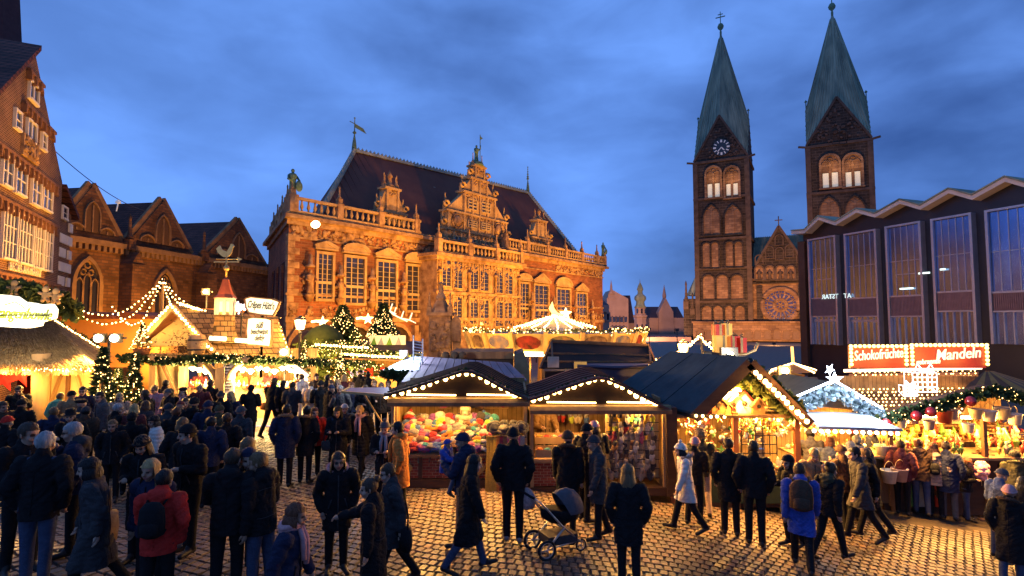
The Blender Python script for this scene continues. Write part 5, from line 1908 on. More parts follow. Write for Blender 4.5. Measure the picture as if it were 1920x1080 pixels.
# roof: big left plane in three sheets, right plane
backr = fC.uz(1258,666)
P0,P1 = Vector((apC[0],-.35,apC[1])),Vector((elC[0],-.35,elC[1]))
Q0 = at(1256,664,14.9) - fC.o
Q0.z = P0.z
Q1 = at(1130,736,14.9) - fC.o
Q1.z = P1.z + .05
for k in range(3):
 a0,a1 = k / 3,(k + 1) / 3 - .012
 a = P0.lerp(Q0,a0); b_ = P0.lerp(Q0,a1); c = P1.lerp(Q1,a1); d = P1.lerp(Q1,a0)
 m = MB(); m.sheet([a,b_,c,d],(0,0,-.05)); m.build('roof_sheet',M_ROOFBLUE,stC)
m = MB(); m.sheet([P0 - Vector((0,0,.1)),Q0 - Vector((0,0,.1)),Q1 - Vector((0,0,.1)),P1 - Vector((0,0,.1))],(0,0,-.04)); m.build('roof_boarding',M_WOODD,stC)
E0 = Vector((erC[0],-.35,erC[1]))
m = MB(); m.sheet([P0,E0,Vector((erC[0],2.6,erC[1])),Vector((apC[0],2.6,apC[1]))],(0,0,-.09)); m.build('roof_sheet',M_ROOFBLUE,stC)
for a,b_ in ((P0,P1),(P0,E0)):
 m = MB(); m.bar(a + Vector((0,-.03,-.13)),b_ + Vector((0,-.03,-.13)),.05,.24,up=(0,0,1)); m.build('barge_board',M_WOODD,stC)
m = MB(); m.prism([(elC[0] + .1,zsh + .003),(erC[0] - .1,zsh + .003),(apC[0],apC[1] - .2)],.9,.95); m.build('gable_board',M_WOODL,stC)
g_ = MB()
garland(g_,[fC.uz(1395,690) [0:1] and Vector((fC.uz(1395,690)[0],-.1,fC.uz(1395,690)[1])),Vector((fC.uz(1488,770)[0],-.1,fC.uz(1488,770)[1]))],.26,420,0,1,.10,.012,5)
garland(g_,[Vector((fC.uz(1390,690)[0],-.05,fC.uz(1390,690)[1])),Vector((fC.uz(1310,766)[0],-.05,fC.uz(1310,766)[1]))],.16,280,0,1,.08,.012,6)
garland(g_,[Vector((fC.uz(1400,720)[0],.3,fC.uz(1400,715)[1])),Vector((fC.uz(1440,750)[0],.3,fC.uz(1440,740)[1]))],.3,420,0,1,.05,.012,7)
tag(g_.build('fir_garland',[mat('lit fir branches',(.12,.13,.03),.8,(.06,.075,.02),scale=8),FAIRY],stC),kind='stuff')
bulb_string('bulb garland down the right slope of the birdhouse stall gable',[fC.o + Vector((fC.uz(a,b2)[0],-.42,fC.uz(a,b2)[1])) for a,b2 in ((1400,692),(1440,728),(1492,778))],12,group='bulb garlands on the front row',light=(9,2))
bulb_string('short bulb string where the birdhouse roof meets the glove stall',[fC.o + Vector((fC.uz(a,b2)[0],-.42,fC.uz(a,b2)[1])) for a,b2 in ((1292,770),(1345,772))],5,me=BULB_S,group='bulb garlands on the front row')
WH = mat('white painted wood',(.72,.66,.55),.6)
RD = mat('red painted wood',(.42,.03,.02),.5)
YL = mat('yellow painted wood',(.55,.33,.06),.6)
OR = mat('orange wood',(.45,.20,.06),.6)
ZB = fC.o.z + zsh + .003
for px,cw,cr,s,lab in ((1331,RD,RD,1.0,'all red birdhouse, leftmost on the shelf'),(1348,OR,M_WOOD,1.15,'orange birdhouse with brown roof beside the red one'),
                           (1362,YL,M_WOOD,.85,'small pale yellow birdhouse with a round hole, low in front'),(1379,RD,M_WOOD,1.3,'tall red birdhouse with brown roof and yellow door'),
                           (1398,WH,RD,1.35,'white birdhouse with a bright red roof in the middle of the shelf'),(1424,OR,M_WOODL,1.0,'plain orange birdhouse at the right end of the shelf')):
 birdhouse((at(px,775,YC).x,YC + .0 + (.16 if s < 1.2 else .25),ZB),cw,cr,s * 1.15,0.1,lab)
b_ = fC.o + Vector((fC.uz(1355,740)[0],.1,fC.uz(1355,740)[1]))
sg = thing('lit_sign','small glowing cloud-shaped sign above the birdhouses','sign',b_)
m = MB(); pts = [(.36 * math.cos(a) * (1 + .08 * math.cos(6 * a)),.17 * math.sin(a) * (1 + .1 * math.cos(6 * a))) for a in [2 * PI * k / 30 for k in range(30)]]
m.prism(pts[::-1],-.03,.03); m.build('panel',M_SIGNW,sg)
# shelves with ornaments
ORN = {n: mat(n + ' ornament gloss',c,.25,tuple(q * .8 for q in c),scale=5,spec=.7) for n,c in {
 'gold': (.55,.33,.06),'red': (.4,.02,.015),'silver': (.5,.48,.42),'white': (.75,.7,.6),'green': (.06,.2,.05),'amber': (.6,.25,.04)}.items()}
BA = {n: glass_ball_mesh(m_) for n,m_ in ORN.items()}
STR = {n: star_mesh(m_) for n,m_ in ORN.items()}
rd = random.Random(31)
for k,(zz,u0_,u1_) in enumerate(((.80,.15,1.45),(1.12,1.65,2.65),(1.42,1.65,2.65),(.74,1.6,wC - .15))):
 m = MB(); m.box(u0_,u1_,.1 if k in (0,3) else 1.2,.95 if k in (0,3) else 1.6,zz - .03,zz); m.build('shelf',M_WOODL,stC)
 for i in range(int((u1_ - u0_) / .085) * (2 if k in (0,3) else 1)):
  n = rd.choice(list(ORN))
  m = rd.random()
  loc = fC.o + Vector((u0_ + .05 + rd.random() * (u1_ - u0_ - .1),(.2 if k in (0,3) else 1.28) + rd.random() * .3,zz + .052))
  if m < .6:
   o = link_mesh('bauble',BA[n],None,loc,(rd.uniform(-1,1),rd.uniform(-1,1),0),rd.uniform(.8,1.2))
   tag(o,'%s glass ball lying on the %s shelf of the ornament stall' % (n,('left front','middle back','upper back','right front')[k]),'bauble','ornaments on the shelves')
  else:
   mb = MB(); h = rd.uniform(.14,.26)
   mb.lathe([(.05,-.05),(.045,0),(.06,h * .3),(.03,h * .6),(.035,h * .75),(.001,h)],(0,0,0),8)
   o = mb.build('figurine',ORN[n],None,loc)
   tag(o,'%s turned figurine standing on the %s shelf of the ornament stall' % (n,('left front','middle back','upper back','right front')[k]),'figurine','ornaments on the shelves')
for i in range(120):
 n = rd.choice(list(ORN))
 left = rd.random() < .5
 u = rd.uniform(.14,1.35) if left else rd.uniform(1.62,wC - .1)
 loc = fC.o + Vector((u,rd.uniform(.0,.9),rd.uniform(1.1 if left else 1.5,zsh - .12)))
 k = rd.random()
 o = link_mesh('hanging_bauble' if k < .55 else 'hanging_star',BA[n] if k < .55 else STR[n],None,loc,(0,0,rd.uniform(-.6,.6)),rd.uniform(.8,1.4))
 tag(o,'%s %s hanging %s in the %s half of the ornament stall' % (n,'glass ball' if k < .55 else 'star','high' if loc.z - fC.o.z > 1.65 else 'low','left' if left else 'right'),'ornament','hanging ornaments')
m = MB(); m.box(wC * .49,wC - .1,-.06,.0,.1,.70); m.box(.11,wC * .49,-.0,.06,.1,.75); m.build('front_panel',mat('dark green counter front',(.03,.05,.03),.7),stC)
m = MB()
for i in range(6):
 m.bar((wC - 1.15 + i * .16,.3,1.05),(wC - 1.15 + i * .16,.3,zsh - .1),.02)
for i in range(5):
 m.bar((wC - 1.15,.3,1.1 + i * .2),(wC - .35,.3,1.1 + i * .2),.02)
m.build('wire_grid',IRON,stC)
for u,y,z,p in ((.7,.35,zsh - .15,42),(1.9,.3,zsh - .1,42),(2.7,.3,zsh - .12,42),(1.5,-.1,zsh + .45,50)):
 m = MB(); m.lathe([(.05,.06),(.09,0),(.001,-.02)],(0,0,0),8); m.build('lamp',LAMPGLOW,stC,(u,y,z + .08))
 lamp('lamp_light',(u,y,z - .04),p * .9,WARM,.1,stC)
 if p > 20:
  lamp('lamp_light',(u,-.45,z - .05),75,WARM,.06,stC,'SPOT',aim((0,-.45,z),(0,-3.2,0)),150,.7)
# gift boxes on a bracket over the roof
gb = at(1362,664,14.6)
bk = thing('roof_bracket','curved brass bracket carrying giant gift boxes above the birdhouse roof','bracket',gb)
m = MB(); m.tube([(-.6,0,.0),(.5,0,.0),(.75,0,.1),(.82,0,.3)],.04,6); m.bar((-.4,0,0),(-.4,0,-.4),.06); m.build('arm',M_BRASS,bk)
for k,(px,py,w,h,c,lab) in enumerate(((1353,655,.36,.44,'amber','glowing amber gift box, left of the pile over the blue roof'),(1371,655,.34,.42,'red','red gift box in the middle of the pile over the blue roof'),
           (1386,655,.26,.38,'red','small red gift box at the right of the pile over the blue roof'),(1347,638,.24,.28,'red','small dark red gift box stacked on the amber one'),(1360,638,.24,.30,'amber','small striped amber gift box stacked beside the dark red one'))):
 p = at(px,py,14.6)
 zb = gb.z + .045 if py == 655 else gb.z + .49
 g1 = thing('gift_box',lab,'gift box',(p.x,14.6,zb))
 em = mat('glowing %s gift wrap' % c,ORN[c].node_tree.nodes['Principled BSDF'].inputs['Base Color'].default_value[:3],.4,emit=(1,.45,.08) if c == 'amber' else (.8,.04,.02),estr=.5 if c == 'amber' else .18,sampled=False) if False else mat('glowing %s gift wrap' % c,(.5,.25,.05) if c == 'amber' else (.4,.03,.02),.4,emit=(1,.45,.08) if c == 'amber' else (.8,.04,.02),estr=.6 if c == 'amber' else .2,sampled=False)
 m = MB(); m.box(-w / 2,w / 2,-.17,.17,0,h); m.build('box',em,g1)
 m = MB(); m.box(-.03,.03,-.176,.176,0,h + .006); m.box(-w / 2 - .006,w / 2 + .006,-.03,.03,.0,h + .008)
 for s in (-1,1):
  m.tube([(0,0,h),(s * .09,0,h + .09),(s * .12,0,h + .03),(0,0,h)],.02,4)
 m.build('ribbon',M_BRASS,g1)
# ================================================================ stall with cold white icicle lights
YD = 13.6
def loc_at(px,py,Y,o):
 return at(px,py,Y) - Vector(o)
x0,x1 = at(1492,900,YD).x,at(1672,900,YD).x
fD = Frame((x0,YD),(1,0),ground_z((x0 + x1) / 2))
wD = x1 - x0
stD = thing('market_stall','small stall with snow-white icicle lit gable and pale blue awning','market stall',fD.o)
P = lambda px,py,y=0.0: Vector((fD.uz(px,py,y)[0],y,fD.uz(px,py,y)[1]))
m = MB(); m.box(0,wD,1.6,1.66,0,P(1560,770).z); m.build('back_wall',M_BACK,stD)
for u in (.0,wD - .09):
 m = MB(); m.box(u,u + .09,-.05,.05,0,P(1560,790).z); m.build('post',M_WOOD,stD)
zcD = P(1560,852).z
m = MB(); m.box(-.02,wD + .02,-.2,.8,zcD - .05,zcD); m.build('counter',M_WOODL,stD)
m = MB(); m.box(.02,wD - .02,-.02,.04,.05,zcD - .05); m.build('front_panel',M_WOOD,stD)
ap,le,re = P(1560,716),P(1476,752),P(1650,768)
for a,b_ in ((ap,le),(ap,re)):
 m = MB(); m.sheet([a,b_,b_ + Vector((0,2.4,0)),a + Vector((0,2.4,0))],(0,0,-.06)); m.build('roof_sheet',M_ROOFBLUE,stD)
m = MB(); m.prism([(le.x,le.z - .1),(re.x,re.z - .1),(ap.x,ap.z - .08)],.35,.4); m.build('gable_board',M_NAVY,stD)
frost = mat('frosted fir',(.2,.25,.3),.8,(.05,.08,.08),scale=7)
for a,b_ in ((ap,le),(ap,re)):
 m = MB(); garland(m,[a + Vector((0,-.12,-.2)),b_ + Vector((0,-.12,-.2))],.19,330,0,1,.25,.014,9); tag(m.build('frosted_garland',[frost,COLDGLOW],stD),kind='stuff')
 m = MB(); m.tube([a + Vector((0,-.08,.04)),b_ + Vector((0,-.08,.04))],.028,5); m.build('light_tube',COLDGLOW,stD)
 for p in along([a + Vector((0,-.55,-.1)),b_ + Vector((0,-.55,-.1))],2,False):
  lamp('cold_light',p,8,(.7,.82,1),.2,stD)
st_ = star_mesh(COLDGLOW,.17)
link_mesh('star',st_,stD,ap + Vector((0,-.12,.08)),(0,0,0),(1.3,1,1.0))
link_mesh('star',st_,stD,ap + Vector((-.1,-.1,.3)),(0,.5,0),(.7,1,.9))
lamp('star_light',ap + Vector((0,-.5,.2)),16,(.75,.85,1),.2,stD)
aw_ = [P(1508,774),P(1618,776),P(1690,806,-1.3),P(1532,801,-1.3)]
m = MB(); m.sheet(aw_,(0,0,.03)); m.build('awning',mat('pale blue awning',(.32,.36,.42),.7,(.26,.3,.36),scale=3),stD)
m = MB(); m.bar(aw_[2] + Vector((0,-.02,.0)),aw_[3] + Vector((0,-.02,.0)),.06); m.build('awning_rail',M_ALU,stD)
WB = mat('white string bulb',(.9,.9,.85),.3,emit=(1,.85,.62),estr=5,sampled=False)
wb = MB(); wb.ball((0,0,0),.045,7,5); wbm = wb.mesh('bulb',[WB])
for p in along([aw_[3] + Vector((0,.12,-.1)),aw_[2] + Vector((0,.12,-.1))],13):
 link_mesh('bulb',wbm,stD,p)
rd = random.Random(77)
for i in range(46):
 n = rd.choice(list(ORN))
 loc = fD.o + Vector((rd.uniform(.1,wD - .1),rd.uniform(-.1,.6),zcD + .05 + rd.uniform(0,.06)))
 o = link_mesh('bauble',BA[n],None,loc,(rd.uniform(-1,1),0,0),rd.uniform(.9,1.4))
 tag(o,'%s glass ball on the counter of the icicle-lit stall' % n,'bauble','wares of the icicle stall')
for i in range(50):
 n = rd.choice(list(ORN))
 loc = fD.o + Vector((rd.uniform(.1,wD - .1),rd.uniform(.2,1.5),rd.uniform(zcD + .35,P(1560,800).z)))
 o = link_mesh('hanging_star',STR[n],None,loc,(0,0,rd.uniform(-.6,.6)),rd.uniform(.8,1.4))
 tag(o,'%s star hanging inside the icicle-lit stall' % n,'ornament','wares of the icicle stall')
for u in (.4,1.2,1.9):
 lamp('lamp_light',(u,.4,P(1560,800).z - .1),38,WARM,.12,stD)
 m = MB(); m.lathe([(.05,.06),(.09,0),(.001,-.02)],(0,0,0),8); m.build('lamp',LAMPGLOW,stD,(u,.5,P(1560,800).z))
# ================================================================ roasted nut stall at the right
YE = 13.6
x0 = at(1672,900,YE).x
fE = Frame((x0,YE),(1,0),ground_z(x0 + 2))
stE = thing('market_stall','big nut and sweets stall under a net of fairy lights with hanging pails','market stall',fE.o)
P = lambda px,py,y=0.0: Vector((fE.uz(px,py,y)[0],y,fE.uz(px,py,y)[1]))
wE = 4.6
zcE = P(1750,856).z
zE = P(1760,792).z
m = MB(); m.box(0,wE,2.2,2.26,0,zE + .9); m.build('back_wall',M_BACK,stE)
m = MB(); m.box(-.3,wE,-.15,1.0,zcE - .06,zcE); m.build('counter',M_WOODL,stE)
m = MB(); m.box(-.2,wE,.0,.06,.05,zcE - .06); m.build('front_panel',M_WOODD,stE)
for a,b_,c in (((.35),(.55),(.1,.30,.08)),(.62,.95,(.55,.5,.4)),(1.0,1.2,(.45,.05,.03))):
 m = MB(); m.box(a,b_,-.03,-.002,.25,zcE - .2); m.build('coloured_panel',mat('painted panel %.2f' % c[0],c,.6),stE)
for u in (-.05,2.2,wE - .1):
 m = MB(); m.box(u,u + .09,-.06,.04,0,zE + .2); m.build('post',M_WOOD,stE)
m = MB(); m.bar((.35,-.12,zcE - .1),(1.15,-.2,.3),.08); m.build('brace',M_WOODD,stE)
# light-netted roof behind, rising to the sign
q = [P(1600,790,.4),P(1800,790,.4),P(1835,697,3.6),P(1592,701,3.6)]
M_NET = mat('brown roof under light net',(.15,.085,.045),.7,(.10,.055,.03),scale=2)
m = MB(); m.sheet(q,(0,0,-.06)); rfE = m.build('roof',M_NET,stE)
for k in range(1,8):
 m = MB(); a = q[0].lerp(q[3],k / 8); b_ = q[1].lerp(q[2],k / 8); m.bar(a + Vector((0,-.03,.03)),b_ + Vector((0,-.03,.03)),.05,.04); m.build('roof_batten',M_NET,rfE)
m = MB()
rd = random.Random(5)
for j in range(15):
 for i in range(24):
  a = q[0].lerp(q[1],(i + .5 + .5 * (j % 2) + rd.uniform(-.4,.4)) / 24.5)
  b_ = q[3].lerp(q[2],(i + .5 + .5 * (j % 2) + rd.uniform(-.4,.4)) / 24.5)
  p = a.lerp(b_,(j + .5) / 15)
  m.octa(p + Vector((0,-.06,.08)),.026)
tag(m.build('light_net',FAIRY,rfE),kind='stuff')
m = MB(); m.tube([q[3] + Vector((-.2,-.1,.1)),q[2] + Vector((0,-.1,.12))],.05,6); m.build('ridge_light_tube',mat('pale rose light tube',(.9,.7,.6),.4,emit=(1,.66,.45),estr=2,sampled=False),rfE)
# front gable over the counter with fir and fairy lights
eL,eA,eR = P(1640,792,-.25),P(1862,732,-.25),P(2010,770,-.25)
m = MB(); m.sheet([eL + Vector((0,0,.1)),eA + Vector((0,0,.1)),eA + Vector((0,.4,.1)),eL + Vector((0,.4,.1))],(0,0,-.05)); m.sheet([eA + Vector((0,0,.1)),eR + Vector((0,0,.1)),eR + Vector((0,.4,.1)),eA + Vector((0,.4,.1))],(0,0,-.05)); m.build('front_roof',M_WOODD,stE)
m = MB(); garland(m,[eL,eL.lerp(eA,.5),eA],.16,330,0,1,.5,.022,14); garland(m,[eA,eR],.16,330,0,1,.5,.022,15); tag(m.build('fir_garland',[FIR,FAIRY],stE),kind='stuff')
for f_ in (.05,.3,.42,.75):
 p = eL.lerp(eA,f_) + Vector((0,-.2,-.04))
 m = MB(); m.ball((0,0,0),.12,12,8); m.build('red_bauble',ORN['red'],stE,p)
# striped pavilion tip
pv = [P(1790,742,.6),P(1945,742,.6),P(1990,735,2.4),P(1830,735,2.4)]
tip = P(1850,692,1.4)
for k,(a,b_) in enumerate(((0,1),(1,2),(2,3),(3,0))):
 for j in range(6):
  m = MB(); p0,p1 = pv[a].lerp(pv[b_],j / 6),pv[a].lerp(pv[b_],(j + 1) / 6)
  m.add([p0,p1,tip + (p1 - tip) * .08,tip + (p0 - tip) * .08],[(0,1,2,3)]); m.build('canopy_stripe',[mat('brown canopy cloth',(.17,.07,.035),.8),mat('orange canopy cloth',(.42,.19,.05),.8)][j % 2],stE)
# sign boards with bulbs
LT = mat('white outline letter',(.9,.88,.85),.5,emit=(1,.85,.75),estr=.55,sampled=False)
for (xl,xr,yt,yb,words) in ((1594,1697,647,690,(('Schokofrüchte',1646,665,92,.42),)),(1708,1848,645,690,(('gebrannte',1739,678,46,.22),('Mandeln',1795,664,84,.46)))):
 YS = YE + 3.4
 A,B = at(xl,(yt + yb) / 2,YS),at(xr,(yt + yb) / 2,YS)
 zt,zb = at((xl + xr) / 2,yt,YS).z,at((xl + xr) / 2,yb,YS).z
 sg = thing('sign_board','dark red bulb-framed sign reading %s over the nut stall' % ' '.join(w[0] for w in words),'sign',(A.x,YS,zb))
 w,h = B.x - A.x,zt - zb
 m = MB(); m.box(0,w,0,.1,0,h); m.build('board',M_SIGNR,sg)
 bm_ = MB(); bm_.ball((0,0,0),.052,7,5); bmm = bm_.mesh('bulb',[mat('sign bulb',(.9,.8,.5),.3,emit=(1,.62,.12),estr=6,sampled=False)])
 n = int(w / .135)
 for i in range(n + 1):
  link_mesh('bulb',bmm,sg,(w * i / n,-.06,h - .03))
 for i in range(1,6):
  for u in (.0,w):
   link_mesh('bulb',bmm,sg,(u,-.06,h * (1 - i / 6)))
 for (s,px,py,wpx,sz) in words:
  p = at(px,py,YS) - Vector(sg.location)
  ww = wpx / F * YS
  rot = (0,R(-4) if s != 'gebrannte' else R(-3),0)
  o = link_mesh('lettering',text_mesh(s,sz,LT,.012,.25,.004,width=ww),sg,(p.x,-.02,p.z),rot)
 for u in (w * .2,w * .8):
  m = MB(); m.bar((u,.12,-1.2),(u,.12,h * .8),.06); m.build('strut',IRON,sg)
 for u in (w * .25,w * .75):
  lamp('sign_light',(u,-.7,h * .4),12,AMBER,.3,sg)
# outline gift box light figures on the roof
for (px,py,s,lab) in ((1735,735,.62,'large white light figure of a gift box with bow on the light-net roof'),(1707,743,.34,'small white light figure of a gift box on the light-net roof')):
 b_ = at(px,py,YE + .9)
 lf = thing('light_figure',lab,'light figure',b_)
 m = MB()
 n = 5
 for k in range(n + 1):
  f_ = -s / 2 + s * k / n
  m.tube([(f_,0,0),(f_,0,s * .8)],.012,4);
  if k < n: m.tube([(-s / 2,0,s * .8 * k / (n - 1)),(s / 2,0,s * .8 * k / (n - 1))],.012,4)
 for sx in (-1,1):
  m.tube([(0,0,s * .8),(sx * s * .28,0,s * 1.15),(sx * s * .38,0,s * .95),(0,0,s * .8)],.018,4)
  m.tube([(sx * s / 2,0,0),(sx * s / 2,s * .5,.1),(sx * s / 2,s * .5,s * .8),(sx * s / 2,0,s * .8)],.012,4)
 m.build('outline',mat('white outline light',(.9,.9,.9),.3,emit=(1,.86,.92),estr=2.6,sampled=False),lf)
# hanging pails and goods
PAIL = {n: pail_mesh(mat(n + ' enamel pail',c,.35,spec=.6),M_BRASS) for n,c in {'white': (.7,.66,.58),'cream': (.6,.5,.32),'rose': (.55,.36,.32),'grey': (.34,.3,.3),'red': (.42,.04,.03)}.items()}
for px,py,n,s in ((1712,778,'rose',1.0),(1771,777,'red',1.3),(1785,770,'grey',1.0),(1829,769,'cream',1.0),(1854,774,'white',1.1),(1878,770,'cream',1.2),(1902,780,'white',1.1),(1742,790,'grey',.9),(1815,795,'white',.9),(1690,786,'white',.8)):
 p = at(px,py,YE - .15)
 tag(link_mesh('pail',PAIL[n],None,p - Vector((0,0,.2)),(0,0,rd.uniform(-.6,.6)),s),'%s pail hanging at the nut stall, %s' % (n,{1712: 'under the left baubles',1771: 'large one below the red bauble',1785: 'beside the large red pail',1829: 'left of the white pair',1854: 'middle of the right cluster',1878: 'right of the middle white pail',1902: 'outermost at the right',1742: 'low at left',1815: 'low before the bags',1690: 'small, far left by the awning'}[px]),'pail','pails hanging at the nut stall')
for k,(px,py,n,lab) in enumerate(((1655,852,'white','white pail, leftmost on the nut stall counter'),(1668,852,'rose','rose pail, middle of three on the nut stall counter'),(1682,853,'grey','grey pail, right of three on the nut stall counter'))):
 p = at(px,py,YE - .05)
 tag(link_mesh('pail',PAIL[n],None,(p.x,p.y,fE.o.z + zcE + .003),(0,0,1),1.15),lab,'pail')
for k,(px,py,lab) in enumerate(((1668,905,'white pail with yellow handle hanging low at the nut stall front'),(1688,902,'pale pail with violet handle hanging low at the nut stall front'))):
 p = at(px,py,YE - .55)
 tag(link_mesh('pail',PAIL['white' if k == 0 else 'rose'],None,p,(0,0,.4),1.2),lab,'pail')
CON = MB(); CON.lathe([(.001,0),(.05,.16),(.055,.18),(.03,.2),(.02,.24),(.04,.3),(.001,.31)],(0,0,0),8)
CONES = {n: CON.mesh('nut_cone',[mat(n + ' nut bag',c,.4)]) for n,c in {'gold': (.6,.38,.08),'red': (.4,.05,.03),'clear': (.6,.5,.3),'green': (.12,.25,.05)}.items()}
for i in range(110):
 n = rd.choice(list(CONES))
 j = i % 3
 loc = fE.o + Vector((rd.uniform(.05,wE - .1),.05 + j * .35 + rd.uniform(-.05,.05),zcE + .003 + j * .09))
 tag(link_mesh('nut_cone',CONES[n],None,loc,(rd.uniform(-.15,.15),rd.uniform(-.15,.15),0),rd.uniform(.8,1.2)),'%s pointed bag of roasted nuts, %s row, %s part of the nut counter' % (n,('front','middle','back')[j],('left','centre','right')[int((loc.x - fE.o.x) / 1.55)]),'nut bag','nut bags on the counter')
for i in range(36):
 n = rd.choice(list(CONES))
 loc = fE.o + Vector((rd.uniform(.3,wE - .1),rd.uniform(.3,1.8),zE - .1 - rd.random() * .25))
 tag(link_mesh('nut_cone',CONES[n],None,loc,(PI + rd.uniform(-.2,.2),rd.uniform(-.2,.2),0),rd.uniform(1.1,1.7)),'%s paper bag hanging upside down inside the nut stall' % n,'nut bag','bags hung in the nut stall')
m = MB()
for k in range(3):
 m.box(.1,wE,1.1 + .3 * k,1.4 + .3 * k,zcE + .12 + .14 * k,zcE + .15 + .14 * k)
m.build('stepped_shelf',M_WOODL,stE)
for k in range(260):
 pass
m = MB()
rdn = random.Random(8)
for k in range(900):
 m.octa((rdn.uniform(.05,wE),1.12 + .3 * (k % 3) + rdn.random() * .26,zcE + .17 + .14 * (k % 3) + rdn.random() * .07),rdn.uniform(.02,.04),rdn.randrange(3))
tag(m.build('nut_heap',[mat('roasted nuts',(.28,.13,.04),.5),mat('pale nuts',(.5,.33,.12),.5),mat('red glazed fruit',(.4,.04,.02),.3)],stE),kind='stuff')
for u,y,z,p in ((.5,.3,zE - .1,55),(1.4,.5,zE - .05,55),(2.3,.3,zE - .05,60),(3.2,.5,zE - .05,55),(4.1,.3,zE - .05,50)):
 m = MB(); m.tube([(-.25,0,0),(.25,0,0)],.035,6); m.build('lamp',LAMPGLOW,stE,(u,y + .1,z + .1))
 lamp('lamp_light',(u,y - .2,z - .05),p * .7,WARM,.12,stE)
 lamp('lamp_light',(u,-.5,z - .1),120,WARM,.06,stE,'SPOT',aim((0,-.5,z),(0,-3.5,0)),150,.7)
# ================================================================ stalls of the second row
# lilac grey roof with a cold-lit front gable
Y1 = 17.0
o1 = at(735,720,Y1); zg1 = ground_z(o1.x)
s1 = thing('market_stall','stall behind the hat stall with long lilac grey roof and cold-lit left gable','market stall',(o1.x,Y1,zg1))
O = Vector(s1.location)
q = [at(790,668,17.6) - O,at(956,680,17.6) - O,at(990,712,15.4) - O,at(752,716,15.4) - O]
n = 13
for k in range(n):
 a,b_ = k / n,(k + 1) / n - .008
 m = MB(); m.sheet([q[0].lerp(q[1],a),q[0].lerp(q[1],b_),q[3].lerp(q[2],b_),q[3].lerp(q[2],a)],(0,0,-.04)); m.build('roof_board',M_ROOFLILAC,s1)
g = [at(716,694,16.6) - O,at(768,669,17.5) - O,at(790,668,17.6) - O,at(786,694,16.3) - O]
m = MB(); m.sheet(g,(0,0,-.05)); m.build('hip_sheet',mat('silvery roof sheet',(.34,.40,.44),.35,(.2,.25,.28),scale=3,stretch=(1,4,1),bump=.4),s1)
m = MB(); garland(m,[at(716,697,16.5) - O,at(790,706,16.2) - O],.13,260,0,0,0,.01,3); garland(m,[at(716,702,16.5) - O,at(760,712,16.3) - O],.13,260,0,0,0,.01,4); tag(m.build('fir_fringe',FIR,s1),kind='stuff')
m = MB(); m.box(.1,(at(985,700,Y1) - O).x,.2,1.8,0,q[2].z - .15); m.build('wall',M_WOODD,s1)
a = at(771,676,16.9)
ld = thing('white_lattice','white icicle-like lattice frame standing on the cold-lit roof','decoration',a)
m = MB()
for k in range(2):
 u = .06 + .28 * k
 m.bar((u,0,-.1),(u,0,.75 - .1 * k),.035)
for k in range(7):
 m.bar((.06,0,.05 + .09 * k),(.34,.02,.0 + .09 * k),.02)
m.build('frame',mat('white lacquered frame',(.8,.82,.85),.4),ld)
fl = thing('floodlight','small cold floodlight shining onto the silvery roof','floodlight',at(757,669,17.3))
m = MB(); m.box(-.12,.12,-.08,.08,.0,.2); m.build('housing',IRON,fl)
m = MB(); m.ball((0,-.1,.1),.1,8,6); m.build('lens',COLDGLOW,fl)
lamp('flood_beam',(0,-.35,.35),60,(.75,.85,1),.15,fl)
# dark house with a blue end
o2 = at(850,700,20)
s2 = thing('market_stall','dark brown stall with flat roof and blue end wall, behind the lilac roof','market stall',(o2.x,20,0)); O = Vector(s2.location)
w = (at(963,700,20) - O).x; zt = (at(900,659,20)).z
m = MB(); m.box(0,w,0,2.4,0,zt - .25); m.build('wall',M_WOODD,s2)
m = MB(); m.box(-.1,w,-.15,2.5,zt - .248,zt); m.build('roof',M_WOOD,s2)
m = MB(); m.prism([(w + .02,0),(w + .55,0),(w + .55,zt - .5),(w + .35,zt + .02),(w + .02,zt - .1)],-.3,2.3); m.build('blue_end',M_ROOFBLUE,s2)
m = MB()
for k,px in enumerate((828,845,860)):
 u = (at(px,690,19.6) - O).x
 m.ball((u,-.5,zt - .4),.28,9,6,0,1,.5,.9); m.ball((u + .15,-.55,zt - .12),.15,8,6)
m.build('roof_figure',mat('dark carved roof figure',(.06,.035,.02),.8),s2)
# dark folded trailer roof
o3 = at(1008,690,16.5)
s3 = thing('market_stall','dark stall with a propped-open black roof panel behind the glove stall','market stall',(o3.x,16.5,ground_z(1.5))); O = Vector(s3.location)
q = [at(1012,690,16.2) - O,at(1233,690,16.2) - O,at(1216,649,17.6) - O,at(1034,641,17.6) - O]
m = MB(); m.sheet(q,(0,.06,-.03)); m.build('roof_flap',mat('black flap underside',(.03,.02,.017),.9,(.02,.015,.012),scale=1.5),s3)
for a,b_ in ((q[0],q[3]),(q[1],q[2]),(q[3],q[2]),(q[0].lerp(q[3],.55),q[1].lerp(q[2],.55)),(q[0].lerp(q[3],.25),q[1].lerp(q[2],.25))):
 m = MB(); m.bar(a + Vector((0,-.05,0)),b_ + Vector((0,-.05,0)),.05); m.build('flap_rib',M_WOOD,s3)
m = MB(); m.bar(q[3] + Vector((0,-.06,.04)),q[2] + Vector((0,-.06,.04)),.07); m.bar((at(1036,676,16.1) - O),q[3] + Vector((0,-.1,0)),.05); m.bar((at(1220,679,16.1) - O),q[2] + Vector((0,-.1,0)),.05); m.build('steel_edge',M_WOOD,s3)
m = MB(); m.box(.2,q[1].x - .1,-.2,1.4,0,q[0].z - .1); m.build('body',M_WOODD,s3)
m = MB(); m.sheet([at(1040,690,15.9) - O,at(1105,690,15.9) - O,at(1085,655,16.4) - O,at(1055,655,16.4) - O][::-1],(0,.04,0));
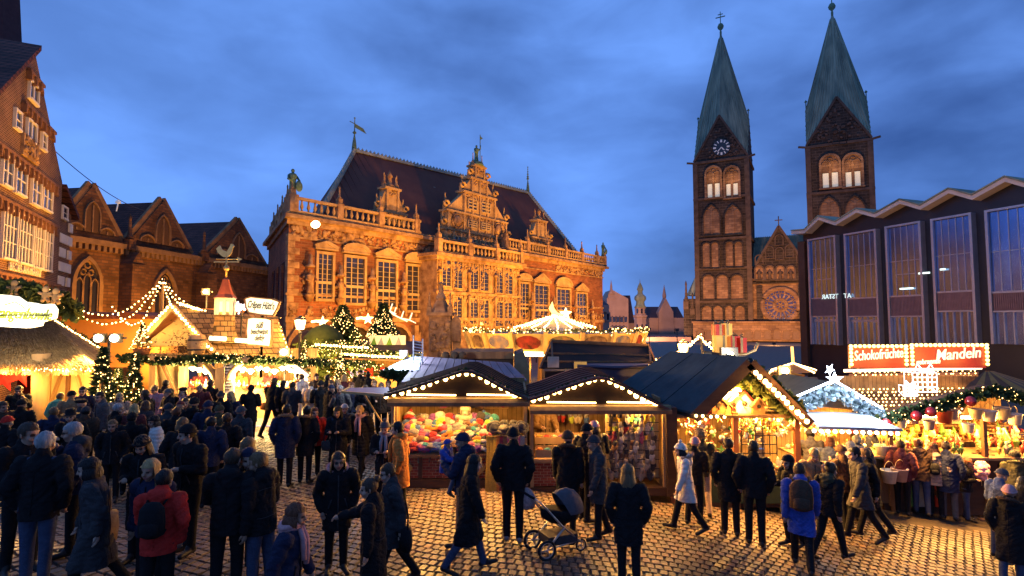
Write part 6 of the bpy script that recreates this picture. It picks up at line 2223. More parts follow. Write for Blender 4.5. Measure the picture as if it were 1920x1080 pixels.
m = MB(); m.box(0,.32,0,.06,0,.3); m.build('paper_notice',mat('lit paper notice',(.5,.4,.3),.8),s3,at(1027,689,16.0) - O)
# navy tarpaulin box with a lit poster
o4 = at(1082,725,15.4)
s4 = thing('market_stall','navy tarpaulin-covered stall block directly behind the glove stall roof','market stall',(o4.x,15.4,ground_z(2.5))); O = Vector(s4.location)
w = (at(1232,700,15.4) - O).x; zt = (at(1150,686,15.4) - O).z
m = MB(); m.slab([(0,0),(w,0),(w,1.2),(0,1.2)],0,zt); m.build('tarpaulin',M_NAVY,s4)
m = MB(); m.tube([(0,-.03,zt),(w * .5,-.03,zt - .05),(w,-.03,zt)],.05,6); m.build('rolled_edge',M_NAVY,s4)
m = MB(); m.box(0,.34,0,.05,0,.34); tag(m.build('lit_poster',mat('amber lit poster',(.5,.3,.08),.5,(.2,.1,.02),scale=9,emit=(1,.5,.1),estr=.35,sampled=False),None,at(1077,702,15.35)),'small amber lit poster box at the corner of the navy tarpaulin stall','poster')
# ================================================================ crepe hut
YF = 23.0
oF = at(300,735,23.0)
hut = thing('crepe_hut','honey timber crepe hut with bulb-lined gable, shingle roof and small white cupola','market hut',(oF.x,23.0,0)); O = Vector(hut.location)
L = lambda px,py,Y: at(px,py,Y) - O
A,Bk = L(328,577,22.6),L(520,597,24.8)
eL_,eR_,eB = L(262,648,23.4),L(404,660,21.6),L(545,668,22.6)
A2 = A
n = 9
for k in range(n):                     # shingle courses on the big slope
 a,b_ = k / n,(k + 1.12) / n
 m = MB(); m.sheet([A.lerp(eR_,a) + Vector((0,0,.03)),Bk.lerp(eB,a) + Vector((0,0,.03)),Bk.lerp(eB,b_),A.lerp(eR_,b_)],(0,.03,.05)); m.build('shingle_course',M_SHINGLE,hut)
back = Vector((1.2,3.2,0))
m = MB(); m.sheet([A,eL_,eL_ + Vector((1.2,3.5,0)),A + Vector((1.6,2.6,0))],(0,0,-.08)); m.build('roof_slope',mat('orange lit roof boarding',(.42,.17,.06),.7),hut)
for a,b_ in ((A,eL_),(A,eR_)):
 m = MB(); m.bar(a + Vector((0,-.15,.02)),b_ + Vector((0,-.15,.02)),.08,.26,up=(0,0,1)); m.build('barge_board',M_WOODL,hut)
 bulb_string('bulb row along the %s gable slope of the crepe hut' % ('left' if b_ is eL_ else 'right'),[O + a + Vector((0,-.3,.16)),O + b_ + Vector((0,-.3,.16))],15 if b_ is eL_ else 17,me=BULB_ME,group='bulb rows on the crepe hut',light=(14,1))
bulb_string('bulb row along the ridge of the crepe hut',[O + A + Vector((.3,-.15,.2)),O + L(404,587,23.5)],14,me=BULB_ME,group='bulb rows on the crepe hut')
bulb_string('bulb row at the far right roof edge of the crepe hut',[O + L(521,598,24.7),O + L(545,664,22.5)],10,me=BULB_S,group='bulb rows on the crepe hut')
m = MB(); m.prism([(eL_.x + .3,eL_.z),(eR_.x - .2,eL_.z),(A.x,A.z - .3)],.1,.2); m.build('gable_wall',M_CREAM,hut)
# skirt roof and garland
sk = [L(240,664,21.6),L(404,664,21.4),L(404,676,20.6),L(228,676,20.8)]
for k in range(16):
 a,b_ = k / 16,(k + .9) / 16
 m = MB(); m.sheet([sk[0].lerp(sk[1],a),sk[0].lerp(sk[1],b_),sk[3].lerp(sk[2],b_),sk[3].lerp(sk[2],a)],(0,0,.05)); m.build('skirt_board',M_SHINGLE,hut)
gl_ = [L(226,670,20.7),L(330,678,20.5),L(404,672,20.5),L(500,676,20.9),L(615,680,22.5)]
m = MB(); garland(m,gl_,.16,170,0,1,.45,.022,4); garland(m,gl_,.2,120,0,1,.25,.02,5); garland(m,[L(402,668,20.4),L(460,672,20.6)],.14,120,0,1,.9,.03,6); tag(m.build('fir_garland',[FIR,FAIRY],hut),kind='stuff')
for px,py in ((285,670),(460,674),(376,683)):
 link_mesh('straw_star',star_mesh(M_WOODL,.2),hut,L(px,py,20.4),(0,0,0))
# walls, posts, braces
zeH = L(400,676,21).z
m = MB(); m.box(L(300,700,21.6).x,L(346,700,21.6).x,-1.4,-1.3,0,zeH); m.build('wall_panel',M_CREAM,hut)
m = MB(); m.bar(L(302,676,21.3),L(330,738,21.3),.13,.1); m.build('curved_brace',M_WOOD,hut)
for px in (290,345):
 m = MB(); u = L(px,700,21.4).x; m.box(u - .12,u + .12,-1.75,-1.5,0,zeH); m.build('post',M_WOODL,hut)
u = L(416,700,20.8).x
m = MB(); m.box(u - .17,u + .17,-2.35,-2.02,0,zeH - .25); m.build('post',M_WOODL,hut)
for s in (-1,1):
 m = MB(); m.tube([(u + s * .1,-2.2,zeH - .85),(u + s * .35,-2.2,zeH - .4),(u + s * .8,-2.2,zeH + .1)],.14,6); m.build('curved_brace',M_WOODL,hut)
m = MB(); m.box(L(346,700,22).x,L(575,700,23).x,1.2,1.3,0,zeH + .3); m.build('back_wall',M_BACK,hut)
m = MB(); m.box(L(352,700,21.4).x,L(400,700,21.4).x,-1.5,-.9,0,L(380,726,21.4).z); m.box(L(432,700,21.4).x,L(556,700,21.4).x,-1.4,-.8,0,L(480,730,21.4).z); m.build('counter',M_WOODL,hut)
ub = L(566,700,21.4).x
m = MB(); m.bar((ub - .7,-1.3,zeH - .1),(ub + .1,-1.3,1.5),.18,.3); m.box(ub - .2,ub + .15,-1.4,-1.1,0,1.5); m.build('white_brace_post',M_WHITE,hut)
HP = MB(); HP.lathe([(.001,.12),(.06,.1),(.16,0),(.15,-.01),(.05,.08)],(0,0,0),10); HPM = HP.mesh('lamp_shade',[M_WHITE])
GB = MB(); GB.ball((0,0,-.02),.085,8,6); GBM = GB.mesh('bulb',[LAMPGLOW])
for k,px in enumerate((362,374,386,440,455,470,485,500,515,530,545)):
 p = L(px,690 + (k % 3) * 3,21.0 + .3 * (k % 2))
 hl = link_mesh('hanging_lamp',HPM,None,O + p); tag(hl,'white enamel hanging lamp inside the crepe hut','lamp','hanging lamps in the crepe hut')
 link_mesh('bulb',GBM,hl)
 if k % 2 == 0 or k == 5:
  lamp('lamp_light',(0,-.3,-.2),75,(1,.62,.22),.12,hl)
rd = random.Random(61)
for k in range(34):
 px = rd.uniform(432,556) if k > 9 else rd.uniform(354,398)
 p = L(px,727 + rd.uniform(-2,1),21.3 + rd.uniform(-.1,.2))
 mb = MB(); h = rd.uniform(.15,.3); mb.lathe([(.06,0),(.06,h * .6),(.025,h * .75),(.025,h),(.001,h)],(0,0,0),7)
 tag(mb.build('bottle',ORN[rd.choice(list(ORN))],None,O + p),'bottle or jar on the counter of the crepe hut','bottle','bottles on the crepe hut counter')
mb = MB(); mb.box(0,.42,0,.03,0,1.1); mn_ = mb.build('menu_board',M_WHITE,None,O + L(417,738,20.7)); tag(mn_,'narrow white menu board with lines of writing on the forked hut post','menu board')
for k in range(9):
 mb = MB(); mb.box(.05,.05 + .3 * rd.uniform(.6,1),-.006,-.002,1.0 - k * .11,1.04 - k * .11); mb.build('writing_line',M_INK,mn_)
# barrel and roof ornaments
bl = thing('wooden_barrel','wooden barrel with dried branches standing on the hut skirt roof','barrel',O + L(368,664,21.0))
m = MB(); m.lathe([(.26,0),(.32,.25),(.32,.45),(.26,.7),(.24,.71),(.001,.71)],(0,0,0),12); m.build('staves',M_WOODL,bl)
m = MB(); m.lathe([(.305,.14),(.318,.2)],(0,0,0),12); m.lathe([(.318,.5),(.305,.56)],(0,0,0),12); m.build('hoop',IRON,bl)
bl2 = thing('dried_bush','dark dried bush beside the wooden barrel on the hut roof','bush',O + L(345,664,21.0))
m = MB()
for k in range(420):
 d = Vector((rd.gauss(0,.42),rd.gauss(0,.3),abs(rd.gauss(.35,.4)))); s_ = .09
 e = Vector((rd.gauss(0,1),rd.gauss(0,1),rd.gauss(0,1))).normalized()
 m.add([d,d + e * s_,d + e.cross(Vector((0,0,1))) * s_],[(0,1,2)])
tag(m.build('twigs',mat('dried brown leaves',(.11,.06,.025),.8),bl2),kind='stuff')
# potted lit fir on the left roof corner
def little_fir(name,label,base,h,r,seed,lights=60,pot=True,group=None,n=900,col=None,glow=None,lr=.018):
 t = thing(name,label,'christmas tree',base,0,group)
 rd = random.Random(seed)
 z0 = h * .12 if pot else h * .04
 m = MB(); m.tube([(0,0,0),(0,0,h * .97)],h * .022,6,r1=h * .004); m.build('trunk',M_WOOD,t)
 if pot:
  m = MB(); m.lathe([(r * .5,-.1),(r * .72,h * .14),(r * .66,h * .15),(.001,h * .15)],(0,0,0),10); m.build('pot',mat('terracotta pot',(.3,.12,.05),.8),t)
 m = MB()
 for k in range(n):
  f_ = rd.random() ** .75
  tier = 1 - (f_ * 6 % 1) * .35
  z = z0 + (h - z0) * f_
  rr = r * (1 - f_) * tier * (.35 + .65 * rd.random() ** .5) + .02
  a = rd.random() * 6.283
  p = Vector((rr * math.cos(a),rr * math.sin(a),z - .1 * rr))
  d = Vector((math.cos(a),math.sin(a),rd.uniform(-.5,.3))).normalized()
  s_ = h * rd.uniform(.03,.06)
  x = d.cross(Vector((rd.gauss(0,1),rd.gauss(0,1),rd.gauss(0,1)))).normalized() * s_ * .3
  m.add([p - d * s_,p + x,p + d * s_,p - x],[(0,1,2,3)])
 tag(m.build('needles',FIR,t),kind='stuff')
 m = MB()
 for k in range(lights):
  f_ = rd.random() ** .8
  z = z0 + (h - z0) * f_
  rr = r * (1 - f_) * rd.uniform(.8,1.08) + .02
  a = rd.uniform(PI,2 * PI) if rd.random() < .7 else rd.random() * 6.28
  m.octa((rr * math.cos(a),rr * math.sin(a),z),lr * rd.uniform(.7,1.3))
 tag(m.build('fairy_lights',glow or FAIRY,t),kind='stuff')
 return t
little_fir('potted_fir','small potted fir with fairy lights on the left corner of the crepe hut roof',O + L(266,662,21.2),1.15,.42,3,70,lr=.026)
# cupola with rooster vane
cu_ = O + L(420,640,22.2)
cp = thing('roof_cupola','white octagonal cupola with orange cone roof riding on the crepe hut','cupola',cu_)
Zc = lambda py: at(420,py,22.2).z - cu_.z
sx = 22.2 / F
m = MB(); m.lathe([(26 * sx,-.05),(19 * sx,Zc(620)),(17 * sx,Zc(598)),(17.5 * sx,Zc(597)),(17.5 * sx,Zc(590))],(0,0,0),8,0,False,rot=PI / 8); m.build('flared_base',M_SHINGLE,cp)
m = MB()
for k in range(8):
 a = PI / 8 + k * PI / 4
 m.bar((15 * sx * math.cos(a),15 * sx * math.sin(a),Zc(590)),(15 * sx * math.cos(a),15 * sx * math.sin(a),Zc(561)),.1)
m.lathe([(16 * sx,Zc(594)),(16.5 * sx,Zc(590))],(0,0,0),8,0,False,rot=PI / 8); m.lathe([(16 * sx,Zc(566)),(16 * sx,Zc(561)),(20 * sx,Zc(559))],(0,0,0),8,0,False,rot=PI / 8)
m.build('lantern_frame',M_WHITE,cp)
m = MB(); m.lathe([(13 * sx,Zc(590)),(13 * sx,Zc(562))],(0,0,0),8,0,False,rot=PI / 8); m.build('lantern_wall',M_CREAM,cp)
for k in range(3):
 a = -PI / 2 + (k - 1) * PI / 4
 m = MB(); m.prism(arch_pts(-.13,.13,0,.5)[::-1],-.02,.02); m.build('lantern_opening',mat('lit cupola opening',(.9,.7,.3),.5,emit=(1,.66,.22),estr=2.2,sampled=False),cp,(13.2 * sx * math.cos(a),13.2 * sx * math.sin(a),Zc(585)),(0,0,a + PI / 2))
m = MB(); m.lathe([(21 * sx,Zc(559)),(14 * sx,Zc(552)),(9 * sx,Zc(538)),(6 * sx,Zc(526)),(6.5 * sx,Zc(525)),(2 * sx,Zc(521)),(.001,Zc(512))],(0,0,0),8,0,False,rot=PI / 8); m.build('cone_roof',mat('orange red cupola roof',(.42,.11,.04),.6,(.3,.07,.03),scale=3),cp)
m = MB(); m.tube([(0,0,Zc(522)),(0,0,Zc(476))],.035,6); m.ball((0,0,Zc(503)),.12,8,6); m.bar((-.5,0,Zc(491)),(.5,0,Zc(491)),.04); m.tube([(-.42,0,Zc(486)),(.42,0,Zc(486))],.03,5)
m.add([(.42,0,Zc(486) + .1),(.62,0,Zc(486)),(.42,0,Zc(486) - .1)],[(0,1,2)])
rst = [(-.34,.25),(-.42,.42),(-.28,.55),(-.2,.38),(0,.3),(.12,.5),(.16,.62),(.24,.6),(.3,.52),(.24,.46),(.2,.25),(.08,.1),(-.12,.08)]
m.prism([(x,z + Zc(486)) for x,z in rst][::-1],-.03,.03)
m.build('weather_cock',mat('gilded weather vane',(.6,.42,.14),.35,metal=.7),cp)
lamp('cupola_light',(0,-1.2,Zc(575)),22,WARM,.2,cp)
# hut signs
SF = mat('lit cream sign face',(.85,.8,.6),.5,emit=(1,.86,.5),estr=1.15,sampled=False)
for (pts,words,lab) in (([(461,560),(472,557),(512,561),(526,566),(521,580),(514,592),(490,590),(468,586),(463,576)],(('Crêpes Hütt\'n',491,573,50,.4,R(5)),),'lit curved sign board reading Crêpes Hütt\'n above the hut roof'),
                          ([(466,597),(476,595),(502,597),(511,600),(511,630),(508,650),(490,648),(465,646),(464,620)],(('süß',488,610,14,.34,0),('beschwipst',488,622,33,.3,0),('deftig',488,634,19,.3,0),('___',488,644,10,.14,0)),'tall lit sign panel reading süß beschwipst deftig on the hut roof')):
 YS = 22.0
 b_ = at(pts[0][0],660,YS)
 sg = thing('hut_sign',lab,'sign',b_)
 pp = [at(a,c,YS) - b_ for a,c in pts]
 m = MB(); m.prism([(p.x,p.z) for p in pp][::-1],-.08,.08); m.build('panel',SF,sg)
 m = MB()
 for i in range(len(pp)):
  m.bar(pp[i] + Vector((0,-.05,0)),pp[(i + 1) % len(pp)] + Vector((0,-.05,0)),.05,.14,up=(0,1,0))
 m.build('frame',M_WOOD,sg)
 for (s,px,py,wpx,sz,rt) in words:
  if s == '___':
   continue
  p = at(px,py,YS) - b_
  link_mesh('lettering',text_mesh(s,sz,M_INK,.008,.35,.006,width=wpx / F * YS),sg,(p.x,-.1,p.z),(0,rt,0))
 p = at(490,600,YS) - b_
 m = MB(); m.bar((p.x,.1,-1.0),(p.x,.1,p.z + .3),.07); m.build('mast',IRON,sg)
YS = 22.6
b_ = at(447,575,YS)
sg = thing('neon_sign','white neon script sign reading Crêpes beside the cupola','sign',b_)
link_mesh('lettering',text_mesh('Crêpes',.55,mat('white neon',(.9,.9,.95),.4,emit=(1,.9,1),estr=3,sampled=False),.02,.4,.012,width=.95),sg,(-.05,0,0),(0,R(-6),0))
m = MB(); m.bar((-.4,.08,-.4),(1.7,.08,-.45),.05); m.bar((.1,.08,-1.2),(.1,.08,-.1),.05); m.build('bracket',IRON,sg)
for (px,py,Y) in ((408,634,21.4),(456,638,21.8)):
 m = MB(); m.tube([(-.3,0,0),(.3,.02,-.03)],.09,8); t_ = tag(m.build('tube_lamp',mat('lit tube lamp',(.9,.8,.5),.4,emit=(1,.74,.34),estr=2.5,sampled=False),None,at(px,py,Y)),'glowing tube lamp lying on the hut shingles, %s of the cupola foot' % ('left' if px < 420 else 'right'),'lamp')
# ================================================================ thatched hot wine hut at the left
YG = 19.0
oG = at(60,745,YG)
th = thing('thatched_hut','round hut with straw thatched roof and glowing oblong sign on the left','market hut',(oG.x,YG,0)); O = Vector(th.location)
L = lambda px,py,Y=YG: at(px,py,Y) - O
c0 = L(-30,690,21.5)
ridge = [L(-140,592,21.5),L(95,596,21.5)]
eave = [L(-200,682,17.8),L(170,684,18.2),L(203,662,22.5)]
m = MB()
m.add([ridge[0],ridge[1],eave[1],eave[0]],[(0,1,2,3)]); m.add([ridge[1],eave[2],eave[1]],[(0,1,2)])
m.build('thatch_base',M_THATCH,th)
m = MB()
rd = random.Random(17)
straws = [mat('straw %d' % i,c,.9) for i,c in enumerate(((.30,.20,.09),(.22,.14,.06),(.38,.27,.13)))]
for k in range(5200):
 if rd.random() < .8:
  u,v = rd.random(),rd.random()
  a,b_ = ridge[0].lerp(ridge[1],u),eave[0].lerp(eave[1],u)
 else:
  u,v = rd.random(),rd.random()
  a,b_ = ridge[1],eave[1].lerp(eave[2],u)
 if u < .45 and a is not ridge[1]:
  continue
 p = a.lerp(b_,v)
 d = (b_ - a).normalized()
 ln = rd.uniform(.3,.6)
 sd = d.cross(Vector((0,0,1))).normalized() * .012
 up = Vector((0,-.4,1)).normalized() * rd.uniform(.02,.09)
 q_ = p + d * ln + up + sd * rd.uniform(-4,4)
 m.add([p - sd,p + sd,q_ + sd * .6,q_ - sd * .6],[(0,1,2,3)],rd.randrange(3))
for k in range(1500):
 u = rd.uniform(.4,1)
 p = eave[0].lerp(eave[1],u) if rd.random() < .8 else eave[1].lerp(eave[2],rd.random())
 sd = Vector((.014,0,0))
 dz = Vector((rd.uniform(-.05,.05),rd.uniform(-.12,.02),-rd.uniform(.1,.34)))
 m.add([p - sd,p + sd,p + dz + sd * .5,p + dz - sd * .5],[(0,1,2,3)],rd.randrange(3))
tag(m.build('straw',straws,th),kind='stuff')
for px in (66,84):
 pass
u = L(72,700,18.4).x
m = MB(); m.tube([(u,-.5,0),(u + .02,-.5,1.2),(u - .01,-.5,2.6)],[.27,.25,.26],10); m.build('post',M_WOODL,th)
zt = L(100,684,18.4).z
pw = [L(px,700,19.0).x for px in (90,128,180)]
for a,b_ in zip(pw[:-1],pw[1:]):
 m = MB(); m.box(a + .06,b_ - .06,.05,.12,.1,zt + .1); m.build('wall_panel',M_CREAM,th)
for a in pw:
 m = MB(); m.box(a - .06,a + .06,-.02,.14,0,zt + .1); m.build('wall_stud',M_WOOD,th)
m = MB(); m.bar((pw[1] - .1,-.0,zt),(pw[0] + .1,-.0,.8),.13,.08); m.bar((pw[1] + .15,-.0,zt),(pw[2] - .25,0,.8),.1,.08); m.build('diagonal_brace',M_WOODL,th)
m = MB(); m.box(L(-40,700).x,pw[0] - .3,1.5,1.6,0,zt + .2); m.build('back_wall',mat('dark red back cloth',(.16,.02,.015),.9),th)
rstar = star_mesh(mat('red paper star',(.45,.02,.015),.5,emit=(.8,.02,.01),estr=.35,sampled=False),.5)
for px,py in ((8,708),(38,700)):
 tag(link_mesh('paper_star',rstar,None,O + L(px,py,18.6),(0,.2,.2)),'big red paper star hanging in the thatched hut, %s' % ('nearer the frame edge' if px < 20 else 'beside the round post'),'star')
# oval glowing sign
b_ = O + L(45,612,17.6)
sg = thing('hut_sign','glowing cloud-edged sign reading Feuerzangenbowle on the thatched roof','sign',b_)
pp = [(-60,560),(-30,552),(10,553),(32,556),(46,566),(64,568),(80,572),(98,570),(105,580),(103,596),(92,600),(78,604),(76,611),(55,615),(20,613),(-30,610),(-60,604)]
P2 = [at(a,c,17.6) - b_ for a,c in pp]
m = MB(); m.prism([(p.x,p.z) for p in P2][::-1],-.1,.1); m.build('panel',mat('glowing white sign',(.9,.88,.8),.5,emit=(1,.9,.62),estr=1.6,sampled=False),sg)
p = at(30,588,17.6) - b_
link_mesh('lettering',text_mesh('Feuerzangenbowle',.5,M_GREENINK,.02,.35,.006,width=2.55),sg,(p.x - .05,-.13,p.z),(0,R(3),0))
m = MB(); m.tube([at(a,c,17.5) - b_ for a,c in ((8,572),(28,566),(42,574),(50,584),(58,576),(52,572))],.02,4); m.build('flourish',M_GREENINK,sg)
m = MB(); m.tube([(x,-.16,.35) for x in (-1.2,.9)],.02,4); m.build('bracket',IRON,sg)
lamp('sign_glow',(0,-1.0,.2),60,(1,.8,.5),.4,sg)
# greenery and gingerbread figures over the sign
m = MB(); garland(m,[O * 0 + L(-40,545,18.4),L(40,546,18.4),L(110,566,18.6),L(135,585,18.8)],.36,520,0,1,.06,.02,8)
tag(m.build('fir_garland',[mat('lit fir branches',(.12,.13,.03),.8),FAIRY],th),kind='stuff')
for k,(px,py) in enumerate(((85,556),(104,560),(26,545))):
 gm = MB(); s = .5
 gm.ball((0,0,s * .8),s * .24,9,7,0,1,.5); gm.ball((0,0,s * .4),s * .26,9,7,0,1,.5,1.2)
 for sx in (-1,1):
  gm.tube([(sx * s * .15,0,s * .5),(sx * s * .45,0,s * .6)],s * .1,6); gm.tube([(sx * s * .1,0,s * .25),(sx * s * .22,0,0)],s * .11,6)
 tag(gm.build('gingerbread_man',mat('gingerbread',(.40,.22,.09),.8),None,O + L(px,py + 10,18.1)),['round gingerbread figure nestled in fir branches above the glowing sign','gingerbread figure at the right end of the fir branches','gingerbread figure above the left part of the glowing sign'][k],'gingerbread')
m = MB(); garland(m,[L(100,597,21.3),L(203,662,22)],.12,80,0,0,.0,.01,11); tag(m.build('fir_sprigs',FIR,th),kind='stuff')
bulb_string('small bulbs down the right hip of the thatched roof',[O + L(100,595,21.2),O + L(203,660,22)],26,me=BULB_S,seed=5)
m = MB()
for k in range(60):
 m.octa(L(rd.uniform(-10,190),690 + rd.uniform(0,6),18.0),.022)
tag(m.build('eave_fairy_lights',FAIRY,th),kind='stuff')
for px,p in ((20,40),(60,30),(130,45),(185,35)):
 lamp('lamp_light',L(px,700,18.2) + Vector((0,-.3,0)),p,WARM,.15,th)
# plain orange-lit stall wall behind, with small red roofs
o5 = at(120,700,28); s5 = thing('market_stall','long plain stall wall with small dark red roofs behind the thatched hut','market stall',(o5.x,28,0)); O = Vector(s5.location)
L = lambda px,py,Y=28: at(px,py,Y) - O
m = MB(); m.box(L(100,600).x,L(292,600).x,0,2,0,L(200,598).z); m.build('wall',mat('ochre stall wall',(.42,.22,.08),.8,(.34,.17,.06),scale=1.2),s5)
for a,b_ in ((104,136),(138,222),(224,292)):
 m = MB(); m.prism([(L(a,597).x,L(a,597).z),(L(b_,597).x,L(b_,598).z),(L(b_ - 4,590).x,L(b_,592).z),(L(a + 14,586).x,L(a,584).z)][::1],-.4,2.2); m.build('roof',M_ROOFRED,s5)
m = MB(); m.box(L(210,700).x,L(300,700).x,-2,-1.9,0,L(210,683).z); m.build('timber_fence',M_WOOD,s5)
for k,(px,py,h,r) in enumerate(((192,742,1.75,.7),(252,744,1.5,.5),(222,752,1.0,.6))):
 little_fir('lit_fir',['bushy fir covered in fairy lights beside the thatched hut','slim fir with fairy lights left of the crepe hut','low fir with fairy lights between the two huts'][k],(at(px,700,17.6 + k * .6).x,17.6 + k * .6,0),h + 1.1,r,20 + k,110,False,n=1200,lr=.019)
# pole with bulb swags
pb = at(305,560,26); pl = thing('bulb_pole','slim pole from which bulb swags fan out behind the crepe hut','pole',(pb.x,26,0))
m = MB(); m.tube([(0,0,0),(0,0,at(305,522,26).z)],.05,6); m.build('shaft',M_WOODL,pl)
top = at(305,522,26)
for k,(px,py,Y,sag,n,w_) in enumerate(((140,574,25,.9,22,'long swag running far left to the brick house'),(150,588,24,1.1,24,'lower swag running left above the small red roofs'),(212,574,22,1.3,22,'deep hanging loop on the left side'),(328,574,23,.2,11,'short swag dropping to the hut gable'),
                                             (380,580,24,.5,16,'swag dropping right behind the hut ridge'),(404,588,23,.35,14,'shorter swag to the cupola foot'))):
 bulb_string(w_ + ' from the slim pole',catenary(top,at(px,py,Y),sag),n,me=BULB_S,group='bulb swags from the slim pole',jit=.03)
# ================================================================ garlanded stalls and trees before the town hall
YM = 27.0
o6 = at(570,700,YM); s6 = thing('market_stall','long food stall with three rows of fir garland and bulbs on its eaves','market stall',(o6.x,YM,0)); O = Vector(s6.location)
L = lambda px,py,Y=YM: at(px,py,Y) - O
w = L(790,700).x
m = MB(); m.box(L(560,700).x,w,1.6,1.7,0,L(660,660).z); m.build('back_wall',M_BACK,s6)
m = MB(); m.sheet([L(556,668,26),L(790,676,26.4),L(790,640,29),L(560,640,29)],(0,0,-.08)); m.build('roof',M_WOODD,s6)
m = MB()
for a,b_,s in (((556,646),(790,668),1),((570,654),(760,664),2),((545,672),(690,682),3),((596,640),(700,648),4),((600,668),(680,690),5)):
 garland(m,[L(a[0],a[1],25.7 if s != 3 else 24.5),L((a[0] + b_[0]) / 2,(a[1] + b_[1]) / 2 + 3,25.7 if s != 3 else 24.5),L(b_[0],b_[1],25.7 if s != 3 else 24.5)],.2,75,0,1,1.0,.032,s)
tag(m.build('fir_garland',[FIR,FAIRY],s6),kind='stuff')
bulb_string('bulb row along the upper eaves of the long food stall',[O + L(592,644,25.6),O + L(690,650,25.6)],18,group='bulb rows on the food stall')
bulb_string('bulb row along the lower eaves of the long food stall',[O + L(646,662,25.4),O + L(755,668,25.4)],20,group='bulb rows on the food stall')
for px in (585,640,700,760):
 lamp('lamp_light',L(px,684,25.2),110,WARM,.2,s6)
for px,c in ((655,(.35,.02,.015)),(683,(.4,.025,.015)),(620,(.42,.25,.08)),(725,(.4,.24,.08))):
 m = MB(); u = L(px,700).x; m.box(u - .35,u + .35,.2,.3,0,L(px,690).z); m.build('booth_panel',mat('booth panel %.2f' % c[0],c,.7),s6)
m = MB(); u = L(670,700).x; m.box(u - .35,u + .3,.0,.06,L(670,712).z,L(670,683).z); m.build('price_screen',mat('pale lit screen',(.5,.5,.6),.4,emit=(.75,.6,1),estr=.5,sampled=False),s6)
m = MB(); m.box(L(552,700).x,L(790,700).x,-.1,.5,0,1.05); m.build('counter',M_WOODL,s6)
# banner with green and white patches
b_ = at(692,655,28.5); bn = thing('painted_banner','pale painted board with green fir shapes above the food stall','board',b_)
w = (at(760,655,28.5) - b_).x; h = at(720,629,28.5).z - b_.z
m = MB(); m.box(0,w,0,.08,0,h); m.build('board',mat('lit pale banner',(.7,.66,.45),.6,emit=(1,.8,.4),estr=.35,sampled=False),bn)
gr = mat('lit green paint',(.12,.3,.04),.6)
for k,f_ in enumerate((.12,.32,.55,.8)):
 m = MB(); m.prism([(w * f_ - .22,.05),(w * f_ + .22,.05),(w * f_ + .03,h * .9)],-.02,-.004); m.build('painted_fir',gr if k % 2 == 0 else mat('grey paint',(.3,.33,.35),.6),bn)
# green umbrella / dark dome canopies
for px,py,w_,Y,c,lab in ((607,640,38,26.5,(.025,.045,.012),'dark green dome canopy behind the street lantern'),(575,650,30,28,(.05,.03,.025),'brown dome canopy left of the green one')):
 b_ = at(px,py,Y); t_ = thing('dome_canopy',lab,'canopy',(b_.x,Y,0)); r_ = w_ * Y / F
 m = MB(); m.lathe([(r_,b_.z - .1),(r_ * .92,b_.z + .25),(r_ * .6,b_.z + .6),(.001,b_.z + .85)],(0,0,0),12,0,True); m.build('canopy',mat(lab[:12] + ' cloth',c,.8),t_)
 m = MB(); m.tube([(0,0,0),(0,0,b_.z + .4)],.04,6); m.build('pole',IRON,t_)
for k,(px,pt,pb,Y,r) in enumerate(((642,574,690,27.5,2.7),(718,570,690,31,2.3))):
 zt_ = at(px,pt,Y).z
 little_fir('lit_fir',['large fir full of fairy lights before the town hall windows','second large fir with fairy lights nearer the carved stone column'][k],(at(px,650,Y).x,Y,0),zt_,r,40 + k,420,False,n=5200,lr=.023)
for k,(px,py,r) in enumerate(((572,690,.7),(640,696,.5))):
 little_fir('lit_fir',['fairy-lit fir column at the left corner of the food stall','small fairy-lit fir at the middle of the food stall'][k],(at(px,650,24.3).x,24.3,0),at(px,638 + k * 18,24.3).z,r,60 + k,130,False,n=900,lr=.02)
# antler and shooting-star lights
for (pts,Y,c,lab,nm) in (([(731,583),(738,590),(752,597),(768,600)],26.5,'w','white light antlers arching over the food stall','light_antlers'),):
 b_ = at(pts[0][0],pts[0][1],Y); t_ = thing(nm,lab,'light figure',b_)
 m = MB(); Q = [at(a,c_,Y) - b_ for a,c_ in pts]; m.tube(Q,.035,5)
 for i,q_ in enumerate(Q):
  m.tube([q_,q_ + Vector((.12,0,.35))],.03,5); m.tube([q_,q_ + Vector((.3,0,-.15))],.025,5)
 m.build('outline',mat('pale antler light',(.8,.75,.6),.4,emit=(1,.8,.5),estr=1.2,sampled=False),t_)
for (px,py,s,Y,lab) in ((605,604,.34,30,'small golden light star with tail right of the street lantern'),(690,598,.3,29,'golden light star between the two large firs')):
 b_ = at(px,py,Y); t_ = thing('light_star',lab,'light figure',b_)
 link_mesh('star',star_mesh(TUBEGLOW,s),t_); m = MB(); m.tube([(-.1,0,0),(-.35,0,.06),(-.6,0,.02)],.06,5); m.build('tail',TUBEGLOW,t_)
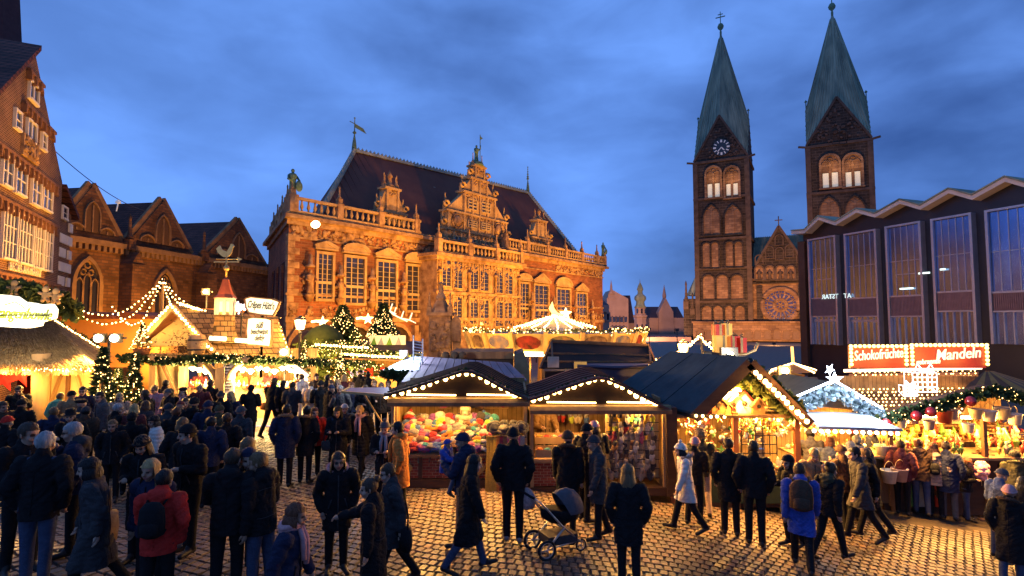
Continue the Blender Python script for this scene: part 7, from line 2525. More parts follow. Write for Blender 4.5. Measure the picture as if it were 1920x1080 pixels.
# carved stone column in front of the town hall
YR = 33.0
b_ = at(826,650,YR); rc_ = thing('stone_monument','tall carved stone column with pointed canopy before the town hall','monument',(b_.x,YR,0))
Zr = lambda py: at(826,py,YR).z
m = MB(); m.box(-.62,.62,-.55,.55,0,Zr(592)); m.box(-.75,.75,-.68,.68,Zr(592),Zr(586)); m.build('shaft',M_SAND,rc_)
m = MB(); m.lathe([(.66,Zr(586)),(.5,Zr(578)),(.27,Zr(562)),(.33,Zr(560)),(.17,Zr(550)),(.1,Zr(534)),(.2,Zr(532)),(.001,Zr(528))],(0,0,0),6,0,False); obelisk(m,-.6,-.5,Zr(586),1.2,.13); obelisk(m,.6,-.5,Zr(586),1.2,.13); m.build('canopy',M_SAND,rc_)
m = MB(); m.box(.75,1.15,-.2,.3,0,Zr(640)); m.prism([(.6,Zr(642)),(1.2,Zr(642)),(1.15,Zr(600)),(.9,Zr(590)),(.65,Zr(600))],-.2,.2); relief(m,-.5,.5,1,Zr(596),-.57,60,.08,.2,0,3); m.build('side_buttress',M_SAND,rc_)
# ================================================================ carousel
YK = 32.0
ck_ = at(1040,640,YK)
ca = thing('carousel','gilded carousel with painted rounding boards and bulb-strung conical top','carousel',(ck_.x,YK,0)); O = Vector(ca.location)
Zk = lambda py: at(1000,py,YK - 2).z
Rk = 4.7
n = 18
zb_,zt_ = Zk(655),Zk(624)
GOLD = mat('gilded carousel frame',(.62,.42,.13),.4,(.5,.32,.09),scale=4)
PANELS = [mat('painted fairground scene %d' % i,c1,.5,c2,scale=3.2) for i,(c1,c2) in enumerate((((.35,.04,.02),(.06,.02,.01)),((.05,.07,.04),(.25,.12,.04)),((.4,.25,.1),(.07,.03,.02)),((.06,.08,.16),(.3,.2,.1))))]
for k in range(n):
 a0,a1 = 2 * PI * k / n,2 * PI * (k + 1) / n
 p0,p1 = Vector((Rk * math.cos(a0),Rk * math.sin(a0),0)),Vector((Rk * math.cos(a1),Rk * math.sin(a1),0))
 out = (p0 + p1).normalized()
 if out.y > .45:
  continue
 q0,q1 = p0 + out * .35,p1 + out * .35
 m = MB(); m.sheet([p0 + Vector((0,0,zb_)),p1 + Vector((0,0,zb_)),q1 + Vector((0,0,zt_)),q0 + Vector((0,0,zt_))],-out * .08); rb = m.build('rounding_board',GOLD,ca)
 c = (p0 + p1 + q0 + q1) / 4 + Vector((0,0,(zb_ + zt_) / 2)) + out * .03
 d = (p1 - p0) * .41
 h = (zt_ - zb_) * .42
 upv = ((q0 - p0) + Vector((0,0,zt_ - zb_))).normalized() * h
 m = MB(); m.add([c + d * math.cos(t) * (1.0) + upv * math.sin(t) for t in [2 * PI * i / 12 + .26 for i in range(12)]],[tuple(range(12))]); m.build('painted_panel',PANELS[k % 4],rb)
 m = MB(); m.bar(p0 + out * .1 + Vector((0,0,zb_ - .1)),q0 + out * .12 + Vector((0,0,zt_ + .08)),.2,.14); m.build('pilaster',GOLD,ca)
m = MB()
garland(m,[((Rk + .42) * math.cos(PI + PI * k / 16),(Rk + .42) * math.sin(PI + PI * k / 16),zt_ + .1 + .1 * (k % 2)) for k in range(17)],.13,60,0,1,1.2,.05,3)
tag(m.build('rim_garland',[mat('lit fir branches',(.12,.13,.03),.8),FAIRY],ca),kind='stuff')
m = MB()
for k in range(40):
 a = 2 * PI * k / 40
 m.tube([(Rk * .98 * math.cos(a),Rk * .98 * math.sin(a),zb_ - .12),(Rk * .98 * math.cos(a + 2 * PI / 40),Rk * .98 * math.sin(a + 2 * PI / 40),zb_ - .12)],.12,5,0,False)
m.build('light_ring',TUBEGLOW,ca)
m = MB(); m.lathe([(Rk + .3,zt_ - .05),(2.1,zt_ + .12),(1.1,Zk(607)),(.12,Zk(595))],(0,0,0),18,0,False); m.build('canopy',mat('carousel canopy cloth',(.5,.36,.12),.8,(.1,.1,.2),scale=.8),ca)
tipk = Vector((at(1040,594,YK).x - O.x,0,Zk(596)))
for k in range(11):
 a = PI + PI * k / 10
 e = Vector((2.3 * math.cos(a),2.3 * math.sin(a),zt_ + .25))
 bulb_string('bulb string of the carousel fan, %s from its left side' % ('first','second','third','fourth','fifth','sixth','seventh','eighth','ninth','tenth','last')[k],[O + p for p in catenary(tipk + Vector((0,-.15,.25)),e + Vector((0,-.1,.1)),.02,6)],15,me=BULB_ME,group='bulb fan on the carousel')
b_ = O + tipk + Vector((.1,-.3,.2)); cm = thing('comet_light','golden crescent comet light on top of the carousel','light figure',b_)
cm_pts = [(-.25,.75),(-.45,.35),(-.25,.0),(.25,-.12),(.55,.0),(.4,.05),(.05,.1),(-.15,.35)]
m = MB(); m.prism(cm_pts[::-1],-.06,.06); m.build('crescent',mat('lit gold light',(.9,.7,.3),.4,emit=(1,.62,.14),estr=2.5,sampled=False),cm); link_mesh('star',star_mesh(TUBEGLOW,.36),cm,(.5,-.05,.05))
m = MB(); m.lathe([(1.0,0),(1.0,.3),(.9,zb_)],(0,0,0),12,0,False); m.build('core',M_WOOD,ca)
for a in (-2.2,-1.57,-.9,-.4):
 lamp('carousel_light',(2.4 * math.cos(a),2.4 * math.sin(a),zb_ - .5),30,WARM,.2,ca)
 lamp('rim_light',((Rk + 1.6) * math.cos(a),(Rk + 1.6) * math.sin(a),zb_ + .4),34,WARM,.2,ca)
pole_m = MB(); pole_m.tube([(0,0,0),(0,0,zb_)],.05,6); pm = pole_m.mesh('brass_pole',[M_BRASS])
for k in range(10):
 a = PI + PI * (k + .5) / 10
 link_mesh('brass_pole',pm,ca,(3.3 * math.cos(a),3.3 * math.sin(a),0))
# lit arch
b_ = at(1165,650,31); la = thing('light_arch','bright golden light arch over a fairground entrance behind the dark stall','light arch',(b_.x,31,0)); O = Vector(la.location)
m = MB(); m.tube([(at(1122 + 84 * k / 14,637 - 13 * math.sin(PI * (k * .9 + 1.4) / 15.4) + k * .25,31) - O) for k in range(15)],.11,6); m.build('tube',TUBEGLOW,la)
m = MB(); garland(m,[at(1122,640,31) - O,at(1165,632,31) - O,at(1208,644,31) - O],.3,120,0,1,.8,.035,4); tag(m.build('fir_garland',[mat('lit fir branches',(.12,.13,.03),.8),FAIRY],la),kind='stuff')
for px in (1124,1206):
 m = MB(); u = (at(px,640,31) - O).x; m.box(u - .1,u + .1,-.1,.1,0,(at(px,640,31)).z); m.build('post',GOLD,la)
lamp('arch_light',(0,-1,at(1165,640,31).z),120,WARM,.3,la)
# pyramid-roofed stall with glowing edges
YO = 22.0
b_ = at(1487,700,YO); py_ = thing('pyramid_stall','small stall with pyramid roof outlined by light tubes before the cathedral portal','market stall',(b_.x,YO,ground_z(b_.x))); O = Vector(py_.location)
tp = at(1487,681,YO) - O
rim = [at(1440,699,YO - .9) - O,at(1527,699,YO - .9) - O,at(1530,694,YO + .9) - O,at(1446,694,YO + .9) - O]
m = MB(); m.add([*rim,tp],[(0,1,4),(1,2,4),(2,3,4),(3,0,4)]); m.build('roof',mat('orange lit canvas',(.42,.2,.06),.8),py_)
for r_ in rim:
 m = MB(); m.tube([r_,tp],.035,5); m.build('light_tube',TUBEGLOW,py_)
m = MB(); m.tube([tp,at(1485,650,YO) - O],.05,6); m.build('mast_light',mat('orange light tube',(.9,.5,.2),.4,emit=(1,.42,.08),estr=3,sampled=False),py_)
m = MB(); m.box(rim[0].x + .2,rim[1].x - .2,-.6,.8,0,rim[0].z - .1); m.build('booth',M_WOOD,py_)
bulb_string('bulb row on the eaves of the stall below the pyramid roof',[at(1477,706,20),at(1530,711,20)],11,me=BULB_S)
o7 = at(1450,720,20.0); s7 = thing('market_stall','dark low stall roof between the birdhouse gable and the pyramid stall','market stall',(o7.x,20,ground_z(8))); O = Vector(s7.location)
m = MB(); m.sheet([at(1440,722,19.2) - O,at(1540,722,19.2) - O,at(1532,707,20.5) - O,at(1452,707,20.5) - O],(0,0,-.05)); m.build('roof',M_WOODD,s7); m = MB(); m.box(0,1.7,0,.4,0,(at(1450,722,19.8) - O).z); m.build('wall',mat('ochre stall wall',(.42,.22,.08),.8),s7)
# bulb swags round the lantern behind the birdhouse roof
pl2 = at(1313,625,19); pz = thing('bulb_pole','leaning dark pole carrying bulb swags left of the gift boxes','pole',(pl2.x + .4,19,ground_z(6)))
m = MB(); m.tube([(0,0,0),pl2 - Vector(pz.location)],.04,6); m.build('shaft',IRON,pz)
for k,(px,py,Y) in enumerate(((1230,672,18),(1256,664,18.5),(1332,640,18),(1345,650,17))):
 bulb_string(['lowest left swag','upper left swag','short right swag','far right swag'][k] + ' of small bulbs from the leaning dark pole',catenary(pl2,at(px,py,Y),.15),16 if k < 2 else 8,me=BULB_S,group='bulb swags from the leaning pole',jit=.02)
# ================================================================ street lanterns and floodlights
def street_lantern(px,py,Y,label,h_px,power):
 b_ = at(px,py,Y); zg = ground_z(b_.x)
 t = thing('street_lantern',label,'street lantern',(b_.x,Y,zg)); z = b_.z - zg; s = h_px * Y / F
 m = MB(); m.lathe([(.14,0),(.12,.5),(.06,.6),(.05,z - s * .75),(.09,z - s * .7),(.05,z - s * .55)],(0,0,0),8); m.build('post',IRON,t)
 m = MB(); m.lathe([(s * .28,z - s * .45),(s * .42,z + s * .22)],(0,0,0),6,0,False); m.build('lantern_glass',mat('lit lantern glass',(.95,.9,.7),.3,emit=(1,.74,.36),estr=9,sampled=False),t)
 m = MB(); m.lathe([(s * .48,z + s * .23),(s * .34,z + s * .38),(s * .12,z + s * .45),(s * .1,z + s * .55),(.001,z + s * .58)],(0,0,0),6,0,False)
 for k in range(6):
  a = PI * k / 3
  m.bar((s * .285 * math.cos(a),s * .285 * math.sin(a),z - s * .45),(s * .43 * math.cos(a),s * .43 * math.sin(a),z + s * .23),.025)
 m.build('lantern_cap',IRON,t)
 lamp('lantern_light',(0,-s * .6,z - s * .05),power,WARM,.2,t)
 lamp('lantern_light',(0,s * .8,z + .3),power,AMBER,.2,t)
 return t
street_lantern(563,606,24,'lit street lantern standing before the left end of the town hall',26,90)
street_lantern(1281,650,17.5,'lit street lantern rising behind the birdhouse stall roof',24,130)
def floodlight(px,py,Y,label,power,target,spot=70,color=AMBER,r=.16,zfoot=None,post=True,n=1,kind='SPOT'):
 b_ = at(px,py,Y)
 zg = ground_z(b_.x) if zfoot is None else zfoot
 t = thing('floodlight',label,'floodlight',(b_.x,Y,zg)); z = b_.z - zg
 if post:
  m = MB(); m.tube([(0,.1,0),(0,.1,z + .1)],.045,6); m.bar((-.3 * n,.1,z),(.3 * n,.1,z),.06); m.build('post',IRON,t)
 for k in range(n):
  u = (k - (n - 1) / 2) * .55
  m = MB(); m.box(u - .2,u + .2,-.02,.12,z - .16,z + .16); m.build('housing',IRON,t)
  m = MB(); m.ball((u,-.05,z),r,10,8,0,1.1,.5,.9); m.build('lens',LAMPGLOW,t)
 if power:
  l0 = Vector((0,-.45,z))
  lamp('flood_beam',l0,power,color,.2,t,kind,aim(Vector(t.location) + l0,target) if kind == 'SPOT' else None,spot)
 return t
floodlight(201,634,19.5,'glaring twin floodlight on a post between the thatched hut and the crepe hut',1200,(-8,10,0),130,WARM,.15,n=2)
floodlight(533,660,22.0,'bright floodlight at the right end of the crepe hut eaves',60,(-4,12,0),140,WARM,.13,kind='POINT')
floodlight(592,421,41.0,'glaring floodlight mounted on the town hall balustrade',500,(-6,15,0),120,WARM,.3,zfoot=at(592,423,41).z,post=False)
floodlight(1368,664,13.6,'small bright spotlight on the birdhouse roof ridge beside the gift boxes',30,(4,8,0),120,(1,.85,.6),.07,zfoot=at(1368,667,13.6).z,post=False,kind='POINT')
floodlight(1471,695,19.0,'bright spotlight at the left corner of the pyramid stall',90,(5,10,0),120,WARM,.12,kind='POINT')
floodlight(386,547,27.5,'tiny bright wall lamp on the church wall behind the hut ridge',90,(-6,40,8),120,WARM,.1,kind='POINT')
# assumed facade floodlights: unseen lamps added low in front of the buildings
dTH = Vector((.609,.793,0)); nTH = Vector((.793,-.609,0))
for k,(s_,off,p,tz) in enumerate(((3,9,1700,7),(11,9,1700,7),(19,9.5,1800,8),(28,10,2100,9),(37,9,1700,7),(45,9,1700,7),(12,15,2600,15),(25,15,4200,17),(39,15,2600,15))):
 b_ = Vector((-16.9,42,0)) + dTH * s_ + nTH * off
 t = thing('added_floodlight','low floodlight washing the town hall front, hidden among the stalls before it','floodlight',b_,0,'added facade floodlights')  # assumed lamps, added to brighten the front and gables; none is seen
 m = MB(); m.box(-.2,.2,-.1,.1,2.7,3.0); m.build('housing',IRON,t); m = MB(); m.tube([(0,0,0),(0,0,2.7)],.05,6); m.build('post',IRON,t)
 tgt = Vector((-16.9,42,tz)) + dTH * s_
 l0 = Vector((0,0,3.2))
 lamp('flood_beam',l0,p,(1.0,.43,.055),.5,t,'SPOT',aim(b_ + l0,tgt),125 if off < 12 else 55,1.0)
for k,(x,y,p) in enumerate(((-27,46,1300),(-24,58,1300),(-16,27,1500))):
 t = thing('added_floodlight',['assumed low floodlight washing the near end of the church wall','assumed low floodlight washing the far end of the church wall','added low floodlight washing the gabled brick house'][k],'floodlight',(x,y,0),0,'added church floodlights')  # unseen lamps, added to brighten the church wall and the house
 m = MB(); m.box(-.2,.2,-.1,.1,.3,.6); m.build('housing',IRON,t); m = MB(); m.box(-.05,.05,-.05,.05,0,.3); m.build('foot',IRON,t)
 l0 = Vector((0,0,.9)); lamp('flood_beam',l0,p,(1,.43,.06),.5,t,'SPOT',aim(Vector((x,y,.9)),(x - 6,y + (1 if k < 2 else -1),6)),140,1.0)
for k,(px,Y,p,tz) in enumerate(((1340,122,7000,10),(1450,118,8500,9),(1590,108,6000,30))):
 b_ = at(px,606,Y); b_.z = -1.2
 t = thing('added_floodlight','low floodlight washing the cathedral front, hidden behind the stalls','floodlight',b_,0,'added cathedral floodlights')  # assumed from the lit front; these lamps are added and unseen
 m = MB(); m.box(-.3,.3,-.2,.2,.3,.7); m.build('housing',IRON,t); m = MB(); m.box(-.05,.05,-.05,.05,0,.3); m.build('foot',IRON,t)
 l0 = Vector((0,0,1.2)); q_ = at(px,606,148); q_.z = tz
 lamp('flood_beam',l0,p,(1,.47,.15),.6,t,'SPOT',aim(b_ + l0,q_),110,1.0)
for k,(px,Y) in enumerate(((1600,34),(1760,29))):
 b_ = at(px,606,Y); b_.z = -1.2
 t = thing('added_floodlight','added low floodlight washing the zigzag roof edge, unseen behind the nut stall','floodlight',b_,0,'added parliament floodlights')  # unseen lamps added to light the roof folds from below
 m = MB(); m.box(-.3,.3,-.2,.2,.3,.7); m.build('housing',IRON,t); m = MB(); m.box(-.05,.05,-.05,.05,0,.3); m.build('foot',IRON,t)
 l0 = Vector((0,0,1.2)); q_ = at(px + 90,380,Y + 8)
 lamp('flood_beam',l0,170,(1,.46,.14),.5,t,'SPOT',aim(b_ + l0,q_),120,1.0)
# overhead wire with a small hanging lamp between the gabled house and the church
a,b_ = at(104,284,29.5),at(275,396,50)
wr = thing('overhead_wire','thin wire with a small hanging lamp spanning from the gabled house to the church','wire',a)
m = MB(); m.tube([p - a for p in catenary(a,b_,.5,14)],.03,4); m.build('cable',WIRE,wr)
p = catenary(a,b_,.5,14)[8] - a
m = MB(); m.lathe([(.02,0),(.16,-.12),(.2,-.3),(.001,-.34)],p,8); m.tube([p + Vector((0,0,-.3)),p + Vector((-.1,0,-.9))],.05,4); m.build('pendant_lamp',mat('milky lamp glass',(.7,.7,.68),.4,emit=(.8,.85,1),estr=.2,sampled=False),wr)
b_ = at(1178,606,138); b_.z = -1.2
t = thing('added_floodlight','low floodlight lighting the far pale houses, hidden behind the stalls','floodlight',b_)  # unseen lamp, added to warm the distant house fronts
m = MB(); m.box(-.3,.3,-.2,.2,.3,.7); m.build('housing',IRON,t); m = MB(); m.box(-.05,.05,-.05,.05,0,.3); m.build('foot',IRON,t)
q_ = at(1195,590,190); lamp('flood_beam',(0,0,1.2),16000,(1,.5,.24),.6,t,'SPOT',aim(b_ + Vector((0,0,1.2)),q_),110,1.0)
# ================================================================ people
SKIN = [mat('skin %d' % i,c,.55,tuple(q * .88 for q in c),scale=12) for i,c in enumerate(((.40,.235,.155),(.34,.19,.12),(.43,.27,.19)))]
M_EYE = mat('dark eye',(.03,.02,.018),.3)
M_LIP = mat('lips',(.32,.11,.09),.5)
M_SHOE = mat('dark leather shoe',(.02,.017,.015),.5)
CC = {'bk': (.013,.012,.013),'nv': (.02,.024,.05),'gy': (.085,.08,.08),'dg': (.045,.043,.045),'br': (.07,.04,.025),'ol': (.06,.055,.03),'rd': (.5,.03,.02),
      'or': (.55,.19,.04),'wh': (.62,.56,.48),'bg': (.32,.22,.16),'bl': (.04,.07,.30),'tn': (.26,.16,.08),'jn': (.05,.065,.11),'lg': (.25,.25,.26),
      'pk': (.5,.26,.25),'gn': (.08,.3,.2),'wn': (.12,.03,.03),'bb': (.10,.12,.18)}
HC = {'bk': (.012,.01,.009),'br': (.06,.035,.02),'bd': (.42,.27,.11),'gy': (.34,.32,.30),'lb': (.16,.09,.04),'rb': (.13,.045,.02)}
def wool(c):
 return mat('cloth ' + c,CC[c],.9,tuple(q * .75 for q in CC[c]),scale=11,bump=.45,bscale=34,spec=.12)
def hairm(c):
 return mat('hair ' + c,HC[c],.55,tuple(q * .55 for q in HC[c]),scale=30,stretch=(1,1,.12),bump=.8,bscale=60)
def furm(c):
 return mat('fur ' + c,CC[c],.95,tuple(q * .6 for q in CC[c]),scale=40)
ARMS = {'down': ((.14,.02,-1),(.04,-.14,-1)),'back': ((.14,.3,-1),(.03,-.1,-1)),'fwd': ((.12,-.3,-1),(.03,-.5,-1)),'pocket': ((.34,.22,-1),(-.24,-.42,-.9)),
  'front': ((.2,-.1,-1),(-.5,-.85,.22)),'mouth': ((.2,-.45,-.9),(-.42,-.35,.9)),'reach': ((.1,-.85,-.55),(-.05,-1,-.2)),'crossed': ((.22,-.18,-1),(-.95,-.5,.12)),'cradle': ((.25,-.35,-.9),(-.45,-.75,.45))}
#  leg: (swing, bend) left then right ; lean ; head yaw, pitch ; arms left, right
POSES = {'stand': ((-3,2),(3,2),2,0,4,'down','down'),'pocket': ((2,2),(-2,4),2,0,4,'pocket','pocket'),'front': ((-3,3),(4,2),3,0,12,'front','front'),
         'mouth': ((2,2),(-3,3),1,0,4,'pocket','mouth'),'talk': ((4,3),(-4,3),3,25,4,'down','front'),'talkr': ((4,3),(-4,3),3,-30,6,'front','pocket'),
         'walk': ((19,5),(-17,16),4,0,8,'back','fwd'),'walkr': ((-16,17),(18,5),4,0,6,'fwd','back'),'reach': ((6,3),(-5,3),9,0,18,'reach','front'),
         'lean': ((-4,2),(10,4),24,0,22,'reach','front'),'point': ((3,3),(-3,3),3,20,4,'down','reach'),'cradle': ((5,3),(-4,3),0,20,6,'cradle','cradle'),
         'look': ((-3,2),(4,3),0,-55,2,'pocket','down'),'lookl': ((-3,2),(4,3),0,55,2,'down','pocket'),'carried': ((60,85),(55,75),4,30,0,'front','reach'),'shift': ((-9,3),(7,16),1,12,3,'pocket','front'),'crossed': ((3,2),(-6,9),0,-10,2,'crossed','crossed'),'phone': ((-5,2),(6,12),5,0,20,'mouth','pocket'),'hang': ((6,4),(-8,12),4,-16,8,'fwd','down'),'bow': ((-3,2),(4,3),4,0,24,'front','front')}
def skeleton(pose):
 (ls,lb),(rs,rb),lean,hy,hp,al,ar = POSES[pose]
 J = {}
 pel = Vector((0,0,.93))
 for s,sw,bd,k in ((1,ls,lb,'L'),(-1,rs,rb,'R')):
  hip = pel + Vector((s * .095,0,-.02))
  a,b = R(sw),R(sw - bd)
  kn = hip + Vector((s * .01,-math.sin(a),-math.cos(a))) * .43
  an = kn + Vector((s * .005,-math.sin(b),-math.cos(b))) * .41
  ft = R(sw - bd) * .8
  toe = an + Vector((s * .04,-.19 * math.cos(ft),-.05 - .19 * math.sin(-ft)))
  J.update({k + 'hip': hip,k + 'kn': kn,k + 'an': an,k + 'toe': toe})
 low = min(J['Lan'].z - .075,J['Ran'].z - .075,J['Ltoe'].z - .035,J['Rtoe'].z - .035)
 for k in J:
  J[k] = J[k] - Vector((0,0,low))
 pel = pel - Vector((0,0,low))
 l = R(lean)
 up = Vector((0,-math.sin(l),math.cos(l)))
 J['pel'],J['wa'],J['ch'],J['nk'] = pel,pel + up * .17,pel + up * .36,pel + up * .545
 J['up'] = up
 fw = Vector((0,-math.cos(l),-math.sin(l)))
 for s,nm,k in ((1,al,'L'),(-1,ar,'R')):
  sh = pel + up * .475 + Vector((s * .195,0,0))
  u,f = ARMS[nm]
  tr = lambda v: (Vector((s * v[0],0,0)) - fw * v[1] * 1.0 + up * v[2]).normalized() if True else None
  tr = lambda v: (Vector((s * v[0],0,0)) + fw * (-v[1]) + up * v[2]).normalized()
  el = sh + tr(u) * .285
  ha = el + tr(f) * .255
  J.update({k + 'sh': sh,k + 'el': el,k + 'ha': ha,k + 'fd': tr(f)})
 J['hd'] = J['nk'] + up * .115 + fw * .045
 J['HM'] = Matrix.Translation(J['hd']) @ Matrix.Rotation(R(hy),4,'Z') @ Matrix.Rotation(R(hp),4,'X')
 return J
def cone_prim(L,a,b,ra,rb,lab,sy=1.0):
 L.append((Vector(a),Vector(b),ra,rb,lab,sy))
def grow(prims,voxel,nm,mats_,hem=None,post=None,smooth=2):
 """one continuous skin over rounded cones, each face coloured by the cone under it"""
 mb = MB()
 for a,b,ra,rb,lab,sy in prims:
  n,m = 14,8
  d = (b - a)
  L_ = d.length
  z = d.normalized() if L_ > 1e-6 else Vector((0,0,1))
  x = z.orthogonal().normalized()
  y = z.cross(x)
  prof = [(ra * math.sin(PI / 2 * i / 4),-ra * math.cos(PI / 2 * i / 4),0) for i in range(1,5)] + [(rb * math.cos(PI / 2 * i / 4),rb * math.sin(PI / 2 * i / 4),1) for i in range(4)]
  V = [a - z * ra]
  for r,h,e in prof:
   for k in range(n):
    t = 2 * PI * k / n
    V.append((b if e else a) + z * h + x * r * math.cos(t) + y * r * math.sin(t))
  V.append(b + z * rb)
  c = (a + b) / 2
  if sy != 1.0:
   V = [Vector((p.x,c.y + (p.y - c.y) * sy if abs(d.y) < 1e-6 else (a.y + (b.y - a.y) * max(0,min(1,(p - a).dot(z) / max(L_,1e-6)))) + (p.y - (a.y + (b.y - a.y) * max(0,min(1,(p - a).dot(z) / max(L_,1e-6))))) * sy,p.z)) for p in V]
  fs = [(0,1 + (k + 1) % n,1 + k) for k in range(n)]
  for i in range(7):
   fs += [(1 + i * n + k,1 + i * n + (k + 1) % n,1 + (i + 1) * n + (k + 1) % n,1 + (i + 1) * n + k) for k in range(n)]
  e = len(V) - 1
  fs += [(e,1 + 7 * n + k,1 + 7 * n + (k + 1) % n) for k in range(n)]
  mb.add(V,fs)
 me = mb.mesh('seed',[mats_[0]])
 o = bpy.data.objects.new('seed',me)
 md = o.modifiers.new('r','REMESH'); md.mode = 'VOXEL'; md.voxel_size = voxel; md.use_smooth_shade = True
 ms = o.modifiers.new('s','SMOOTH'); ms.factor = .5; ms.iterations = smooth
 out = evaluated(o)
 bpy.data.meshes.remove(me)
 out.name = nm
 if hem is not None:
  bm = bmesh.new(); bm.from_mesh(out)
  bmesh.ops.bisect_plane(bm,geom=bm.verts[:] + bm.edges[:] + bm.faces[:],plane_co=(0,0,hem),plane_no=(0,.0,-1),clear_outer=True)
  bm.to_mesh(out); bm.free()
 if post:
  post(out)
 nf = len(out.polygons)
 cen = np.empty(nf * 3); out.polygons.foreach_get('center',cen); cen = cen.reshape(-1,3)
 best = np.full(nf,1e9); idx = np.zeros(nf,int)
 for a,b,ra,rb,lab,sy in prims:
  A,B = np.array(a),np.array(b)
  d = B - A; L2 = max(1e-9,d @ d)
  t = np.clip((cen - A) @ d / L2,0,1)
  q = cen - (A + t[:,None] * d)
  q[:,1] /= sy
  dist = np.linalg.norm(q,axis=1) - (ra + (rb - ra) * t)
  m = dist < best
  best[m] = dist[m]; idx[m] = lab
 out.materials.clear()
 for m in mats_:
  out.materials.append(m)
 out.polygons.foreach_set('material_index',idx.tolist())
 out.polygons.foreach_set('use_smooth',[True] * nf)
 out.update()
 return out
BODY,COAT = {},{}
def body_mesh(pose):
 """slots: 0 skin, 1 trousers, 2 shoes, 3 eyes, 4 lips, 5 hands"""
 if pose in BODY:
  return BODY[pose]
 J = skeleton(pose)
 p = []
 for k,s in (('L',1),('R',-1)):
  cone_prim(p,J[k + 'hip'],J[k + 'kn'],.10,.068,1)
  cone_prim(p,J[k + 'kn'],J[k + 'an'],.068,.056,1)
  cone_prim(p,J[k + 'an'] + Vector((0,.035,-.03)),J[k + 'toe'],.044,.036,2)
  cone_prim(p,J[k + 'an'] + Vector((0,.035,-.04)),J[k + 'an'] + Vector((0,-.04,.0)),.04,.045,2)
  cone_prim(p,J[k + 'sh'],J[k + 'el'],.05,.04,1)
  cone_prim(p,J[k + 'el'],J[k + 'ha'],.04,.026,5)
  cone_prim(p,J[k + 'ha'],J[k + 'ha'] + J[k + 'fd'] * .07,.03,.034,5,1)
 cone_prim(p,J['pel'],J['ch'],.13,.14,1,.75)
 cone_prim(p,J['Lsh'],J['Rsh'],.06,.06,1)
 H = J['HM']
 h = lambda *v: H @ Vector(v)
 cone_prim(p,J['nk'] - J['up'] * .06,h(0,.015,-.05),.066,.054,0)
 cone_prim(p,h(0,.035,.035),h(0,-.02,.04),.079,.076,0)
 cone_prim(p,h(0,.0,.085),h(0,.03,.08),.05,.055,0)
 cone_prim(p,h(0,-.028,-.01),h(0,-.052,-.085),.062,.03,0)
 cone_prim(p,h(0,-.09,.03),h(0,-.112,-.022),.009,.016,0)
 for s in (1,-1):
  cone_prim(p,h(s * .027,-.083,.017),h(s * .039,-.079,.016),.0115,.0115,3)
  cone_prim(p,h(s * .018,-.088,.046),h(s * .052,-.07,.047),.013,.012,0)
  cone_prim(p,h(s * .04,-.055,-.03),h(s * .035,-.06,-.035),.03,.03,0)
  cone_prim(p,h(s * .082,.012,.02),h(s * .079,.012,-.025),.017,.011,0)
 cone_prim(p,h(-.02,-.086,-.062),h(.02,-.086,-.062),.0105,.0105,4)
 me = grow(p,.0125,'person',[SKIN[0],wool('bk'),M_SHOE,M_EYE,M_LIP,SKIN[0]],smooth=2)
 # fingers: five unequal bent tubes rooted in each palm
 mb = MB()
 for k,s in (('L',1),('R',-1)):
  d = J[k + 'fd']
  x = d.cross(Vector((0,0,1)) if abs(d.z) < .8 else Vector((0,1,0))).normalized()
  n = x.cross(d)
  root = J[k + 'ha'] + d * .065
  for i,ln in enumerate((.066,.076,.072,.056)):
   o = x * (.024 - .016 * i)
   mb.tube([root + o,root + o + d * ln * .55 + n * .004,root + o + d * ln * .85 - n * .018,root + o + d * ln - n * .034],[.0095,.009,.008,.006],6,5)
  mb.tube([J[k + 'ha'] + d * .02 + x * .022,J[k + 'ha'] + d * .05 + x * .05 - n * .01,J[k + 'ha'] + d * .085 + x * .052 - n * .02],[.012,.01,.007],6,5)
 bm = bmesh.new(); bm.from_mesh(me)
 tmp = mb.mesh('fingers',[SKIN[0]] * 6)
 bm.from_mesh(tmp); bm.to_mesh(me); bm.free(); bpy.data.meshes.remove(tmp)
 top = max(v.co.z for v in me.vertices)
 BODY[pose] = (me,J,top)
 return BODY[pose]
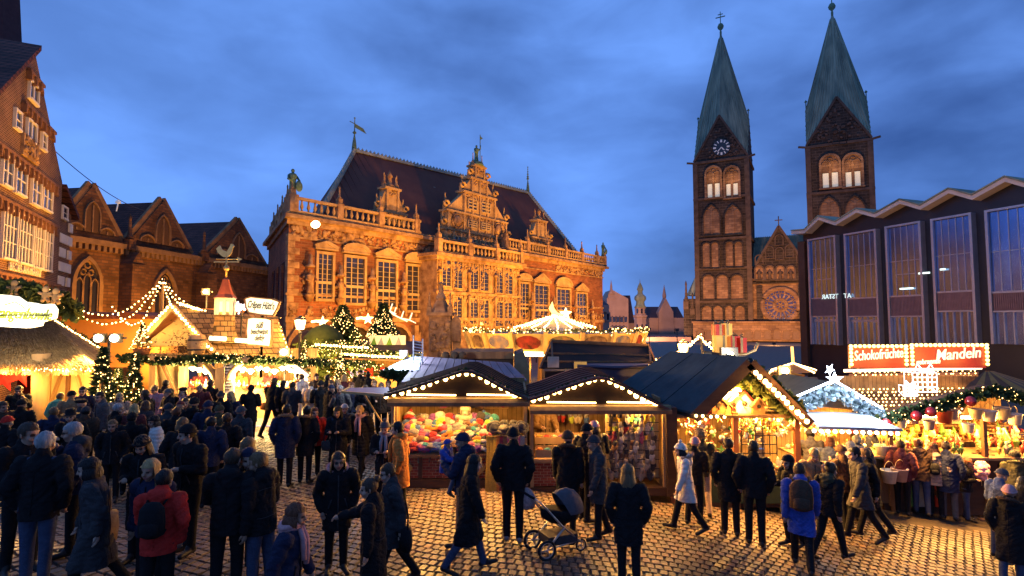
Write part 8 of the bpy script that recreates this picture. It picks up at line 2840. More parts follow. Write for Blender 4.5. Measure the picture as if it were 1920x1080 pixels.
def coat_mesh(pose,kind):
 key = (pose,kind)
 if key in COAT:
  return COAT[key]
 me0,J,top = body_mesh(pose)
 p = []
 puff = kind[:2] in ('pf','pl')
 g_ = .014 if puff else 0
 for k,s in (('L',1),('R',-1)):
  cone_prim(p,J[k + 'sh'] - J['up'] * .015,J[k + 'el'],.09 + g_,.072 + g_,0)
  cone_prim(p,J[k + 'el'],J[k + 'ha'] - J[k + 'fd'] * .01,.07 + g_,.054 + g_,0)
 cone_prim(p,J['Lsh'] * .55 + J['Rsh'] * .45,J['Rsh'] * .55 + J['Lsh'] * .45,.105,.105,0,.9)
 cone_prim(p,J['ch'] + J['up'] * .02,J['wa'],.186 + g_,.18 + g_,0,.74)
 cone_prim(p,J['wa'],J['pel'],.18 + g_,.19 + g_,0,.76)
 hemz = {'jk': .80,'pk': .62,'lc': .44,'pf': .76,'pl': .56}[kind[:2]]
 mid = (J['Lkn'] + J['Rkn']) / 2
 ext = Vector((0,mid.y * .5,hemz - .12))
 cone_prim(p,J['pel'],Vector((0,mid.y * .5 * (J['pel'].z - hemz),hemz - .14)),.19 + g_,.192 + .05 * (.9 - hemz) + g_,0,.78)
 if hemz < .7:
  for k in 'LR':
   cone_prim(p,J[k + 'hip'],J[k + 'hip'].lerp(J[k + 'kn'],1.0),.115,.105,0)
 cone_prim(p,J['nk'] - J['up'] * .05 + Vector((0,.01,0)),J['nk'] + J['up'] * .015 + Vector((0,.012,0)),.10,.082,1,.95)
 if 'h' in kind[2:]:
  cone_prim(p,J['nk'] + Vector((-.06,.085,-.01)),J['nk'] + Vector((.06,.085,-.01)),.07,.07,1)
  cone_prim(p,J['nk'] + Vector((0,.10,-.02)),J['nk'] + Vector((0,.125,-.12)),.075,.055,1)
 def post(me):
  n = len(me.vertices)
  sd = Vector((len(pose) * 3.1,ord(kind[0]),0))
  co,no = np.empty(n * 3),np.empty(n * 3)
  me.vertices.foreach_get('co',co); me.vertices.foreach_get('normal',no)
  co,no = co.reshape(-1,3),no.reshape(-1,3)
  k = np.empty(n)
  for i,(x,y,z) in enumerate(co.tolist()):
   # creases: broad drape plus sharp folds slanting across the cloth
   f1 = mnoise.noise(Vector((x * 6,y * 6,z * 4)) + sd)
   f2 = mnoise.noise(Vector((x * 9 + z * 9,y * 9,z * 17 - abs(x) * 12)) + sd)
   k[i] = f1 * .014 + (1 - abs(f2) * 2.6) * .011 + mnoise.noise(Vector((x * 24,y * 24,z * 14)) + sd) * .005
  if puff:
   k = k * .5 + .012 * (np.abs(np.sin(co[:,2] * PI / .085)) - .6)
  me.vertices.foreach_set('co',(co + no * k[:,None]).ravel())
  me.update()
 COAT[key] = grow(p,.018,'coat',[wool('bk'),wool('bk')],hemz + (J['pel'].z - .93),post,3)
 return COAT[key]
TRIM = {}
def trim_mesh(pose,kind):
 """zip, pocket welts, back yoke seam and cuffs laid on the coat's own surface"""
 key = (pose,kind)
 if key in TRIM:
  return TRIM[key]
 me = coat_mesh(pose,kind)
 bv = BVHTree.FromPolygons([v.co for v in me.vertices],[p.vertices for p in me.polygons])
 J = BODY[pose][1]
 mb = MB()
 def strip(pts,w,sgn):
  out = []
  for x,z in pts:
   h = bv.ray_cast(Vector((x,sgn * 1.5,z)),Vector((0,-sgn,0)))
   if h[0] is None or h[0].y * sgn < -.3:
    break
   out.append(h[0] + h[1] * .006)
  if len(out) > 2:
   mb.tube(out,w,4)
 z0,z1 = min(v.co.z for v in me.vertices) + .02,J['nk'].z - .06
 n = 12
 strip([(.0,z1 + (z0 - z1) * i / n) for i in range(n + 1)],.010,-1)
 for s in (-1,1):
  strip([(s * (.09 + .04 * i / 4),J['pel'].z + .14 - .13 * i / 4) for i in range(5)],.011,-1)
  strip([(s * (.01 + .16 * i / 5),J['ch'].z + .05 - .02 * i / 5) for i in range(6)],.004,1)
 strip([(-.16 + .32 * i / 8,J['wa'].z - .1) for i in range(9)],.004,1)
 strip([(0,J['ch'].z + .04 - i * (J['ch'].z - z0) / n) for i in range(n + 1)],.004,1)
 TRIM[key] = mb.mesh('coat_seams',[wool('bk')]) if mb.v else None
 return TRIM[key]
SKX,SKY,SKZ = .083,.102,.098
def cap_shell(mb,grow_,keep,mi=0,n=22,m=14,amp=.004,c=(0,.012,.045),seed=0):
 V,ok = [],[]
 for i in range(m + 1):
  t = PI * i / m
  for k in range(n):
   a = 2 * PI * k / n
   d = Vector((math.sin(t) * math.cos(a),math.sin(t) * math.sin(a),math.cos(t)))
   r = grow_ + amp * (mnoise.noise(d * 5 + Vector((seed,0,0))) + (.8 * mnoise.noise(Vector((d.x * 16,d.y * 16,d.z * 3))) if mi == 0 else 0))
   V.append(Vector(c) + Vector((d.x * (SKX + r),d.y * (SKY + r),d.z * (SKZ + r))))
 F_ = []
 for i in range(m):
  for k in range(n):
   f = (i * n + k,(i + 1) * n + k,(i + 1) * n + (k + 1) % n,i * n + (k + 1) % n)
   q = sum((V[j] for j in f),Vector()) / 4
   if keep(q):
    F_.append(f)
 mb.add(V,F_,mi,True)
def short_keep(q):
 return q.z > (.072 if q.y < -.045 else (.02 - (q.y + .045) * .9))
HEADS = {}
def head_mesh(kind):
 """hair or hat in head coordinates; slot 0 hair, slot 1 hat"""
 if kind in HEADS:
  return HEADS[kind]
 hair,hat = MB(),MB()
 rd = random.Random(kind)
 base = kind.split('+')
 for b_ in base:
  if b_ == 'short':
   cap_shell(hair,.010,short_keep,0,26,16,.012)
  elif b_ == 'bald':
   cap_shell(hair,.005,lambda q: short_keep(q) and q.z < .09 and q.y > -.04,0)
  elif b_ in ('bob','long','xlong'):
   cap_shell(hair,.016,lambda q: q.z > (.065 if q.y < -.04 else -.05),0,26,16,.012)
   Lh = {'bob': .11,'long': .24,'xlong': .33}[b_]
   for layer in range(2):
    n = 30
    V = []
    for i in range(8):
     f_ = i / 7
     for k in range(n + 1):
      a = R(-28 + 236 * k / n)
      rr = .098 + .022 * math.sin(f_ * 2.2) - .012 * layer + .008 * mnoise.noise(Vector((k * .9,f_ * 2,layer * 7)))
      V.append((rr * math.cos(a),.012 + rr * 1.12 * math.sin(a),.05 - (Lh + .02 * rd.random()) * f_ - .02))
    hair.add(V,[(i * (n + 1) + k,i * (n + 1) + k + 1,(i + 1) * (n + 1) + k + 1,(i + 1) * (n + 1) + k) for i in range(7) for k in range(n)],0,True)
  elif b_ == 'tail':
   cap_shell(hair,.010,short_keep,0)
   hair.tube([(0,.115,.07),(0,.16,.06),(0,.17,-.03),(0,.15,-.14)],[.03,.035,.03,.008],8)
  elif b_ == 'bun':
   cap_shell(hair,.012,short_keep,0); hair.ball((0,.11,.12),.05,9,7)
  elif b_ == 'curly':
   cap_shell(hair,.035,lambda q: q.z > (.06 if q.y < -.06 else -.07),0,36,24,.05)
   for k in range(90):
    a,t = rd.uniform(0,6.28),rd.uniform(.1,2.0)
    q = Vector((math.sin(t) * math.cos(a) * .12,.02 + math.sin(t) * math.sin(a) * .135,.045 + math.cos(t) * .13))
    if q.y > -.08 or q.z > .09:
     hair.ball(q,rd.uniform(.018,.03),5,4)
  elif b_ in ('beanie','pom','slouch'):
   ex = {'beanie': 0,'pom': .004,'slouch': .016}[b_]
   cap_shell(hat,.016 + ex,lambda q: q.z > .045 - (q.y + .0) * .25,1,28,16,.006)
   hat.tube([((SKX + .019) * math.cos(a),.012 + (SKY + .019) * math.sin(a),.052 - .25 * (.012 + (SKY) * math.sin(a))) for a in [2 * PI * k / 24 for k in range(25)]],.0125,6,1,False)
   if b_ == 'pom':
    hat.ball((0,.02,.185),.04,9,7,1)
  elif b_ == 'beret':
   hat.ball((.015,.02,.115),.135,16,8,1,1,1.05,.42)
  elif b_ == 'cap':
   cap_shell(hat,.014,lambda q: q.z > .055,1,26,16,.003)
   hat.add([(x,y,z) for x,y,z in ((-.075,-.075,.062),(.075,-.075,.062),(.06,-.165,.05),(0,-.185,.047),(-.06,-.165,.05))],[(0,1,2,3,4)],1)
  elif b_ == 'capback':
   cap_shell(hat,.014,lambda q: q.z > .06,1,26,16,.003)
  elif b_ == 'fedora':
   hat.lathe([(.165,.062),(.16,.055),(.1,.07),(.095,.16),(.07,.175),(.02,.16),(.001,.16)],(0,.012,0),20,1,True,.95,1.12)
 for b_ in (hat,):
  o = len(hair.v); hair.v += b_.v; hair.f += [tuple(i + o for i in f) for f in b_.f]; hair.mi += b_.mi; hair.sm += b_.sm
 HEADS[kind] = hair.mesh('hair',[hairm('br'),wool('bk')])
 return HEADS[kind]
def fur_ring_mesh():
 mb = MB()
 rd = random.Random(4)
 for k in range(520):
  a = 2 * PI * k / 520 * 1.0
  c = Vector((.135 * math.cos(a),.03 + .125 * math.sin(a),.02 + .05 * math.sin(a) + .02))
  d = Vector((rd.gauss(0,1),rd.gauss(0,1),rd.gauss(0,1))).normalized()
  x = d.orthogonal().normalized() * .011
  e = c + d * rd.uniform(.03,.062)
  mb.add([c - x,c + x,e],[(0,1,2)])
 mb.tube([(.135 * math.cos(a),.03 + .125 * math.sin(a),.04 + .05 * math.sin(a)) for a in [2 * PI * k / 16 for k in range(17)]],.03,6,0,False)
 return mb.mesh('fur_trim',[furm('bg')])
FUR = fur_ring_mesh()
def scarf_mesh():
 mb = MB()
 for j in range(2):
  mb.tube([((.095 + .01 * j) * math.cos(a),.015 + (.09 + .01 * j) * math.sin(a),-.0 + .035 * j + .012 * math.sin(2 * a)) for a in [2 * PI * k / 18 for k in range(19)]],.034,7,0,False)
 mb.tube([(.03,-.11,0),(.05,-.155,-.12),(.055,-.165,-.3),(.05,-.16,-.42)],[.03,.035,.035,.03],7)
 mb.tube([(-.03,-.11,0),(-.05,-.155,-.12),(-.05,-.165,-.34)],[.03,.035,.03],7)
 return mb.mesh('scarf',[KNIT['grey']])
SCARF = scarf_mesh()
gm = MB()
for s in (-1,1):
 gm.tube([(s * .034 + .022 * math.cos(a),-.1,.016 + .018 * math.sin(a)) for a in [2 * PI * k / 10 for k in range(11)]],.004,4,0,False)
 gm.tube([(s * .056,-.098,.02),(s * .082,.01,.022)],.004,4)
gm.tube([(-.012,-.102,.02),(.012,-.102,.02)],.004,4)
GLASSES = gm.mesh('glasses',[M_INK])
PEOPLE = []
def solve_depth(px,py,h):
 lo,hi = 3.0,60.0
 for _ in range(50):
  m = (lo + hi) / 2
  p = at(px,py,m)
  if p.z > ground_z(p.x,p.y) + h:
   lo = m
  else:
   hi = m
 return at(px,py,lo)
rdp = random.Random(99)
def person(px,py,yaw,pose,coat,cc,tc,head,hc,label,h=1.74,hat=None,fur=None,scarf=None,glasses=False,Y=None,hood=None,shoe=None,glove=None,dz=0.0,base=None):
 if pose == 'stand':
  pose = rdp.choice(('stand','shift','hang','pocket','crossed','phone'))
 me,J,top = body_mesh(pose)
 sc = h / 1.75
 ht = (top + (.045 if 'pom' in head else .012)) * sc
 if base is not None:
  p = Vector(base)
 else:
  p = solve_depth(px,py,ht) if Y is None else at(px,py,Y)
 gz = ground_z(p.x,p.y) if base is None else base[2]
 t = thing('person',label,'person',(p.x,p.y,gz),R(yaw) + math.atan2(-p.x,p.y) * .6)
 t.scale = (sc,sc,sc)
 sk = rdp.choice(SKIN)
 link_mesh('body',me,t,mats=[sk,wool(tc),shoe or M_SHOE,M_EYE,M_LIP,wool(glove) if glove else sk])
 if coat:
  link_mesh('coat',coat_mesh(pose,coat),t,mats=[wool(cc),wool(hood or cc)])
  if py > 700 or base is not None:
   tm = trim_mesh(pose,coat)
   if tm:
    link_mesh('coat_seams',tm,t,mats=[wool(cc if yaw > 120 or yaw < -120 else {'bk': 'dg','nv': 'bk','gy': 'bk'}.get(cc,'dg'))])
 hm = link_mesh('hair' if not hat else 'hat',head_mesh(head),t,mats=[hairm(hc),wool(hat or 'bk')])
 hm.matrix_local = J['HM']
 if fur:
  f = link_mesh('fur_trim',FUR,t,mats=[furm(fur)]); f.location = J['nk'] + Vector((0,.03,-.03))
 if scarf:
  s_ = link_mesh('scarf',SCARF,t,mats=[wool(scarf)]); s_.location = J['nk'] + Vector((0,0,-.01))
 if glasses:
  g_ = link_mesh('glasses',GLASSES,t); g_.matrix_local = J['HM']
 t['_s'] = sc
 PEOPLE.append((t,J,sc))
 return t,J,sc
def worn(tp,off):
 """world point for something carried at an offset in the wearer's own frame"""
 t,J,sc = tp
 return Vector(t.location) + Matrix.Rotation(t.rotation_euler.z,3,'Z') @ (Vector(off) * sc)
def shoulder_bag(tp,off,col,label,s=1.0,strap=True,mcol=None):
 t,J,sc = tp
 b_ = worn(tp,off)
 bg = thing('handbag',label,'bag',b_,t.rotation_euler.z)
 m = MB(); m.lathe([(.02,-.0),(.13 * s,.02),(.155 * s,.1 * s),(.13 * s,.22 * s),(.02,.24 * s)],(0,0,0),12,0,True,1,.42); m.build('pouch',wool(col),bg)
 if strap:
  m = MB(); m.tube([(-.1 * s,0,.2 * s),(-.06,-.02,.45),(0,.0,.62),(.06,.02,.45),(.1 * s,0,.2 * s)],.011,4); m.build('strap',wool(col),bg)
 return bg
def backpack(tp,col,label,s=1.0):
 t,J,sc = tp
 b_ = worn(tp,J['ch'] + Vector((0,.24,-.26)))
 bg = thing('backpack',label,'backpack',b_,t.rotation_euler.z)
 bg.scale = (sc * s,) * 3
 m = MB(); m.lathe([(.08,0),(.155,.04),(.165,.2),(.15,.36),(.09,.44),(.001,.46)],(0,0,0),14,0,True,1,.62); m.build('pack',wool(col),bg)
 m = MB(); m.lathe([(.06,.03),(.11,.06),(.11,.18),(.06,.21),(.001,.215)],(0,.08,0),12,0,True,1,.45); m.build('front_pocket',wool(col),bg)
 m = MB()
 for sx in (-1,1):
  m.tube([(sx * .1,-.08,.4),(sx * .12,-.2,.46),(sx * .13,-.34,.36),(sx * .13,-.3,.12),(sx * .12,-.06,.04)],.018,4)
 m.build('strap',wool(col),bg)
 return bg
P_ = person
# ---- left crowd, near rows
a = P_(80,811,168,'stand','jk','bk','jn','short','gy','grey-haired man seen from behind in black jacket and jeans, large at left',1.80)
P_(50,791,35,'talk','jk','bk','bk','short','br','dark-haired man in black talking to the grey-haired man before him',1.80)
a = P_(146,791,-80,'mouth','jkh','nv','bk','short','gy','white-haired person with glasses in navy hooded jacket drinking from a cup',1.72,glasses=True,hood='dg')
P_(135,768,-10,'stand','jk','bk','bk','short+fedora','gy','man in a dark brimmed felt hat, half hidden behind white-haired drinker',1.76,hat='bk')
P_(213,786,0,'pocket','jk','bk','bk','short','lb','woman with short light hair and glasses in black coat facing us',1.64,glasses=True)
P_(274,814,-15,'bow','lc','bk','bk','long+beanie','br','long-haired woman in black coat and dark knitted hat looking down',1.66,hat='bk')
P_(290,859,-25,'stand','jk','nv','bk','xlong','bd','woman with long straight blond hair facing the red-jacketed boy',1.63)
a = P_(302,884,172,'stand','jkh','rd','bk','short','bk','dark-haired person in bright red hooded jacket seen from behind',1.62,hood='rd')
backpack(a,'bk','black backpack worn over the bright red jacket',.9)
a = P_(184,857,-85,'walk','lc','dg','bk','bob','bk','dark-haired woman in grey coat striding left past the crowd',1.64)
shoulder_bag(a,(-.28,.1,.62),'tn','large brown and orange bag swinging behind the striding woman in grey',1.5)
P_(361,794,-40,'talkr','jk','bk','bk','short+beanie','bk','man in black beanie and black jacket with one hand at his chest',1.80,hat='bk')
P_(432,844,176,'stand','jkh','bk','bk','short','br','broad man from behind in black hooded jacket, centre of the near trio',1.80)
P_(466,838,12,'stand','jk','bk','bk','short+capback','br','young man in a backwards cap facing us between two men in black',1.78,hat='nv')
P_(494,848,-120,'talk','jkh','bk','jn','short','lb','man in black jacket turned away, right of the capped young man',1.78)
P_(462,822,170,'pocket','jkh','br','bk','bob','lb','woman with tousled light brown hair behind the near trio of men',1.72,hood='br',fur='br')
P_(541,944,80,'walkr','jk','nv','bk','bob','rb','brown-haired woman in dark blue hurrying right at the bottom edge',1.60,scarf='pk')
# ---- left crowd, middle rows
P_(37,722,10,'stand','jk','bk','bk','short','bk','smiling man with glasses in dark coat beside the round timber post',1.78,glasses=True)
P_(40,749,175,'stand','jk','bk','bk','beanie','bk','person from behind in plain black beanie below the smiling man',1.74,hat='bk')
P_(6,752,20,'talk','jk','br','bk','short','br','man with ruddy lit face at the frame edge under the red stars',1.74)
P_(9,781,150,'stand','jk','bk','bk','beanie','bk','person in a red knitted hat and dark jacket at the frame edge',1.68,hat='rd')
P_(111,737,160,'stand','jkh','gn','bk','short','lb','light-haired person in turquoise green jacket',1.62,hood='gn')
P_(133,733,178,'stand','jk','tn','bk','beanie','bk','person from behind in black beanie and tan jacket',1.76,hat='bk')
P_(157,724,0,'pocket','jk','nv','bk','short','bk','man with glasses before the hut wall facing us, clean-shaven',1.80,glasses=True)
P_(152,750,165,'stand','jk','dg','bk','beret','bk','person from behind in a flat black beret',1.72,hat='bk')
P_(160,763,178,'stand','jk','br','bk','short+cap','bk','person from behind in dark cap below the flat beret',1.70,hat='dg')
P_(195,734,-60,'talk','jk','gy','bk','short','bk','tall man with glasses in grey jacket turned left',1.82,glasses=True)
P_(224,736,20,'front','jk','bg','bk','bob','bd','blond woman in beige jacket near the lit firs',1.66)
P_(276,731,-110,'stand','jk','bk','bk','short','br','dark-haired man turned away in black near the slim fir',1.80)
P_(293,722,-15,'stand','jk','pk','bk','short','lb','person with sunglasses pushed up in pale pink jacket',1.70,glasses=True)
P_(309,713,160,'stand','jk','bk','bk','short','bk','dark-haired man at the yellow hut wall, far back',1.78)
P_(317,729,-50,'stand','jk','bk','bk','beanie','bk','woman in soft grey beanie looking left',1.66,hat='gy')
P_(343,727,5,'stand','jk','bk','bk','bob+beret','br','smiling woman in a black beret facing us',1.68,hat='bk',scarf='pk')
P_(376,719,0,'pocket','jk','wn','bk','bald','gy','balding man with orange-lit face and dark red jacket',1.76)
P_(394,712,165,'stand','jk','bk','bk','short','br','man from behind near the forked hut post, brown hair',1.80)
P_(413,734,178,'pocket','jk','bk','bk','beanie','bk','person from behind in striped grey beanie',1.76,hat='dg')
P_(437,734,-40,'front','pk','nv','jn','long','bd','woman with loose blond hair in long navy coat',1.70)
P_(250,758,170,'stand','jk','wn','bk','bob','bd','person with blond bob in wine red coat seen from behind',1.68)
P_(246,774,178,'stand','jk','bk','bk','short+cap','bk','person from behind in dark peaked cap below the blond bob',1.70,hat='bk')
P_(296,779,-70,'talk','pf','wh','bk','bob+beanie','bk','woman in cream puffer jacket and black beanie in profile',1.64,hat='bk')
P_(330,764,175,'stand','jk','bk','bk','short','rb','auburn-haired person from behind in black',1.70)
P_(336,753,178,'stand','jk','bk','bk','cap','bk','person from behind in a dark red cap',1.72,hat='wn')
P_(313,757,160,'pocket','jk','dg','bk','beanie','bk','person in charcoal beanie and charcoal coat from behind',1.70,hat='dg')
P_(363,747,178,'stand','jkh','bk','bk','slouch','bk','tall person from behind with black hood-like hat',1.80,hat='bk')
P_(389,752,174,'pocket','jk','nv','bk','beanie','bk','broad person from behind in navy with dark knitted cap',1.78,hat='nv')
P_(411,757,178,'stand','jk','ol','bk','pom','bk','person from behind in olive coat and bobble hat',1.70,hat='ol')
P_(352,745,-20,'talk','jk','br','bk','short','br','brown-haired man glimpsed between the dark hats',1.72)
P_(270,752,150,'stand','jk','dg','bk','bob','br','brown-haired woman from behind, wedged in the crowd',1.66)
P_(215,757,120,'talkr','jk','bk','bk','short','gy','grey-haired person turned right behind the short-haired woman',1.70)
P_(100,764,178,'stand','jk','nv','bk','short','lb','light-haired person from behind in navy, beside the felt hat',1.68)
for px,py,yaw,po,cc,hd,hc,hat,lab in (
  (425,775,176,'pocket','bk','short','br',None,'brown-haired person from behind at the right fringe of the left crowd'),(449,762,160,'stand','dg','beanie','bk','gy','person in grey beanie at the right fringe of the left crowd'),
  (395,782,178,'stand','nv','short','bk',None,'dark-haired person in navy behind the man with one hand at his chest'),(340,784,170,'pocket','bk','bob','lb',None,'fair-haired woman in black left of the man with one hand at his chest'),):
 P_(px,py,yaw,po,'jk',cc,'bk',hd,hc,lab,1.74,hat=hat)
# ---- before the crepe hut and the food stall
a = P_(470,722,178,'stand','pk','bk','bk','short+beanie','bk','woman from behind in black coat standing free before the hut counter',1.72,hat='bk')
shoulder_bag(a,(.2,.12,.82),'bk','small black bag on the back of the woman at the hut counter')
a = P_(511,709,150,'walkr','jk','bk','bk','short','br','tall man leaning with long stride before the hut counter',1.86)
shoulder_bag(a,(.24,.05,.8),'or','orange bag carried by the long-striding man')
P_(527,714,165,'reach','jk','bk','bk','short','bk','person in black reaching to the white hut post',1.76)
a = P_(537,759,176,'pocket','pkh','nv','bk','short','bk','man from behind in navy parka with tan fur hood',1.78,fur='tn',scarf='gy')
P_(574,762,172,'pocket','pkh','bk','bk','short','bk','person from behind in black parka with golden fur hood and boots',1.70,fur='tn')
P_(590,763,10,'stand','jk','rd','bk','short','rb','woman in red top smiling over the fur-hooded shoulder',1.64)
a = P_(636,761,-15,'front','lc','bk','jn','long','bk','dark-haired woman in black coat with a bag strap across',1.70)
shoulder_bag(a,(-.24,-.05,.72),'dg','dark bag hanging at the hip of the woman with the strap')
P_(678,759,-20,'walk','pl','bk','bk','short','bd','blond woman in black quilted coat and pale pink scarf',1.70,scarf='pk',fur='tn')
P_(646,757,10,'stand','jk','gy','jn','beanie','bk','child in a white knitted hat behind two women',1.58,hat='wh')
P_(568,701,-120,'pocket','jk','wh','wh','short','br','man in white jacket and white trousers among the far crowd',1.80)
a = P_(583,715,175,'stand','jk','wh','bk','short','lb','woman in white jacket from behind, far crowd',1.66)
backpack(a,'bg','beige backpack on the white-jacketed woman in the far crowd')
P_(601,714,178,'stand','pk','bk','bk','beanie','bk','person from behind in black beanie and long black coat, far crowd',1.80,hat='bk')
for px,py,yaw,po,cc,hd,hc,hat,lab in (
  (622,712,0,'front','bk','short','br',None,'brown-haired man eating, far crowd left of the price screen'),(632,711,20,'stand','dg','bob','bd',None,'blond woman in charcoal, far crowd'),
  (638,722,0,'mouth','gy','short','gy',None,'grey-haired person raising a cup, far crowd'),(660,716,0,'stand','nv','short','rb',None,'auburn-haired person facing us before the red booth'),
  (675,694,178,'stand','bk','beanie','bk','bk','tall person in black before the pale price screen'),(690,697,165,'stand','bk','short','bk',None,'person in black from behind, right of the price screen'),
  (592,700,30,'stand','br','beanie','bk','br','person in brown knitted hat, far crowd'),(612,703,150,'pocket','bk','short','bk',None,'dark-haired person turned away, far crowd'),
  (645,703,178,'stand','wn','bob','bd',None,'blond-haired person in wine red before the red booth'),(702,712,0,'stand','bk','short','lb',None,'light-haired man behind the blue awning'),
  (716,717,-10,'talk','br','bob','br',None,'woman in brown behind the blue awning'),(728,712,10,'front','dg','short','br',None,'man in charcoal close to the lilac roof stall'),
  (684,722,20,'stand','bk','short','br',None,'round-faced man facing us above the awning edge'),(555,700,40,'front','or','short','br',None,'person in amber jacket at the hut post'),
  (617,722,120,'talk','bk','cap','bk','nv','person in navy cap turned right, far crowd'),(548,716,175,'stand','dg','short','bk',None,'person from behind in charcoal at the end of the hut counter')):
 P_(px,py,yaw,po,'jk',cc,'bk',hd,hc,lab,1.74,hat=hat)
for px,yaw,hd,hc,cc,lab in ((448,0,'short','br','or','hut vendor in orange at the left of the lit counter'),(482,10,'bob','bd','tn','blond hut vendor in tan behind the counter'),(505,-10,'short','bk','wn','hut vendor in dark red behind the counter'),(372,0,'bob','br','wn','hut vendor in the small left serving window')):
 p = at(px,730,22.6)
 P_(0,0,yaw,'front','jk',cc,'bk',hd,hc,lab,1.72,base=(p.x,22.7,0))
# ---- middle
a = P_(634,846,12,'pocket','pkh','bk','bk','long','br','woman with glasses and pink fur collar in open black parka',1.66,glasses=True,fur='pk')
P_(703,896,-100,'point','lc','bk','bk','bun','br','woman with pinned dark hair in long black coat stretching out her hand',1.66)
a = P_(739,868,-75,'walk','pk','dg','bk','short','br','short-haired woman with glasses in dark coat walking left',1.68,glasses=True)
shoulder_bag(a,(.26,.12,.62),'bk','black leather handbag on the arm of the woman with glasses',1.3)
P_(724,786,-10,'front','pk','bk','bk','pom','bk','person in grey bobble hat and grey scarf',1.68,hat='gy',scarf='lg')
P_(752,791,-95,'pocket','pk','or','bk','short','bk','man in bright orange coat standing at the hat stall corner',1.78,scarf='or')
a = P_(872,812,-110,'cradle','jkh','nv','tn','beanie','bk','father in navy jacket and tan trousers holding a small child',1.80,hat='nv')
cb = worn(a,a[1]['ch'] + Vector((.02,-.33,-.48)))
P_(0,0,60,'carried','jk','bl','bb','beanie','bk','small child in blue hat and blue jacket carried on an arm',.98,hat='bl',base=(cb.x,cb.y,cb.z - .05))
P_(879,853,95,'walk','lc','bk','jn','long','bk','dark-haired woman in black coat and jeans walking right',1.68)
P_(962,803,178,'pocket','jk','bk','bk','beanie','bk','man from behind in black beanie, black jacket and white-soled shoes',1.84,hat='bk',shoe=mat('grey trainer',(.2,.19,.18),.6))
P_(1064,811,172,'stand','pkh','bk','bk','slouch','bk','person from behind in fur-hooded black coat at the glove stall',1.72,hat='br',fur='br')
P_(1096,795,130,'stand','jk','bk','bk','beanie','bk','tall person in black beanie behind the grey-coated man',1.80,hat='bk')
P_(1122,816,-75,'stand','pk','dg','bk','beanie','bk','man in grey coat and dark cap turned left at the mitten wall',1.76,hat='dg')
P_(1119,793,-160,'reach','jk','bk','bk','bob+slouch','br','woman in pale pink knitted hat at the mitten wall',1.70,hat='pk')
P_(1177,872,176,'stand','pk','bk','bk','long','lb','woman from behind with shoulder-length fair hair and black jacket',1.70)
p = at(1020,850,14.2)
P_(0,0,10,'reach','jk','tn','bk','bald','br','glove vendor in brown jacket behind the counter',1.74,base=(p.x,14.0,ground_z(p.x)))
P_(1284,828,-85,'walkr','pkh','wh','bk','bob+pom','bk','woman in white parka and bobble hat walking left',1.64,hat='wh',fur='bg',hood='wh')
P_(1301,820,150,'stand','jk','bk','bk','beanie','bk','woman in pink knitted hat and black jacket behind the white parka',1.66,hat='pk')
P_(1314,806,178,'walk','jk','ol','bg','curly','bd','curly blond woman in olive jacket and beige trousers from behind',1.74)
P_(1366,822,176,'pocket','pk','bk','bk','short','br','man from behind in long black coat looking at the ornaments',1.78)
P_(1412,827,170,'stand','jk','bk','bk','short','br','man from behind in black leather jacket right of the long-coated man',1.84)
# ---- right
P_(1481,854,-60,'stand','pk','bk','bk','bob+slouch','bk','woman in dark slouch hat beside the blue backpacker',1.62,hat='bk')
P_(1524,838,0,'stand','jk','tn','bk','short','bd','fair-haired woman in tan jacket facing us',1.70)
P_(1521,809,172,'lean','jk','gy','bk','short+beanie','bk','man in grey jacket leaning over the icicle stall counter',1.80,hat='dg')
P_(1552,824,160,'lean','jk','bb','bk','bob','rb','auburn-haired person in pale blue jacket bent at the counter',1.70)
a = P_(1499,870,172,'walk','pkh','bl','bk','short','br','person in bright blue hooded jacket from behind',1.72,hood='bl')
backpack(a,'br','brown backpack worn over the bright blue jacket',1.1)
P_(1552,868,130,'walkr','jkh','bk','bk','bun','br','woman with pinned-up hair and olive hood walking with long stride',1.66,hood='ol')
P_(1593,832,165,'lean','jk','wh','bk','bob','gy','person in cream jacket bent over the counter',1.72)
P_(1607,817,172,'stand','jk','nv','bk','short','gy','grey-haired man in navy at the icicle stall',1.74,scarf='lg')
p = at(1626,810,14.6)
P_(0,0,20,'reach','jkh','nv','bk','short+cap','bk','vendor in dark hooded top inside the icicle stall',1.86,hat='nv',base=(p.x,14.6,ground_z(p.x)))
P_(1611,838,-80,'walkr','pk','dg','bk','short','bk','dark-haired man in charcoal jacket walking left of a companion',1.80)
P_(1630,841,-95,'walk','pk','bk','bk','short','lb','companion in black half hidden behind the charcoal jacket',1.74)
P_(1583,838,-150,'stand','jk','br','bk','slouch','br','person in brown between the counter and the walking man',1.66,hat='br')
P_(1723,824,175,'reach','jkh','br','jn','short','rb','person in brown hooded jacket and jeans at the nut counter',1.74)
a = P_(1750,831,168,'pocket','pfh','bg','bk','bob','rb','woman in beige quilted jacket from behind, red-brown hair',1.68,hood='bg')
backpack(a,'bk','small black rucksack high on the beige quilted jacket',.6)
P_(1774,828,172,'stand','pk','nv','gy','short','br','person in dark coat with grey trousers at the nut counter',1.76)
a = P_(1808,858,60,'front','jk','bk','jn','short','rb','boy in black jacket holding pink candy floss',1.42)
P_(1844,832,178,'stand','jk','bk','bk','curly','bd','curly blond woman in black from behind at the nut counter',1.70)
P_(1900,824,170,'stand','jk','tn','bk','short','rb','person in orange-lit tan jacket at the far nut counter',1.76)
P_(1914,820,178,'stand','jk','bk','bk','cap','bk','person in a mustard cap at the frame edge',1.78,hat='tn')
P_(1903,847,165,'stand','jkh','ol','bk','slouch','bk','person in wide black hat and olive fur collar',1.70,hat='bk',fur='ol')
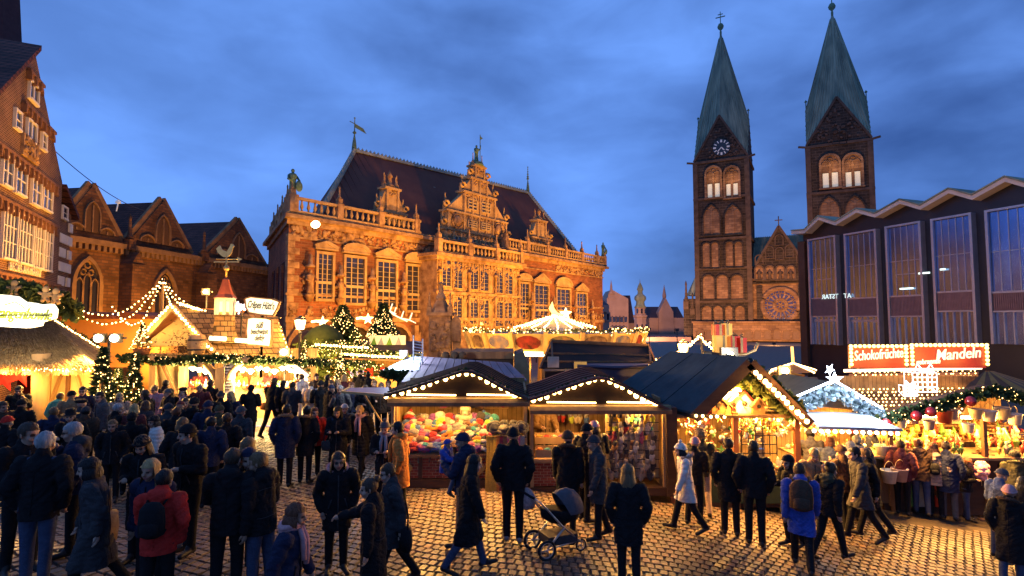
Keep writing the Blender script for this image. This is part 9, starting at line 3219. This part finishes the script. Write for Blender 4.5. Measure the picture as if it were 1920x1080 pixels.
P_(1870,879,120,'bow','pk','bb','jn','beanie','bk','person in grey cap and blue grey coat bending forward',1.66,hat='gy')
P_(1890,910,150,'stand','lch','bk','jn','beanie','bk','person in pale pink hat and long dark coat at the near right',1.64,hat='pk',fur='br')
P_(1919,896,170,'stand','lc','bk','bk','bob','bk','dark figure cut by the right frame edge',1.66)
P_(1688,826,160,'stand','jk','wn','bk','short','br','person in dark red at the left end of the nut counter',1.68,Y=None)
# candy floss
b_ = worn(a,a[1]['Lha'] + Vector((0,-.08,.02)))
cf = thing('candy_floss','pink cloud of candy floss held by the boy','candy floss',b_)
m = MB(); m.tube([(0,0,-.15),(0,0,.1)],.008,5); m.build('stick',M_WOODL,cf)
m = MB(); rd = random.Random(1)
for k in range(24):
 m.ball((rd.gauss(0,.05),rd.gauss(0,.05),.22 + rd.gauss(0,.08)),rd.uniform(.06,.1),9,7)
m.build('floss',mat('pink spun sugar',(.7,.33,.33),.9,(.6,.26,.28),scale=14,bump=.6),cf)
# cup for the drinker
b_ = worn(PEOPLE[2],PEOPLE[2][1]['Rha'] + Vector((.02,-.07,.02)))
cp_ = thing('mug','dark mug raised by the white-haired drinker','mug',b_)
m = MB(); m.lathe([(.032,-.05),(.04,.05),(.036,.05),(.03,-.04),(.001,-.04)],(0,0,0),10); m.build('cup',mat('dark glazed mug',(.04,.02,.04),.3),cp_)
m = MB(); m.tube([(.038,0,.03),(.065,0,.02),(.065,0,-.02),(.036,0,-.03)],.007,5); m.build('handle',mat('dark glazed mug',(.04,.02,.04),.3),cp_)
# ---- pushchair
b_ = at(1046,1030,9.25); b_.z = ground_z(b_.x)
st = thing('pushchair','dark pushchair with grey hood, silver frame and spoked wheels','pushchair',b_,R(205))
st.scale = (.92,.92,.92)
MF = mat('silver tube frame',(.5,.48,.46),.35,metal=.8); MBK = wool('bk')
wm = MB()
wm.tube([(.15 * math.cos(a),0,.15 * math.sin(a)) for a in [2 * PI * k / 22 for k in range(23)]],.024,7,0,False)
tyre = wm.mesh('tyre',[mat('rubber tyre',(.02,.02,.02),.8)])
rm = MB(); rm.tube([(.122 * math.cos(a),0,.122 * math.sin(a)) for a in [2 * PI * k / 22 for k in range(23)]],.009,5,0,False)
for k in range(3):
 a = 2 * PI * k / 3; rm.bar((0,0,0),(.12 * math.cos(a),0,.12 * math.sin(a)),.022)
rm.ball((0,0,0),.03,8,6)
rim = rm.mesh('rim',[MF])
for x,y,s in ((.36,-.27,1),(.36,.27,1),(-.38,-.15,.62),(-.38,.15,.62)):
 w_ = link_mesh('wheel',tyre,st,(x,y,.174 * s),(0,0,0),s); link_mesh('rim',rim,w_)
m = MB()
for y in (-.25,.25):
 m.tube([(-.38,y * .6,.16),(.05,y,.52),(.42,y,.92),(.58,y,1.05)],.018,6)
 m.tube([(.36,y,.174),(.0,y,.5)],.017,6); m.tube([(.36,y,.174),(-.38,y * .6,.2)],.014,6)
m.build('frame',MF,st)
m = MB(); m.tube([(.58,-.25,1.05),(.62,-.2,1.07),(.62,.2,1.07),(.58,.25,1.05)],.022,7); m.build('push_handle',MBK,st)
m = MB(); m.lathe([(.10,.0),(.2,.08),(.23,.22),(.22,.24),(.001,.2)],(0,0,0),14,0,True,1.75,1.0); m.build('seat_tub',MBK,st,(-.02,0,.5),(0,R(-8),0))
m = MB()
n = 10
V,F_ = [],[]
for i in range(n + 1):
 a = R(10 + 125 * i / n)
 for k in range(9):
  t = PI * k / 8
  V.append((-.02 - .38 * math.cos(a) * math.sin(t) * 1.0,.24 * math.cos(t),.02 + .40 * math.sin(a) * math.sin(t) * (1 + .03 * (i % 2))))
for i in range(n):
 for k in range(8):
  F_.append((i * 9 + k,i * 9 + k + 1,(i + 1) * 9 + k + 1,(i + 1) * 9 + k))
m.add(V,F_,0,True); m.build('hood',mat('mauve grey pram cloth',(.085,.075,.085),.85,(.06,.055,.06),scale=8,bump=.3),st,(-.1,0,.66),(0,R(-14),0))
m = MB(); m.box(-.28,.28,-.2,.2,.2,.34); m.build('basket',mat('mesh basket',(.05,.04,.04),.8),st)
m = MB(); m.lathe([(.05,-.16),(.14,-.12),(.16,.05),(.08,.17),(.03,.2)],(0,0,0),12,0,True,1,.6)
bag = tag(m.build('changing_bag',mat('pale patterned bag',(.42,.34,.32),.8,(.22,.15,.16),scale=26),None,b_ + Vector((-.50,.25,.74))),'pale patterned bag hanging from the pushchair handle','bag')
bpy.data.scenes.remove(TMP)
